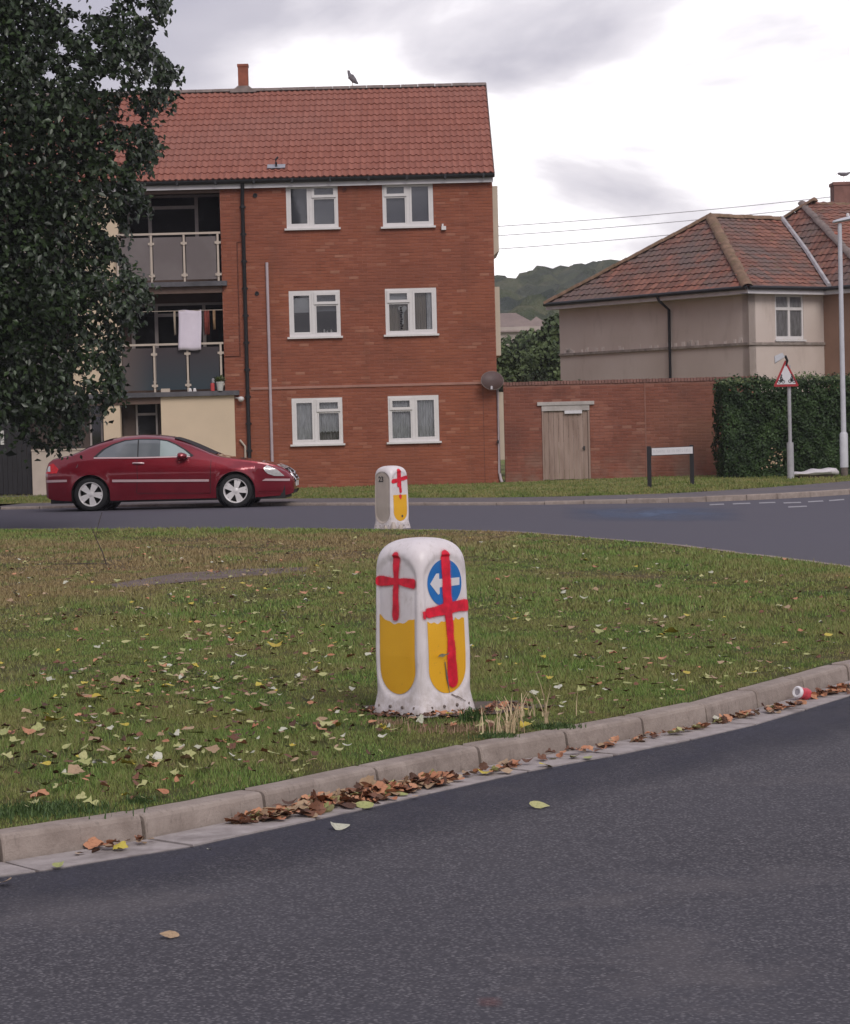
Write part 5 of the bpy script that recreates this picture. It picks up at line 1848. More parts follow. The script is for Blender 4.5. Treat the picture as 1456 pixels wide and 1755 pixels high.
# a few pale leaves low in the hedge
n = 26
q = at(1330, 785, 57.2)
leaf_cloud(np.stack([q.x + nr.normal(0, 0.12, n), np.full(n, 57.18), q.z + nr.normal(0, 0.12, n)], 1), np.tile([0, -1, 0.3], (n, 1)).astype(float), 0.07, 'leaf_tan', 'withered_leaves', hedge, 6)

# ================================================================== SIGNS, LAMP POST, NAMEPLATE
sp = at(1355, 822, 55.2); sz = 0.09
sn = thing('cycle_warning_sign', (sp.x, 55.2, sz), 'red bordered triangular sign with two bicycles on a grey post in front of the hedge', 'road sign')
top = at(1350, 655, 55.2)
MB().tube([(sp.x, 55.2, sz), (sp.x, 55.2, sz + 0.80), (sp.x, 55.2, sz + 0.84)], 0.078, 14).build('post_base', 'galvanised', sn, smooth=40)
MB().tube([(sp.x, 55.2, sz + 0.84), (sp.x, 55.2, at(1346, 626, 55.2).z)], 0.042, 12).build('post', 'galvanised', sn, smooth=40)
PXM = 55.1 / FPX
tc_ = at(1347, 646, 55.1)
TA = [at(1345.5, 616, 55.1), at(1325, 663, 55.1), at(1369.5, 662, 55.1)]


def rounded(poly, r_, k=5):
    out = []
    n = len(poly)
    for i in range(n):
        a, p, c = poly[i - 1], poly[i], poly[(i + 1) % n]
        u = (a - p).normalized(); v = (c - p).normalized()
        s0, s1 = p + u * r_, p + v * r_
        for j in range(k + 1):
            t = j / k
            out.append(s0 * (1 - t) ** 2 + p * 2 * t * (1 - t) + s1 * t * t)
    return out


def inset_tri(T_, d):
    c = (T_[0] + T_[1] + T_[2]) / 3
    return [c + (p - c) * d for p in T_]


Yo = Vector((0, -0.006, 0))
pl = MB().prism(rounded(TA, 0.05), (0, 0.012, 0)).build('sign_plate', 'sign_red', sn)
MB().prism([p + Yo for p in rounded(inset_tri(TA, 0.74), 0.02)], (0, 0.005, 0)).build('sign_face', 'sign_white', pl)


def ring_mb(mb, c, R_, w, n=20, y=0.0):
    for i in range(n):
        t0, t1 = 2 * math.pi * i / n, 2 * math.pi * (i + 1) / n
        mb.add([c + Vector((math.cos(t) * q, y, math.sin(t) * q)) for t, q in ((t0, R_), (t1, R_), (t1, R_ - w), (t0, R_ - w))], [(0, 1, 2, 3)])


def bar_mb(mb, a, c, w, y=0.0):
    d = (c - a).normalized(); s_ = Vector((-d.z, 0, d.x)) * w / 2
    mb.add([a + s_ + Vector((0, y, 0)), c + s_ + Vector((0, y, 0)), c - s_ + Vector((0, y, 0)), a - s_ + Vector((0, y, 0))], [(0, 1, 2, 3)])


mb = MB(); yy = -0.009
cc = [(1338.5, 653.5), (1357, 652.5)]
for (cx0, cy0), flip in zip(cc, (1, -1)):
    c = at(cx0, cy0, 55.1)
    w1 = c + Vector((-0.045, 0, -0.01)); w2 = c + Vector((0.045, 0, -0.01))
    ring_mb(mb, w1, 0.040, 0.014, y=yy); ring_mb(mb, w2, 0.040, 0.014, y=yy)
    s_ = c + Vector((-0.015 * flip, 0, 0.045)); h_ = c + Vector((0.035 * flip, 0, 0.05)); pd = c + Vector((0, 0, -0.012))
    for a_, b__ in ((w1, pd), (w1, s_), (pd, s_), (pd, h_), (w2, h_), (s_, h_)):
        bar_mb(mb, a_, b__, 0.015, yy)
    # rider
    hip = s_ + Vector((0, 0, 0.01)); sh = s_ + Vector((0.018 * flip, 0, 0.07))
    bar_mb(mb, hip, sh, 0.036, yy); bar_mb(mb, sh, h_, 0.012, yy); bar_mb(mb, hip, pd + Vector((0.02 * flip, 0, 0.02)), 0.016, yy)
    hc = sh + Vector((0.006 * flip, 0, 0.022)); mb.add([hc + Vector((math.cos(t) * 0.019, yy, math.sin(t) * 0.019)) for t in [i * math.pi / 5 for i in range(10)]], [tuple(range(10))])
mb.build('bicycle_symbols', 'print_black', pl)
q = at(1334, 614, 55.05)
mb = MB()
T = Matrix.Translation(q) @ Matrix.Rotation(rad(-28), 4, 'Y')
mb.add([T @ Vector(v) for v in [(-0.12, -0.05, -0.05), (0.13, -0.05, -0.04), (0.13, -0.05, 0.07), (-0.06, -0.05, 0.09), (-0.13, 0.06, -0.07), (0.13, 0.06, -0.05), (0.13, 0.06, 0.06), (-0.06, 0.06, 0.08)]],
       [(0, 1, 2, 3), (7, 6, 5, 4), (0, 4, 5, 1), (1, 5, 6, 2), (2, 6, 7, 3), (3, 7, 4, 0)])
mb.build('sign_lamp', 'lamp_grey', sn)
MB().tube([at(1346, 628, 55.12), at(1349, 618, 55.1), at(1345.5, 610, 55.05)], 0.028, 8).build('lamp_bracket', 'black_plastic', sn)

# lamp post
lp = at(1447, 821, 56.0)
lz = 0.1
lamp = thing('lamp_post', (lp.x, 56.0, lz), 'tall pale grey street lamp post at the right edge before the hedge', 'street lamp')
zt = at(1438, 383, 56.0).z
MB().tube([(lp.x, 56, lz), (lp.x, 56, lz + 0.22)], 0.085, 14).build('base_sleeve', 'base_dark', lamp, smooth=40)
MB().tube([(lp.x, 56, lz + 0.2205), (lp.x, 56, lz + 0.98), (lp.x, 56, lz + 1.02)], [0.095, 0.095, 0.075], 14).build('post_base', 'lamp_grey', lamp, smooth=40)
MB().tube([(lp.x, 56, lz + 1.02), (lp.x, 56, zt)], 0.062, 14, 0.048).build('post', 'lamp_grey', lamp, smooth=40)
a = at(1428, 381, 56.0)
mb = MB()
sec = [(-0.02, 0.03, 0.02), (0.0, 0.07, 0.045), (0.1, 0.12, 0.055), (0.45, 0.14, 0.075), (0.75, 0.12, 0.06), (0.85, 0.05, 0.03)]
for (u, w, h) in sec:
    c0 = Vector((a.x + u, 56.0, a.z + u * 0.18))
    mb.v += [tuple(c0 + Vector((0, math.cos(t) * w, math.sin(t) * h * (1 if math.sin(t) > 0 else 0.5)))) for t in [i * math.pi / 5 for i in range(10)]]
for i in range(len(sec) - 1):
    for j in range(10):
        mb.f.append((i * 10 + j, i * 10 + (j + 1) % 10, (i + 1) * 10 + (j + 1) % 10, (i + 1) * 10 + j))
mb.f += [tuple(range(10)), tuple(range(50, 60))]
lant = mb.build('lantern', 'lamp_grey', lamp, smooth=40)
c0 = Vector((a.x + 0.33, 56.0, a.z + 0.13))
MB().lathe([(0, 0), (0.04, 0), (0.035, 0.06), (0, 0.075)], 10, Matrix.Translation(c0)).build('photocell', 'white_plastic', lant, smooth=40)

# street nameplate
n0, n1 = at(1112.5, 837, 52), at(1185, 832, 52.0)
n0 = gnd(1113, 837, 0.09); n1 = gnd(1186, 832.5, 0.09)
np_ = thing('street_nameplate', ((n0.x + n1.x) / 2, (n0.y + n1.y) / 2, 0.08), 'low white street name plate between two black posts on the verge', 'street sign')
zn0 = at(1108, 765, n0.y).z; zn1 = at(1183, 762.5, n1.y).z
for p, zz in ((n0, zn0), (n1, zn1)):
    MB().box((p.x - 0.042, p.y - 0.035, 0.05), (p.x + 0.042, p.y + 0.035, zz)).build('post', 'black_paint', np_)
d = Vector((n1.x - n0.x, n1.y - n0.y, 0)); L = d.length; d.normalize()
nrm = Vector((d.y, -d.x, 0))
zc_ = (at(1148, 773, (n0.y + n1.y) / 2).z)
T = Matrix((d, -nrm, up)).transposed().to_4x4(); T.translation = Vector((n0.x, n0.y, zc_))
MB().box((0.0, -0.045, -0.085), (L, -0.036, 0.085), T).build('backing_board', 'black_paint', np_)
plt = MB().box((0.035, -0.056, -0.072), (L - 0.035, -0.046, 0.075), T).build('name_panel', 'sign_white', np_)
mb = MB(); x = 0.09
while x < L - 0.12:     # lettering too worn to read: faint letter-like strokes only
    w = rnd.uniform(0.015, 0.045)
    if rnd.random() < 0.85:
        sk = rnd.uniform(-0.01, 0.012)
        mb.add([T @ Vector(v) for v in [(x, -0.0575, -0.03), (x + 0.010, -0.0575, -0.03), (x + 0.010 + sk, -0.0575, 0.03), (x + sk, -0.0575, 0.03)]], [(0, 1, 2, 3)])
        if rnd.random() < 0.6:
            z_ = rnd.choice([-0.028, 0.0, 0.022])
            mb.add([T @ Vector(v) for v in [(x, -0.0578, z_), (x + w, -0.0578, z_), (x + w, -0.0578, z_ + 0.008), (x, -0.0578, z_ + 0.008)]], [(0, 1, 2, 3)])
    x += w + 0.012
mb.build('worn_lettering', 'faded_print', plt)

# discarded mattress
ma, mc = gnd(1365, 826, 0.1), gnd(1432, 825, 0.1)
mt = thing('discarded_mattress', ((ma.x + mc.x) / 2, 55.9, 0.1), 'white wrapped mattress lying on the verge between sign post and lamp post', 'mattress')
mx0, mx1 = at(1357, 815, 55.9).x, at(1435, 815, 55.9).x
mb = MB(); n = 18
for i in range(n + 1):
    u = i / n; x = mx0 + (mx1 - mx0) * u
    zt_ = 0.24 + 0.05 * min(1, max(0, (u - 0.2) * 4)) + 0.012 * math.sin(u * 17) + 0.03 * u
    zb_ = 0.16 + 0.008 * math.sin(u * 11)
    w = 0.35 * (1 - (2 * u - 1) ** 10 * 0.35)
    if i == n: zt_ -= 0.06; zb_ += 0.02
    for j in range(10):
        t = 2 * math.pi * j / 10
        cs, sn_ = math.cos(t), math.sin(t)
        mb.v.append((x, 55.9 + w * (abs(cs) ** 0.5) * (1 if cs > 0 else -1), (zt_ + zb_) / 2 + (zt_ - zb_) / 2 * (abs(sn_) ** 0.6) * (1 if sn_ > 0 else -1)))
for i in range(n):
    for j in range(10):
        mb.f.append((i * 10 + j, i * 10 + (j + 1) % 10, (i + 1) * 10 + (j + 1) % 10, (i + 1) * 10 + j))
mb.f += [tuple(range(10)), tuple(n * 10 + j for j in range(10))]
mb.build('cover', 'mattress_cloth', mt, smooth=60)
MB().box((mx0 + 0.12, 55.62, 0.09), (mx1 - 0.1, 56.2, 0.175)).build('dark_underlay', 'mattress_under', mt)  # plain dark box beneath the cover

# overhead wires, three spans between poles out of frame
for i_, ((xa, ya), (xb, yb), lab) in enumerate([((856, 381), (1500, 331), 'uppermost overhead wire crossing the pale sky above the hipped roof'), ((856, 397), (1500, 346), 'middle overhead wire crossing the sky behind the hipped roof'), ((856, 420), (1500, 366), 'lowest overhead wire between the flats and the hipped roof')]):
    Y = 76 + i_
    a, c = at(xa, ya, Y), at(xb, yb, Y)
    a2 = a + (a - c) * 1.4; c2 = c + (c - a) * 0.9
    pts = []
    for k in range(25):
        t = k / 24
        p = a2.lerp(c2, t); p.z -= 0.9 * (4 * t * (1 - t) - 0.84)
        pts.append(p)
    o = MB().tube(pts, 0.011, 5).build('overhead_wire', 'galvanised', None)
    tag(o, lab, 'wire', 'overhead wires')

# ================================================================== RED CAR
car = thing('parked_car', (-5.0, 48.9, 0.0), 'dark red two door coupe parked facing right with alloy wheels', 'car', rz=0.0)
CARM = Matrix.Translation((-5.02, 49.1, 0.0)) @ Matrix.Rotation(rad(-2.0), 4, 'Z')
car.matrix_basis = CARM
HWID = 0.89
Lx = [-2.46, -2.44, -2.38, -2.30, -2.15, -1.99, -1.80, -1.58, -1.38, -1.18, -0.89, -0.53, -0.16, 0.06, 0.28, 0.46, 0.65, 0.81, 0.97, 1.10, 1.26, 1.46, 1.66, 1.83, 1.99, 2.12, 2.23, 2.33, 2.41, 2.455, 2.47]
Lz = [0.66, 0.86, 0.99, 1.05, 1.085, 1.11, 1.175, 1.285, 1.355, 1.415, 1.467, 1.487, 1.465, 1.430, 1.36, 1.285, 1.195, 1.115, 1.045, 1.01, 0.985, 0.955, 0.925, 0.895, 0.86, 0.825, 0.785, 0.72, 0.64, 0.56, 0.48]
Zb = [0.66, 0.80, 0.90, 0.94, 0.965, 0.98, 0.99, 1.00, 1.005, 1.01, 1.01, 1.01, 1.005, 1.00, 0.995, 0.99, 0.98, 0.97, 0.955, 0.945, 0.93, 0.905, 0.88, 0.855, 0.82, 0.79, 0.75, 0.69, 0.62, 0.55, 0.475]
Hw = [0.60, 0.72, 0.80, 0.83, 0.855, 0.87, 0.88, 0.885, 0.888, 0.89, 0.89, 0.89, 0.89, 0.89, 0.89, 0.89, 0.888, 0.886, 0.884, 0.882, 0.88, 0.875, 0.865, 0.85, 0.825, 0.80, 0.77, 0.72, 0.66, 0.60, 0.55]
Zl = [0.36, 0.30, 0.26, 0.24, 0.22, 0.21, 0.20, 0.20, 0.20, 0.20, 0.20, 0.20, 0.20, 0.20, 0.20, 0.20, 0.20, 0.20, 0.20, 0.20, 0.20, 0.20, 0.20, 0.20, 0.21, 0.215, 0.22, 0.23, 0.25, 0.28, 0.33]
WXr, WXf, WR, AR = -1.53, 1.335, 0.335, 0.385
ip = lambda x, ys: float(np.interp(x, Lx, ys))


def zlow(x):
    z = ip(x, Zl)
    for wx in (WXr, WXf):
        if abs(x - wx) < AR:
            z = max(z, WR + math.sqrt(AR * AR - (x - wx) ** 2) * 1.0)
    return z


def car_w(x, z):
    """half width of the body at station x and height z"""
    hw, zb, zt = ip(x, Hw), ip(x, Zb), ip(x, Lz)
    if z <= zb:
        zm = min(0.76, zb - 0.04)
        if z < zm:
            t = (zm - z) / 0.5
            w = hw - 0.045 * t ** 1.3 - (0.012 if z < 0.3 else 0)
        else:
            t = (z - zm) / max(0.05, zb - zm)
            w = hw - 0.085 * t ** 1.25
        # wheel arch flare
        for wx in (WXr, WXf):
            dd = math.hypot(x - wx, z - WR)
            if AR < dd + 0.01:
                w += 0.022 * math.exp(-((dd - AR) / 0.07) ** 2)
        return w
    base_w = hw - 0.085
    H = max(0.04, zt - zb)
    t = min(1.0, (z - zb) / H)
    cab = min(1.0, H / 0.40)
    w_roof = base_w - 0.28 * cab
    # straight tumblehome then round over
    w = base_w - (base_w - w_roof) * t * 0.8
    k = max(0.0, (t - 0.72) / 0.28)
    return w * math.sqrt(max(0.0, 1 - 0.55 * k ** 2.4)) if t < 1 else w * 0.67


stations = sorted(set([round(x, 4) for x in Lx] + [round(wx + AR * math.cos(math.pi * i / 18), 4) for wx in (WXr, WXf) for i in range(19)] + [round(wx + s_ * (AR + 0.004), 4) for wx in (WXr, WXf) for s_ in (-1, 1)] + [round(-2.4 + i * 0.08, 4) for i in range(61)]))
mb = MB(); rows = []
TL = [0, 0.10, 0.22, 0.36, 0.50, 0.62, 0.74, 0.86, 0.95, 1.0]
TG = [0.12, 0.28, 0.45, 0.6, 0.72, 0.82, 0.90, 0.96, 1.0]
for x in stations:
    zl, zb, zt = zlow(x), ip(x, Zb), ip(x, Lz)
    row = []
    for t in TL:
        z = zl + (zb - zl) * t; row.append((car_w(x, z), z))
    for t in TG:
        z = zb + (zt - zb) * t
        row.append((car_w(x, z) if t < 1 else car_w(x, zb + (zt - zb) * 0.96) * 0.86, z - (0.0 if t < 1 else 0.0)))
    wl_ = row[-1][0]
    crown = 0.012
    row[-1] = (wl_, zt - crown * 0.6)
    row += [(wl_ * 0.66, zt - crown * 0.2), (wl_ * 0.33, zt), (0.0, zt + 0.002)]
    rows.append(row)
K = len(rows[0])
for x, row in zip(stations, rows):
    mb.v += [(x, -w, z) for w, z in row] + [(x, w, z) for w, z in row]
for i in range(len(stations) - 1):
    a, c = i * 2 * K, (i + 1) * 2 * K
    for j in range(K - 1):
        mb.f.append((a + j, c + j, c + j + 1, a + j + 1))
        mb.f.append((a + K + j, a + K + j + 1, c + K + j + 1, c + K + j))
for i in (0, len(stations) - 1):
    a = i * 2 * K
    for j in range(K - 1):
        mb.f.append((a + j, a + K + j, a + K + j + 1, a + j + 1))


def cbuild(mb, name, m, parent=car, smooth=35):
    o = bpy.data.objects.new(name, mb.mesh(name, m, smooth)); COL.objects.link(o); o.parent = parent
    return o


body = cbuild(mb, 'body', 'car_paint', smooth=28)
# underside and arch liners
mb = MB().box((-2.35, -0.72, 0.16), (2.3, 0.72, 0.42))
for wx in (WXr, WXf):
    for s_ in (-1, 1):
        T = Matrix.Translation((wx, s_ * 0.60, WR)) @ Matrix.Rotation(rad(90), 4, 'X')
        mb.lathe([(0.0, -0.20), (AR + 0.015, -0.20), (AR + 0.012, 0.20)], 28, T)
        mb.lathe([(0.0, 0.0), (AR + 0.012, 0.0)], 28, Matrix.Translation((wx, s_ * 0.5, WR)) @ Matrix.Rotation(rad(90), 4, 'X'))
cbuild(mb, 'underbody', 'car_black', smooth=None)


def side_patch(poly, off, name, m, both=True, step=0.035, parent=car):
    """a skin laid on the car's flank, cut to a polygon in (x, z)"""
    xs_ = [p[0] for p in poly]; zs_ = [p[1] for p in poly]
    res = []
    for s_ in ((-1, 1) if both else (-1,)):
        import bmesh
        bm = bmesh.new()
        nx, nz_ = max(2, int((max(xs_) - min(xs_)) / step)), max(2, int((max(zs_) - min(zs_)) / step))
        fs = bm.faces.new([bm.verts.new((p[0], 0, p[1])) for p in poly])
        for i in range(1, nx):
            x = min(xs_) + (max(xs_) - min(xs_)) * i / nx
            bmesh.ops.bisect_plane(bm, geom=bm.verts[:] + bm.edges[:] + bm.faces[:], plane_co=(x, 0, 0), plane_no=(1, 0, 0))
        for i in range(1, nz_):
            z = min(zs_) + (max(zs_) - min(zs_)) * i / nz_
            bmesh.ops.bisect_plane(bm, geom=bm.verts[:] + bm.edges[:] + bm.faces[:], plane_co=(0, 0, z), plane_no=(0, 0, 1))
        bmesh.ops.triangulate(bm, faces=bm.faces[:])
        for v in bm.verts:
            v.co.y = s_ * (car_w(v.co.x, v.co.z) + off)
        if s_ > 0:
            bmesh.ops.reverse_faces(bm, faces=bm.faces[:])
        me = bpy.data.meshes.new(name); bm.to_mesh(me); bm.free()
        me.materials.append(M(m)); me.shade_smooth()
        o = bpy.data.objects.new(name, me); COL.objects.link(o); o.parent = parent
        res.append(o)
    return res


surround = [(-1.47, 1.065), (-1.30, 1.215), (-1.10, 1.315), (-0.86, 1.385), (-0.55, 1.405), (-0.20, 1.395), (0.0, 1.36), (0.18, 1.28), (0.36, 1.17), (0.52, 1.05), (0.48, 1.025), (-0.3, 1.03), (-1.45, 1.045)]
glassL = [(-1.40, 1.075), (-1.24, 1.215), (-1.06, 1.300), (-0.84, 1.365), (-0.60, 1.385), (-0.60, 1.045), (-1.38, 1.06)]
glassR = [(-0.575, 1.385), (-0.22, 1.375), (-0.02, 1.340), (0.15, 1.265), (0.32, 1.165), (0.45, 1.06), (0.42, 1.045), (-0.575, 1.045)]
side_patch(surround, 0.003, 'window_surround', 'car_black')
b = NB('car_side_glass')
sx = b.n.new('ShaderNodeSeparateXYZ'); b.l.new(b.P, sx.inputs[0])
c = b.mix(b.rng(b.noise(1.2, 3), 0.4, 0.6), (0.14, 0.155, 0.165), (0.21, 0.225, 0.235))  # opaque panes: paleness of the reflected sky is put into the base colour
b.out(c, 0.07, 0.8, coat=0.5)
plain('car_side_glass_daylit', (0.33, 0.40, 0.39), 0.07, 0.06, 2, spec=0.8, coat=0.5)  # light seen through the car is put into this paler base colour
side_patch(glassL, 0.006, 'side_window', 'car_side_glass'); 
side_patch([p for p in glassR if p[0] < -0.15] [:1] + [(-0.22, 1.375), (-0.15, 1.362), (-0.15, 1.045), (-0.575, 1.045)], 0.006, 'side_window', 'car_side_glass')
side_patch([(-0.15, 1.362), (-0.02, 1.340), (0.15, 1.265), (0.32, 1.165), (0.45, 1.06), (0.42, 1.045), (-0.15, 1.045)], 0.006, 'side_window', 'car_side_glass_daylit')  # same pane, split where the light seen through it changes
side_patch([(-1.46, 1.035), (-1.46, 1.062), (-0.6, 1.045), (0.45, 1.043), (0.45, 1.022), (-0.6, 1.02)], 0.012, 'window_trim', 'trim_silver')
side_patch([(-1.09, 0.565), (-1.09, 0.615), (0.82, 0.575), (0.82, 0.530)], 0.020, 'rubbing_strip', 'trim_silver')
side_patch([(-2.42, 0.585), (-2.42, 0.635), (-1.99, 0.635), (-1.99, 0.590)], 0.014, 'bumper_strip', 'trim_silver')
side_patch([(1.86, 0.520), (1.93, 0.560), (2.40, 0.545), (2.40, 0.500)], 0.014, 'bumper_strip', 'trim_silver')
side_patch([(1.78, 0.275), (1.78, 0.315), (2.22, 0.315), (2.28, 0.275)], 0.010, 'bumper_lip', 'car_paint')
side_patch([(-2.425, 0.76), (-2.37, 0.92), (-2.28, 0.965), (-2.24, 0.93), (-2.155, 0.84), (-2.19, 0.765)], 0.012, 'tail_light', 'lamp_red')
side_patch([(-2.415, 0.80), (-2.37, 0.905), (-2.335, 0.91), (-2.32, 0.80)], 0.018, 'indicator_lens', 'lamp_clear')
side_patch([(1.90, 0.775), (1.96, 0.825), (2.05, 0.785), (2.16, 0.735), (2.24, 0.66), (2.30, 0.60), (2.10, 0.610), (1.98, 0.655), (1.92, 0.71)], 0.014, 'headlight', 'lamp_clear')
side_patch([(-0.605, 1.02), (-0.596, 1.02), (-0.585, 0.60), (-0.62, 0.35), (-0.629, 0.35), (-0.594, 0.60)], 0.004, 'door_gap', 'car_black')
side_patch([(0.86, 0.95), (0.87, 0.95), (0.84, 0.30), (0.83, 0.30)], 0.004, 'door_gap', 'car_black')
side_patch([(-0.62, 0.33), (-0.62, 0.338), (0.83, 0.305), (0.83, 0.297)], 0.004, 'door_gap', 'car_black')
# fuel flap is not on this side; door handle, mirror
for s_ in (-1, 1):
    mb = MB(); w = car_w(-0.55, 0.93)
    mb.tube([(-0.68, s_ * (w + 0.01), 0.925), (-0.64, s_ * (w + 0.035), 0.930), (-0.50, s_ * (w + 0.035), 0.925), (-0.46, s_ * (w + 0.01), 0.92)], 0.017, 8)
    cbuild(mb, 'door_handle', 'trim_silver')
    mb = MB(); w = car_w(0.30, 1.02)
    c0 = Vector((0.30, s_ * (w + 0.12), 1.045))
    secs = [(-0.085, 0.03, 0.03), (-0.07, 0.085, 0.065), (-0.02, 0.095, 0.075), (0.05, 0.075, 0.06), (0.10, 0.03, 0.03)]
    for (u, ww, h) in secs:
        mb.v += [tuple(c0 + Vector((u, math.cos(t) * ww, math.sin(t) * h))) for t in [i * math.pi / 6 for i in range(12)]]
    for i in range(4):
        for j in range(12):
            mb.f.append((i * 12 + j, i * 12 + (j + 1) % 12, (i + 1) * 12 + (j + 1) % 12, (i + 1) * 12 + j))
    mb.f += [tuple(range(12)), tuple(range(48, 60))]
    mr = cbuild(mb, 'wing_mirror', 'car_paint')
    cbuild(MB().tube([(0.40, s_ * (w - 0.02), 0.99), (0.33, s_ * (w + 0.08), 1.01)], 0.022, 8), 'mirror_arm', 'car_black', mr)
    cbuild(MB().lathe([(0, -0.088), (0.05, -0.088)], 12, Matrix.Translation(c0) @ Matrix.Rotation(rad(90), 4, 'Y')), 'mirror_glass', 'chrome', mr)
# windscreen and rear window skins over the top surface
def top_patch(xa, xb, y0, name, m, off=0.006, edge=0.86):
    mb = MB(); n = 14; ny = 10
    for i in range(n + 1):
        x = xa + (xb - xa) * i / n
        zt, zb = ip(x, Lz), ip(x, Zb)
        ww = min(y0, car_w(x, zb + (zt - zb) * 0.90) * edge)
        for j in range(ny + 1):
            v = (j / ny * 2 - 1)
            mb.v.append((x, v * ww, zt - 0.012 * abs(v) ** 2 + off - 0.01 * abs(v) ** 6))
    for i in range(n):
        for j in range(ny):
            p = i * (ny + 1) + j
            mb.f.append((p, p + 1, p + ny + 2, p + ny + 1))
    return cbuild(mb, name, m, smooth=60)


top_patch(0.12, 0.92, 0.66, 'windscreen', 'car_black', 0.010, 0.97)
top_patch(-1.78, -1.12, 0.60, 'rear_window', 'car_black', 0.010, 0.95)
# nose: grille, badge disc, plate
def nose(y, z):
    for i in range(len(Lx) - 1, 0, -1):
        if z <= Lz[i - 1] and z >= Lz[i]:
            break
    zz = [Lz[j] for j in range(len(Lz) - 1, 20, -1)]; xx = [Lx[j] for j in range(len(Lx) - 1, 20, -1)]
    return float(np.interp(z, zz, xx))


mb = MB()
for i, z in enumerate((0.50, 0.56, 0.62, 0.68, 0.735)):
    x = nose(0, z) + 0.012
    mb.box((x - 0.05, -0.34, z - 0.022), (x + 0.006, 0.34, z + 0.018))
gr = cbuild(mb, 'grille', 'car_black', smooth=None)
mb = MB()
pts = [(nose(0, z) + 0.025, y, z) for y, z in [(-0.36, 0.52), (-0.34, 0.70), (-0.25, 0.755), (0.25, 0.755), (0.34, 0.70), (0.36, 0.52), (-0.36, 0.52)]]
mb.tube(pts, 0.012, 6)
mb.lathe([(0.045, -0.01), (0.06, -0.01), (0.06, 0.012), (0.045, 0.012)], 16, Matrix.Translation((nose(0, 0.64) + 0.03, 0, 0.63)) @ Matrix.Rotation(rad(90), 4, 'Y'))
cbuild(mb, 'grille_surround', 'chrome', gr)
cbuild(MB().box((2.475, -0.26, 0.395), (2.49, 0.26, 0.50)), 'number_plate', 'plate_white', smooth=None)
cbuild(MB().box((2.36, -0.52, 0.25), (2.44, 0.52, 0.37)), 'air_intake', 'car_black', smooth=None)
cbuild(MB().box((-2.478, -0.26, 0.70), (-2.45, 0.26, 0.80)), 'number_plate', 'plate_white', smooth=None)


def wheel(wx, s_, wz):
    T = Matrix.Translation((wx, s_ * 0.845, WR + wz)) @ Matrix.Rotation(rad(90) * (1 if s_ < 0 else -1), 4, 'X')
    if s_ < 0:
        T = T @ Matrix.Rotation(rad(rnd.uniform(0, 72)), 4, 'Z')
    # local +z points outward from the car
    mb = MB()
    mb.lathe([(0.222, -0.16), (0.236, -0.15), (0.236, 0.0), (0.243, 0.008), (0.240, 0.018), (0.228, 0.016), (0.216, -0.01), (0.212, -0.15)], 40, T)
    for k in range(5):
        a0 = 2 * math.pi * k / 5
        for sgn in (-1, 1):
            a1 = a0 + sgn * 0.17
            p0 = Vector((math.cos(a0 + sgn * 0.28) * 0.045, math.sin(a0 + sgn * 0.28) * 0.045, 0.004))
            p1 = Vector((math.cos(a1) * 0.225, math.sin(a1) * 0.225, -0.002))
            d_ = (p1 - p0).normalized(); sd_ = Vector((-d_.y, d_.x, 0)) * 0.026
            mb.add([T @ v for v in (p0 - sd_, p0 + sd_, p1 + sd_ * 1.25, p1 - sd_ * 1.25)] + [T @ (v - Vector((0, 0, 0.03))) for v in (p0 - sd_, p0 + sd_, p1 + sd_ * 1.25, p1 - sd_ * 1.25)],
                   [(0, 1, 2, 3), (0, 4, 5, 1), (2, 6, 7, 3), (1, 5, 6, 2), (3, 7, 4, 0)])
    mb.lathe([(0.0, 0.016), (0.03, 0.014), (0.058, 0.004), (0.06, -0.03)], 20, T)
    w = cbuild(mb, 'wheel', 'alloy', smooth=30)
    cbuild(MB().lathe([(0.235, 0.012), (0.250, 0.018), (0.290, 0.020), (0.318, 0.008), (0.333, -0.02), (0.336, -0.10), (0.330, -0.17), (0.30, -0.19), (0.235, -0.18)], 44, T), 'tyre', 'tyre_rubber', w, smooth=50)
    cbuild(MB().lathe([(0.0, -0.06), (0.15, -0.06), (0.15, -0.075), (0.235, -0.14)], 28, T), 'brake_disc', 'car_black', w)


for wx in (WXr, WXf):
    wheel(wx, -1, 0.0); wheel(wx, 1, 0.03)
cbuild(MB().tube([(-2.2, 0.35, 0.23), (-2.46, 0.35, 0.23)], 0.035, 10), 'exhaust', 'chrome')

# ================================================================== BOLLARDS
BH = 0.885


def interp(v, xs_, ys_):
    return float(np.interp(v, xs_, ys_))


def bol_a(v):
    """half side of the rounded square at height v"""
    if v < 0.80 * BH:
        a = interp(v, [0, 0.03, 0.07, 0.11, 0.16, 0.30, 0.696], [0.194, 0.193, 0.189, 0.186, 0.188, 0.191, 0.182])
        return a
    t = (v - 0.80 * BH) / (0.20 * BH)
    return 0.182 * max(0.0, 1 - t ** 3.4) ** (1 / 2.7)


def bol_n(v):
    return interp(v, [0, 0.1, 0.2, 0.7, 0.87], [6.0, 5.6, 5.6, 5.4, 3.6])


def sm(a, b_, x):
    t = min(1, max(0, (x - a) / (b_ - a))); return t * t * (3 - 2 * t)


def panel_sdf(u, v, hw=0.143, bot=0.088, top=0.80):
    """stadium shaped recess, negative inside"""
    if v < bot + hw:
        return math.hypot(u, v - (bot + hw)) - hw
    if v > top - hw * 0.8:
        return math.hypot(u, (v - (top - hw * 0.8)) * 1.25) - hw
    return abs(u) - hw


def bol_inset(u, v):
    s_ = panel_sdf(u, v)
    return 0.012 * sm(0.006, -0.012, s_)


def bol_flare(c, v):
    """corner feet of the skirt; c = 1 at a corner"""
    return 0.015 * (c ** 5) * max(0, 1 - v / 0.14) ** 1.3


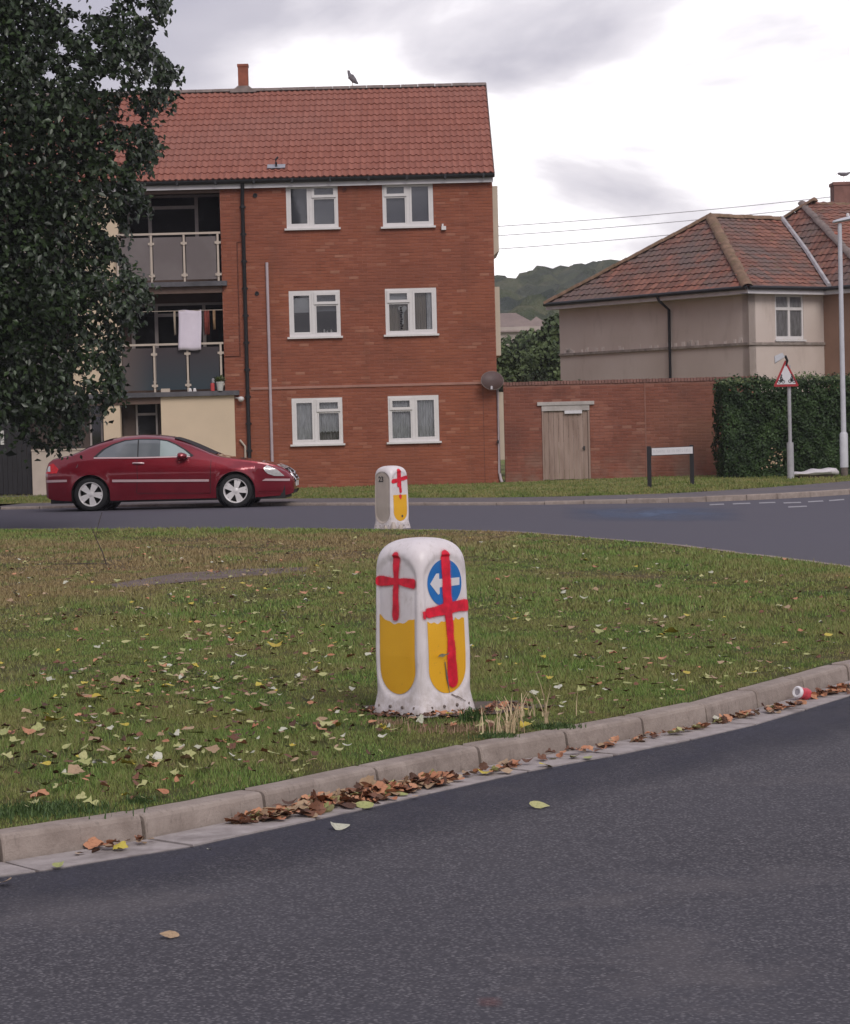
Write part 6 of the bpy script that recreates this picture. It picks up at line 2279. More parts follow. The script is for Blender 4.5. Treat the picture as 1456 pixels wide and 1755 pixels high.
def bol_point(th, v):
    n = bol_n(v); a = bol_a(v)
    cs, sn_ = math.cos(th), math.sin(th)
    r_ = a / (abs(cs) ** n + abs(sn_) ** n) ** (1 / n)
    x, y = r_ * cs, r_ * sn_
    if abs(x) >= abs(y):
        ins = bol_inset(y, v); x -= math.copysign(ins * sm(1.0, 0.8, abs(y) / max(abs(x), 1e-6)), x)
    else:
        ins = bol_inset(x, v); y -= math.copysign(ins * sm(1.0, 0.8, abs(x) / max(abs(y), 1e-6)), y)
    c = abs(math.sin(2 * th)); f = bol_flare(c, v)
    return x + cs * f, y + sn_ * f


def face_pt(k, u, v, off):
    """point on face k (0 = +x, 1 = +y, 2 = -x, 3 = -y), u to the right seen from outside"""
    n = bol_n(v); a = bol_a(v)
    uu = min(abs(u) / a, 0.985)
    d = a * (1 - uu ** n) ** (1 / n) - bol_inset(u, v) * sm(1.0, 0.8, abs(u) / max(1e-6, a)) + off
    # right hand tangent seen from outside for outward +x is +y
    o = [Vector((1, 0, 0)), Vector((0, 1, 0)), Vector((-1, 0, 0)), Vector((0, -1, 0))][k]
    t = [Vector((0, 1, 0)), Vector((-1, 0, 0)), Vector((0, -1, 0)), Vector((1, 0, 0))][k]
    return o * d + t * u + Vector((0, 0, v))


def seg_sdf(u, v, a, c, r0, r1):
    ax, ay = a; bx, by = c
    dx, dy = bx - ax, by - ay
    t = min(1, max(0, ((u - ax) * dx + (v - ay) * dy) / (dx * dx + dy * dy)))
    return math.hypot(u - ax - dx * t, v - ay - dy * t) - (r0 + (r1 - r0) * t)


def child(mb_or_me, name, m, parent, smooth=None):
    me = mb_or_me.mesh(name, m, smooth) if isinstance(mb_or_me, MB) else mb_or_me
    o = bpy.data.objects.new(name, me); COL.objects.link(o); o.parent = parent
    return o


def patch(k, test, u0, u1, v0, v1, du, off, name, m, parent, attr=None, snap=True):
    """grid patch hugging face k where test(u,v) < 0"""
    nu, nv = int((u1 - u0) / du), int((v1 - v0) / du)
    D = {}
    for i in range(nu + 1):
        for j in range(nv + 1):
            D[i, j] = test(u0 + du * i, v0 + du * j)
    mb = MB(); vid = {}; vals = []

    def vert(i, j):
        if (i, j) not in vid:
            u, v = u0 + du * i, v0 + du * j
            d = D[i, j]
            if snap and d > 0:      # pull the rim vertices back onto the outline
                e_ = du * 0.5
                gx = (test(u + e_, v) - test(u - e_, v)) / (2 * e_); gy = (test(u, v + e_) - test(u, v - e_)) / (2 * e_)
                g2 = gx * gx + gy * gy + 1e-9
                u -= gx * d / g2; v -= gy * d / g2
            vid[i, j] = len(mb.v); mb.v.append(tuple(face_pt(k, u, v, off))); vals.append(d)
        return vid[i, j]
    for i in range(nu):
        for j in range(nv):
            c = [D[i, j], D[i + 1, j], D[i + 1, j + 1], D[i, j + 1]]
            if min(c) < 0:
                mb.f.append((vert(i, j), vert(i + 1, j), vert(i + 1, j + 1), vert(i, j + 1)))
    me = mb.mesh(name, m, 60)
    if attr:
        at_ = me.attributes.new(attr, 'FLOAT', 'POINT')
        at_.data.foreach_set('value', vals)
    return child(me, name, m, parent)


def text_child(body, size, mw, name, m, parent):
    cu = bpy.data.curves.new(name, 'FONT'); cu.body = body; cu.size = size; cu.align_x = 'CENTER'; cu.align_y = 'CENTER'
    cu.extrude = 0.0008; cu.offset = size * 0.02
    tmp = bpy.data.objects.new('tmp', cu); COL.objects.link(tmp)
    bpy.context.view_layer.update()
    me = bpy.data.meshes.new_from_object(tmp.evaluated_get(bpy.context.evaluated_depsgraph_get()))
    bpy.data.objects.remove(tmp); me.name = name
    me.materials.clear(); me.materials.append(M(m))
    o = bpy.data.objects.new(name, me); COL.objects.link(o); o.parent = parent
    o.matrix_basis = mw
    return o


def bollard_body(root, left_beige=None):
    mb = MB(); NT = 144
    vs_ = [0, 0.012, 0.03, 0.05] + [0.07 + 0.0125 * i for i in range(52)]
    vs_ = [v for v in vs_ if v < 0.72] + [0.72 + (BH - 0.72) * (1 - (1 - i / 14) ** 2.0) for i in range(0, 14)] 
    for v in vs_:
        mb.v += [(*bol_point(2 * math.pi * j / NT + math.pi / NT, v), v) for j in range(NT)]
    for i in range(len(vs_) - 1):
        for j in range(NT):
            mb.f.append((i * NT + j, i * NT + (j + 1) % NT, (i + 1) * NT + (j + 1) % NT, (i + 1) * NT + j))
    o = len(mb.v); mb.v.append((0, 0, BH)); L0 = (len(vs_) - 1) * NT
    for j in range(NT):
        mb.f.append((L0 + j, L0 + (j + 1) % NT, o))
    return child(mb, 'shell', 'bollard_white', root, smooth=60)


# ---- near bollard: face 2 (-x) looks left-front, face 3 (-y) looks right-front once turned
B1 = gnd(727, 1221, KH)
ROT1 = rad(43.5)
bol = thing('traffic_bollard', (B1.x, B1.y + 0.02, KH), 'large white keep-left bollard in the foreground with red crosses sprayed over its faces', 'bollard', 'traffic bollards')
bol.matrix_basis = Matrix.Translation((B1.x, B1.y + 0.06, KH - 0.005)) @ Matrix.Rotation(ROT1, 4, 'Z')
# outward normals after the turn: -x -> (-cos, -sin): left-front ; -y -> (sin, -cos): right-front
LF, RF = 2, 3
bollard_body(bol)


def yellow_test(toprag):
    def f(u, v):
        hw, bot = 0.128, 0.108
        d = math.hypot(u, v - (bot + hw)) - hw if v < bot + hw else abs(u) - hw
        return max(d, (v - toprag(u)))
    return f


ragL = lambda u: 0.475 + 0.02 * (u < -0.06) * (-(u + 0.06) / 0.05) - 0.014 * math.exp(-((u - 0.0) / 0.06) ** 2) + 0.004 * math.sin(u * 90) + 0.012 * (u > 0.07) * ((u - 0.07) / 0.04)
ragR = lambda u: 0.468 + 0.006 * math.sin(u * 40 + 1) + 0.004 * math.sin(u * 130) + 0.012 * (u > 0.06)
patch(LF, yellow_test(ragL), -0.145, 0.145, 0.095, 0.52, 0.005, 0.0022, 'yellow_panel', 'reflective_yellow', bol)
patch(RF, yellow_test(ragR), -0.145, 0.145, 0.095, 0.52, 0.005, 0.0022, 'yellow_panel', 'reflective_yellow', bol)
for kf in (0, 1):
    patch(kf, yellow_test(lambda u: 0.47), -0.145, 0.145, 0.095, 0.52, 0.008, 0.0022, 'yellow_panel', 'reflective_yellow', bol)
# blue disc with white arrow
CV = 0.660
disc = patch(RF, lambda u, v: math.hypot(u - 0.0, v - CV) - 0.118, -0.13, 0.13, CV - 0.13, CV + 0.13, 0.005, 0.0025, 'keep_left_disc', 'sign_blue', bol)


def poly_sdf(poly):
    P_ = np.array(poly)

    def f(u, v):
        d = 1e9; j = len(poly) - 1
        for i in range(len(poly)):
            ax, ay = poly[j]; bx, by = poly[i]
            dx, dy = bx - ax, by - ay
            t = min(1, max(0, ((u - ax) * dx + (v - ay) * dy) / (dx * dx + dy * dy)))
            d = min(d, math.hypot(u - ax - dx * t, v - ay - dy * t)); j = i
        return -d if in_poly(u, v, poly) else d
    return f


arrow = [(-0.103, CV + 0.0), (-0.060, CV + 0.050), (-0.040, CV + 0.050), (-0.040, CV + 0.022), (0.102, CV + 0.022), (0.100, CV - 0.016), (-0.040, CV - 0.020), (-0.040, CV - 0.052), (-0.052, CV - 0.056)]
aw = patch(RF, poly_sdf(arrow), -0.12, 0.12, CV - 0.07, CV + 0.07, 0.004, 0.0042, 'white_arrow', 'sign_white', disc)


def wob(u, v, s_=1.0):
    return 0.0016 * math.sin(u * 38 * s_ + v * 21) + 0.0012 * math.sin(v * 57 * s_ - u * 33) + 0.0004 * math.sin(u * 310 + v * 270)


def cross_left(u, v):
    d = min(seg_sdf(u, v, (0.006, 0.795), (0.004, 0.70), 0.022, 0.0165), seg_sdf(u, v, (0.004, 0.70), (-0.002, 0.50), 0.0165, 0.020),
            seg_sdf(u, v, (-0.125, 0.672), (0.03, 0.674), 0.023, 0.013), seg_sdf(u, v, (0.02, 0.674), (0.122, 0.664), 0.013, 0.0215), seg_sdf(u, v, (0.0, 0.51), (-0.012, 0.485), 0.016, 0.006))
    return d - 0.003 + wob(u, v)


def cross_right(u, v):
    d = min(seg_sdf(u, v, (0.004, 0.795), (0.012, 0.55), 0.026, 0.028), seg_sdf(u, v, (0.012, 0.55), (0.022, 0.36), 0.024, 0.020), seg_sdf(u, v, (0.022, 0.36), (0.030, 0.17), 0.024, 0.033),
            seg_sdf(u, v, (-0.118, 0.518), (0.03, 0.535), 0.022, 0.026), seg_sdf(u, v, (0.03, 0.535), (0.135, 0.540), 0.026, 0.026), seg_sdf(u, v, (-0.15, 0.52), (-0.15, 0.495), 0.004, 0.004))
    return d - 0.003 + wob(u, v)


patch(LF, lambda u, v: cross_left(u, v) - 0.02, -0.16, 0.16, 0.43, 0.84, 0.0035, 0.0058, 'sprayed_cross', 'spray_red', bol, 'edge', snap=False)
o_ = patch(RF, lambda u, v: cross_right(u, v) - 0.02, -0.172, 0.172, 0.10, 0.84, 0.0035, 0.0064, 'sprayed_cross', 'spray_red', bol, 'edge', snap=False)
# the edge attribute holds the shifted distance: shift back
for o in bol.children:
    if 'edge' in o.data.attributes:
        at_ = o.data.attributes['edge']; n = len(at_.data); v = np.zeros(n, np.float32); at_.data.foreach_get('value', v); at_.data.foreach_set('value', v + 0.02)
# peeled flap and scar low on the right panel
def scar(u, v):
    d = min(seg_sdf(u, v, (-0.025, 0.265), (-0.012, 0.19), 0.002, 0.005), seg_sdf(u, v, (-0.012, 0.19), (0.006, 0.11), 0.005, 0.002), seg_sdf(u, v, (0.02, 0.10), (0.045, 0.085), 0.003, 0.001), seg_sdf(u, v, (0.045, 0.09), (0.10, 0.06), 0.002, 0.001))
    return d + 0.5 * wob(u, v)


patch(RF, scar, -0.06, 0.12, 0.05, 0.28, 0.003, 0.0075, 'cracked_scar', 'base_dark', bol)
pa, pb = face_pt(RF, -0.080, 0.292, 0.012), face_pt(RF, -0.012, 0.300, 0.016)
MB_ = MB()
for i in range(7):
    t = i / 6; p = pa.lerp(pb, t)
    MB_.v += [tuple(p + Vector((0, 0, 0.004 * math.sin(t * 9)))), tuple(p + Vector((0, -0.012, 0.014 + 0.004 * math.sin(t * 7))))]
MB_.f = [(2 * i, 2 * i + 2, 2 * i + 3, 2 * i + 1) for i in range(6)]
child(MB_, 'peeled_flap', 'leaf_white', bol)


def base_bolts(root, only=None):
    for k in range(4):
        for u in (-0.13, -0.045, 0.045, 0.13):
            p = face_pt(k, u, 0.045, 0.004)
            c0 = Vector((0, 0, 0.045)); d_ = (p - c0).normalized()
            T = Matrix.Translation(p + Vector((0, 0, 0))) @ d_.to_track_quat('Z', 'Y').to_matrix().to_4x4()
            child(MB().lathe([(0, 0.003), (0.007, 0.003), (0.009, -0.004), (0.009, -0.02)], 10, T), 'bolt', 'base_dark', root, smooth=40)


base_bolts(bol)

# ---- far bollard
B2 = gnd(672, 905, KH)
bol2 = thing('traffic_bollard', B2, 'farther white bollard with blank beige side marked 23 and one red cross', 'bollard', 'traffic bollards')
bol2.matrix_basis = Matrix.Translation((B2.x, B2.y, KH - 0.005)) @ Matrix.Rotation(rad(44), 4, 'Z')
bollard_body(bol2)
patch(LF, lambda u, v: panel_sdf(u, v, 0.150, 0.075, 0.805), -0.17, 0.17, 0.06, 0.83, 0.01, 0.002, 'blank_face', 'bollard_beige', bol2)
patch(RF, yellow_test(lambda u: 0.475), -0.145, 0.145, 0.095, 0.52, 0.008, 0.0022, 'yellow_panel', 'reflective_yellow', bol2)


def cross_far(u, v):
    return min(seg_sdf(u, v, (-0.01, 0.80), (-0.012, 0.62), 0.032, 0.026), seg_sdf(u, v, (0.0, 0.66), (0.012, 0.52), 0.022, 0.014), seg_sdf(u, v, (-0.125, 0.665), (-0.03, 0.68), 0.024, 0.020), seg_sdf(u, v, (0.0, 0.69), (0.135, 0.715), 0.020, 0.022),
               seg_sdf(u, v, (-0.03, 0.63), (-0.028, 0.60), 0.014, 0.012), seg_sdf(u, v, (0.0, 0.455), (0.004, 0.43), 0.02, 0.010)) - 0.006 + wob(u, v)


o = patch(RF, lambda u, v: cross_far(u, v) - 0.02, -0.17, 0.17, 0.38, 0.86, 0.006, 0.006, 'sprayed_cross', 'spray_thin', bol2, 'edge', snap=False)
at_ = o.data.attributes['edge']; v = np.zeros(len(at_.data), np.float32); at_.data.foreach_get('value', v); at_.data.foreach_set('value', v + 0.02)
patch(RF, lambda u, v: math.hypot(u - 0.03, v - 0.175) - 0.018, -0.02, 0.08, 0.14, 0.21, 0.005, 0.0045, 'dark_spot', 'soil', bol2)  # small flat dark disc laid on the face
fp = face_pt(LF, 0.0, 0.0, 0.0)
tn = Matrix(((0, 0, -1, 0), (-1, 0, 0, 0), (0, 1, 0, 0), (0, 0, 0, 1)))   # text x -> -y, text y -> z, text normal -> -x
p = face_pt(LF, -0.02, 0.695, 0.006)
text_child('23', 0.105, Matrix.Translation(p) @ tn, 'painted_number', 'print_black', bol2)
base_bolts(bol2)
for (dx, w, h) in ((0.02, 0.09, 0.10), (0.12, 0.07, 0.06), (-0.09, 0.06, 0.05)):
    p = bol2.matrix_basis.inverted() @ Vector((B2.x + dx, B2.y - 0.28, KH))
    mb = MB().lathe([(0, h), (w * 0.25, h * 0.9), (w * 0.45, h * 0.4), (w * 0.5, -0.01)], 9, Matrix.Translation((p.x, p.y, 0.005)))
    child(mb, 'mortar_lump', 'bollard_beige', bol2, smooth=60)

# ================================================================== DRY STEMS, WEEDS
def stem(mb, p, L, lean, az, w):
    pts = []
    d = Vector((math.cos(az), math.sin(az), 0))
    for i in range(5):
        t = i / 4
        pts.append(p + d * lean * L * t * t + Vector((0, 0, L * t * (1 - 0.2 * lean * t))))
    for i in range(4):
        s_ = Vector((-math.sin(az) + 0.6, math.cos(az) * 0.3, 0)).normalized() * w * (1 - i / 5)
        s2 = Vector((-math.sin(az) + 0.6, math.cos(az) * 0.3, 0)).normalized() * w * (1 - (i + 1) / 5)
        mb.add([pts[i] - s_, pts[i] + s_, pts[i + 1] + s2, pts[i + 1] - s2], [(0, 1, 2, 3)])


def tuft(px, py, n, L, spread, w, m, label, seed):
    r_ = random.Random(seed)
    c = gnd(px, py, KH)
    mb = MB()
    for i in range(n):
        p = Vector((c.x + r_.gauss(0, spread), c.y + r_.gauss(0, spread * 0.5), KH))
        stem(mb, p, L * r_.uniform(0.4, 1.1), r_.uniform(0.05, 0.7), r_.uniform(0, 6.28), w * r_.uniform(0.6, 1.3))
    o = mb.build('grass_tuft', m, kind='stuff'); tag(o, label, 'grass tuft')
    return o


tuft(868, 1256, 36, 0.17, 0.045, 0.0042, 'straw', 'clump of tall pale dry grass standing at the kerb right of the near bollard', 1)
tuft(780, 1252, 260, 0.045, 0.13, 0.003, 'dead_grass', 'low trampled dry grass in front of the near bollard', 2)
tuft(810, 1236, 150, 0.07, 0.03, 0.005, 'weed_green', 'dark green weed tuft against the right foot of the near bollard', 3)
tuft(935, 1246, 5, 0.30, 0.006, 0.0055, 'straw', 'single tall dry stem standing just behind the kerb', 4)
tuft(948, 1248, 300, 0.03, 0.06, 0.0035, 'weed_green', 'low dark weeds spilling over the kerb joint right of the dry grass', 5)
tuft(848, 1264, 220, 0.028, 0.045, 0.0035, 'weed_green', 'small green weeds at the kerb edge in front of the dry grass', 6)
tuft(60, 1394, 700, 0.045, 0.14, 0.0035, 'weed_green', 'lush dark grass tuft overhanging the kerb at the left edge', 7)
tuft(240, 1376, 160, 0.035, 0.03, 0.003, 'weed_green', 'small green tuft growing over the kerb joint in the left foreground', 8)
tuft(660, 1242, 160, 0.035, 0.05, 0.003, 'dead_grass', 'withered grass at the left foot of the near bollard', 9)
tuft(905, 1228, 16, 0.16, 0.09, 0.0045, 'straw', 'sparse leaning dry stems on the lawn behind the dry clump', 10)
# thin bare twig standing on the far lawn
q = gnd(182, 968, KH)
Tq = q.y / FPX
mb = MB().tube([q, q + Vector((-0.04, 0, 0.14)), q + Vector((-0.11, 0, 0.30)), q + Vector((-0.07, 0, 0.46)), q + Vector((-0.03, 0, 0.58))], 0.008, 5, 0.003)
mb.tube([q + Vector((-0.11, 0, 0.30)), q + Vector((-0.15, 0, 0.42))], 0.005, 5, 0.002)
mb.tube([q + Vector((0, 0, 0.01)), q + Vector((-0.3, 0, 0.02)), q + Vector((-0.6, 0.1, 0.015))], 0.008, 5, 0.004)
o = mb.build('twig', 'twig'); tag(o, 'thin bent bare twig sticking up from the dry lawn at the left', 'twig')

# ================================================================== FALLEN LEAVES
def leaf_mesh(kind, seed, m):
    r_ = random.Random(seed)
    mb = MB()
    if kind == 'lobed':
        pts = []
        lob = 5
        for i in range(lob * 4):
            t = 2 * math.pi * i / (lob * 4)
            rr = 0.5 * (0.78 + 0.22 * abs(math.cos(lob * t / 2)) ** 0.8) * r_.uniform(0.85, 1.1)
            if abs(t - math.pi * 1.5) < 0.25: rr *= 0.5
            pts.append((rr * math.cos(t), rr * math.sin(t)))
    else:
        pts = []
        for i in range(12):
            t = 2 * math.pi * i / 12
            pts.append((0.5 * math.cos(t) * r_.uniform(0.92, 1.08), 0.27 * math.sin(t) * (1 - 0.25 * math.cos(t)) * r_.uniform(0.85, 1.1)))
    cu = r_.uniform(0.35, 0.95); ax = r_.uniform(0, 3.14)
    f = lambda x, y: cu * ((x * math.cos(ax) + y * math.sin(ax)) ** 2) * 1.3 + 0.12 * math.sin(5 * x + 3 * y) * 0.4
    mb.v = [(x, y, f(x, y)) for x, y in pts] + [(x * 0.5, y * 0.5, f(x * 0.5, y * 0.5) + 0.02) for x, y in pts] + [(0, 0, 0.0)]
    n = len(pts)
    mb.f = [(i, (i + 1) % n, n + (i + 1) % n, n + i) for i in range(n)] + [(n + i, n + (i + 1) % n, 2 * n) for i in range(n)]
    zmin = min(v[2] for v in mb.v)
    mb.v = [(x, y, z - zmin) for x, y, z in mb.v]
    return mb, mb.mesh('fallen_leaf', m)


LEAF = {}
for m_ in ('leaf_pale', 'leaf_tan', 'leaf_orange', 'leaf_brown', 'leaf_yellow', 'leaf_white'):
    LEAF[m_] = [leaf_mesh(r'lobed' if i % 2 else 'oval', hash(m_) % 97 + i if False else sum(map(ord, m_)) + i, m_) for i in range(4)]
COLN = {'leaf_pale': 'pale yellow-green', 'leaf_tan': 'tan', 'leaf_orange': 'orange-brown', 'leaf_brown': 'dark brown', 'leaf_yellow': 'bright yellow', 'leaf_white': 'whitish'}


def leaf_at(p, m_, size, label=None, group=None, flat=0.25, v=None):
    mb, me = LEAF[m_][rnd.randrange(4) if v is None else v]
    o = link('fallen_leaf', me)
    o.location = p
    o.rotation_euler = (rnd.uniform(-flat, flat), rnd.uniform(-flat, flat), rnd.uniform(0, 6.28))
    o.scale = (size, size, size)
    tag(o, label, 'leaf', group)
    return o


# leaves picked out one by one in the photograph
special = [
    (924, 1384, 0.0, 'leaf_pale', 0.085, 'pale curled leaf alone on the asphalt right of the gutter leaf pile'),
    (581, 1421, 0.0, 'leaf_white', 0.080, 'flat whitish leaf on the asphalt just below the gutter leaf pile'),
    (290, 1606, 0.0, 'leaf_tan', 0.065, 'lone tan leaf with upright stalk in the middle of the near road'),
    (358, 1456, 0.0, 'leaf_white', 0.02, 'tiny white scrap of leaf on the road near the left kerb joint'),
    (163, 1450, 0.012, 'leaf_orange', 0.085, 'brownish leaf leaning against the kerb face at the left'),
    (100, 1483, 0.012, 'leaf_pale', 0.06, 'pale leaf lying on the channel blocks at the far left'),
    (10, 1512, 0.012, 'leaf_tan', 0.07, 'tan leaf on the channel at the lower left frame edge'),
    (206, 1454, 0.012, 'leaf_yellow', 0.06, 'small yellow leaf in the gutter beside the brownish one'),
    (68, 1375, KH, 'leaf_orange', 0.085, 'orange leaf on the turf near the left frame edge above the kerb'),
    (156, 1388, KH, 'leaf_pale', 0.065, 'pale leaf on the kerb edge at the left'),
    (120, 1338, KH, 'leaf_pale', 0.07, 'pale leaf on the lower left turf above the orange leaf'),
    (248, 1357, KH, 'leaf_pale', 0.07, 'pale leaf by the kerb near the left kerb joint'),
    (168, 1203, KH, 'leaf_yellow', 0.115, 'large upright bright yellow leaf on the left lawn'),
    (146, 1202, KH, 'leaf_orange', 0.10, 'orange leaf touching the large bright yellow leaf'),
    (94, 1244, KH, 'leaf_yellow', 0.11, 'wide yellow leaf low on the left lawn'),
    (559, 1251, KH, 'leaf_pale', 0.09, 'long pale leaf on the turf left of the near bollard'),
    (680, 1259, KH, 'leaf_pale', 0.09, 'pale leaf just in front of the near bollard'),
    (816, 1268, KH, 'leaf_pale', 0.06, 'small pale leaf at the kerb edge by the dry grass'),
    (503, 1287, KH, 'leaf_yellow', 0.04, 'little yellow leaf alone on the turf above the leaf pile'),
    (303, 1129, KH, 'leaf_tan', 0.10, 'tan leaf on the darker grass in mid lawn at the left'),
    (472, 1112, KH, 'leaf_yellow', 0.10, 'yellowish leaf on the mid lawn left of the bollard'),
    (1148, 1090, KH, 'leaf_yellow', 0.10, 'upright yellow leaf on the lawn right of the bollard'),
    (1205, 1244, 0.012, 'leaf_orange', 0.075, 'orange leaf on the channel beside a kerb joint'),
    (935, 1312, 0.012, 'leaf_yellow', 0.075, 'yellow leaf on the channel right of the dry grass'),
    (984, 1298, 0.012, 'leaf_pale', 0.075, 'pale green leaf standing at the foot of the kerb'),
    (1008, 1299, 0.012, 'leaf_pale', 0.06, 'flat pale leaf on the channel beside the standing one'),
    (835, 1325, 0.012, 'leaf_yellow', 0.08, 'flat yellow leaf in the gutter below the near bollard'),
    (865, 1323, 0.012, 'leaf_tan', 0.07, 'tan leaf in the gutter right of the flat yellow one'),
    (763, 1343, 0.012, 'leaf_tan', 0.07, 'tan leaf at the right end of the gutter leaf pile'),
    (785, 1337, 0.012, 'leaf_orange', 0.06, 'rusty leaf between the leaf pile and the flat yellow leaf'),
    (1158, 1257, 0.012, 'leaf_pale', 0.09, 'large pale green leaf on the channel at the right'),
    (1195, 1248, 0.012, 'leaf_pale', 0.07, 'pale leaf on the channel right of the large green one'),
    (1230, 1232, 0.012, 'leaf_white', 0.075, 'cream leaf curled in the gutter past the right kerb joint'),
    (1325, 1212, 0.012, 'leaf_tan', 0.08, 'tan leaf in the gutter just left of the crushed can'),
    (1425, 1185, 0.012, 'leaf_pale', 0.07, 'pale leaf in the gutter right of the crushed can'),
]
for (px, py, z, m_, s_, lab) in special:
    o = leaf_at(gnd(px, py, z + 0.004) + Vector((0, 0, 0.022 if z > 0.05 else 0.0)), m_, s_ * 1.05, lab, None)
    if z == 0.0 and s_ > 0.03:
        o.data = LEAF[m_][2][1]; o.scale = (s_, s_, s_); o.rotation_euler = (0.42, 0.2, 0.3); o.location.z = 0.12 * s_

# scattered leaves on the lawn
n_obj = 0
stuffL = {k: MB() for k in LEAF}
cands = []
for i in range(6500):
    px = rnd.uniform(-30, 1490); py = rnd.uniform(925, 1400)
    p = gnd(px, py, KH)
    if not in_poly(p.x, p.y, innerp): continue
    # density falls towards the back right; thicker on the left middle
    dens = 0.95 if (px < 640 and 960 < py < 1330) else (0.50 if px > 800 else 0.7)
    dens *= 1 - 0.75 * max(0, (py - 1180) / 200) if py > 1180 else 1.0
    dens *= 0.12 + 0.95 * (0.5 + 0.5 * math.sin(p.x * 2.3 + 1.7 * math.sin(p.y * 0.8)) * math.sin(p.y * 0.9 + 2))
    if rnd.random() > dens: continue
    if math.hypot(p.x - B1.x, p.y - B1.y - 0.06) < 0.28: continue
    cands.append(p)
cands = cands[:2500]
cands.sort(key=lambda p: p.y)
for i, p in enumerate(cands):
    r_ = rnd.random()
    m_ = 'leaf_pale' if r_ < 0.26 else 'leaf_brown' if r_ < 0.60 else 'leaf_tan' if r_ < 0.76 else 'leaf_orange' if r_ < 0.86 else 'leaf_white' if r_ < 0.95 else 'leaf_yellow'
    s_ = 0.03 + 0.05 * rnd.random() ** 1.5 if m_ != 'leaf_brown' else rnd.uniform(0.03, 0.055)
    pos = Vector((p.x, p.y, KH + 0.018 + rnd.uniform(0, 0.014)))
    if i < 255:
        pxl = 728 + FPX * (p - CAM).dot(RV) / (p - CAM).dot(F)
        side = 'near the left frame edge' if pxl < 200 else 'left of the near bollard' if pxl < 470 else 'just left of the near bollard' if pxl < 690 else 'behind the near bollard' if pxl < 800 else 'right of the near bollard' if pxl < 1100 else 'near the right frame edge'
        dk = min((p - q_).length for q_ in near)
        dep_ = 'kerbside grass' if dk < 0.7 else 'nearer lawn' if p.y < 12.0 else 'middle lawn' if p.y < 14.5 else 'farther lawn'
        sz_ = 'small' if s_ < 0.045 else 'larger' if s_ > 0.062 else 'mid-sized'
        leaf_at(pos, m_, s_, f'{sz_} {COLN[m_]} leaf on the {dep_} {side}', f'{COLN[m_]} leaves fallen on the lawn', 0.45)
    else:
        mb, me = LEAF[m_][rnd.randrange(4)]
        T = Matrix.Translation(pos) @ Matrix.Rotation(rnd.uniform(0, 6.28), 4, 'Z') @ Matrix.Rotation(rnd.uniform(-0.4, 0.4), 4, 'X') @ Matrix.Scale(s_, 4)
        stuffL[m_].add([T @ Vector(v) for v in mb.v], mb.f)
for m_, mb in stuffL.items():
    if mb.v:
        o = mb.build('leaf_litter', m_, None, kind='stuff')
        tag(o, f'{COLN[m_]} leaves scattered over the farther lawn', 'leaf litter')

# leaf pile in the gutter, near the middle of the kerb
pileM = {k: MB() for k in ('leaf_orange', 'leaf_brown', 'leaf_tan', 'leaf_pale')}


def gutter_leaves(px0, px1, y0, y1, n, spread, size=(0.045, 0.085), thick=0.03):
    for i in range(n):
        t = rnd.random()
        px = px0 + (px1 - px0) * t; py = y0 + (y1 - y0) * t
        p = gnd(px, py, 0.01)
        e_ = math.sin(math.pi * t) ** 0.5
        off = abs(rnd.gauss(0, spread)) * e_
        d = Vector((0.55, -0.83, 0))
        p = p + d * off
        r_ = rnd.random()
        m_ = 'leaf_orange' if r_ < 0.42 else 'leaf_brown' if r_ < 0.72 else 'leaf_tan' if r_ < 0.94 else 'leaf_pale'
        mb, me = LEAF[m_][rnd.randrange(4)]
        s_ = rnd.uniform(*size)
        T = Matrix.Translation(Vector((p.x, p.y, 0.012 + rnd.random() * thick * e_ * math.exp(-off * 8)))) @ Matrix.Rotation(rnd.uniform(0, 6.28), 4, 'Z') @ Matrix.Rotation(rnd.gauss(0, 0.45), 4, 'X') @ Matrix.Scale(s_, 4)
        pileM[m_].add([T @ Vector(v) for v in mb.v], mb.f)


gutter_leaves(398, 775, 1412, 1332, 330, 0.085, thick=0.05)
gutter_leaves(775, 1220, 1335, 1243, 75, 0.03, (0.035, 0.06))
gutter_leaves(1080, 1120, 1272, 1262, 10, 0.03, (0.035, 0.06))
gutter_leaves(1225, 1370, 1240, 1206, 60, 0.035, (0.035, 0.07))
gutter_leaves(1385, 1470, 1198, 1176, 70, 0.035, (0.04, 0.075))
gutter_leaves(130, 260, 1465, 1441, 18, 0.02, (0.03, 0.05))
for m_, mb in pileM.items():
    o = mb.build('gutter_leaves', m_, None, kind='stuff')
    tag(o, f'{COLN[m_]} leaves heaped in the gutter along the kerb', 'leaf litter')
# rotting leaf bits round the bollard
mbs = {'leaf_brown': MB(), 'leaf_orange': MB()}
for i in range(150):
    a_ = rnd.uniform(math.pi * 1.0, math.pi * 2.15); q = 0.25 + abs(rnd.gauss(0, 0.08))
    m_ = 'leaf_brown' if rnd.random() < 0.6 else 'leaf_orange'
    mb, me = LEAF[m_][rnd.randrange(4)]
    T = Matrix.Translation((B1.x + 0.05 + math.cos(a_) * q * 1.2, B1.y + 0.06 + math.sin(a_) * q, KH + 0.01 + rnd.random() * 0.015)) @ Matrix.Rotation(rnd.uniform(0, 6.28), 4, 'Z') @ Matrix.Rotation(rnd.gauss(0, 0.4), 4, 'X') @ Matrix.Scale(rnd.uniform(0.02, 0.05), 4)
    mbs[m_].add([T @ Vector(v) for v in mb.v], mb.f)
for m_, mb in mbs.items():
    tag(mb.build('leaf_litter', m_, None, kind='stuff'), f'{COLN[m_]} rotting leaf scraps round the foot of the near bollard', 'leaf litter')

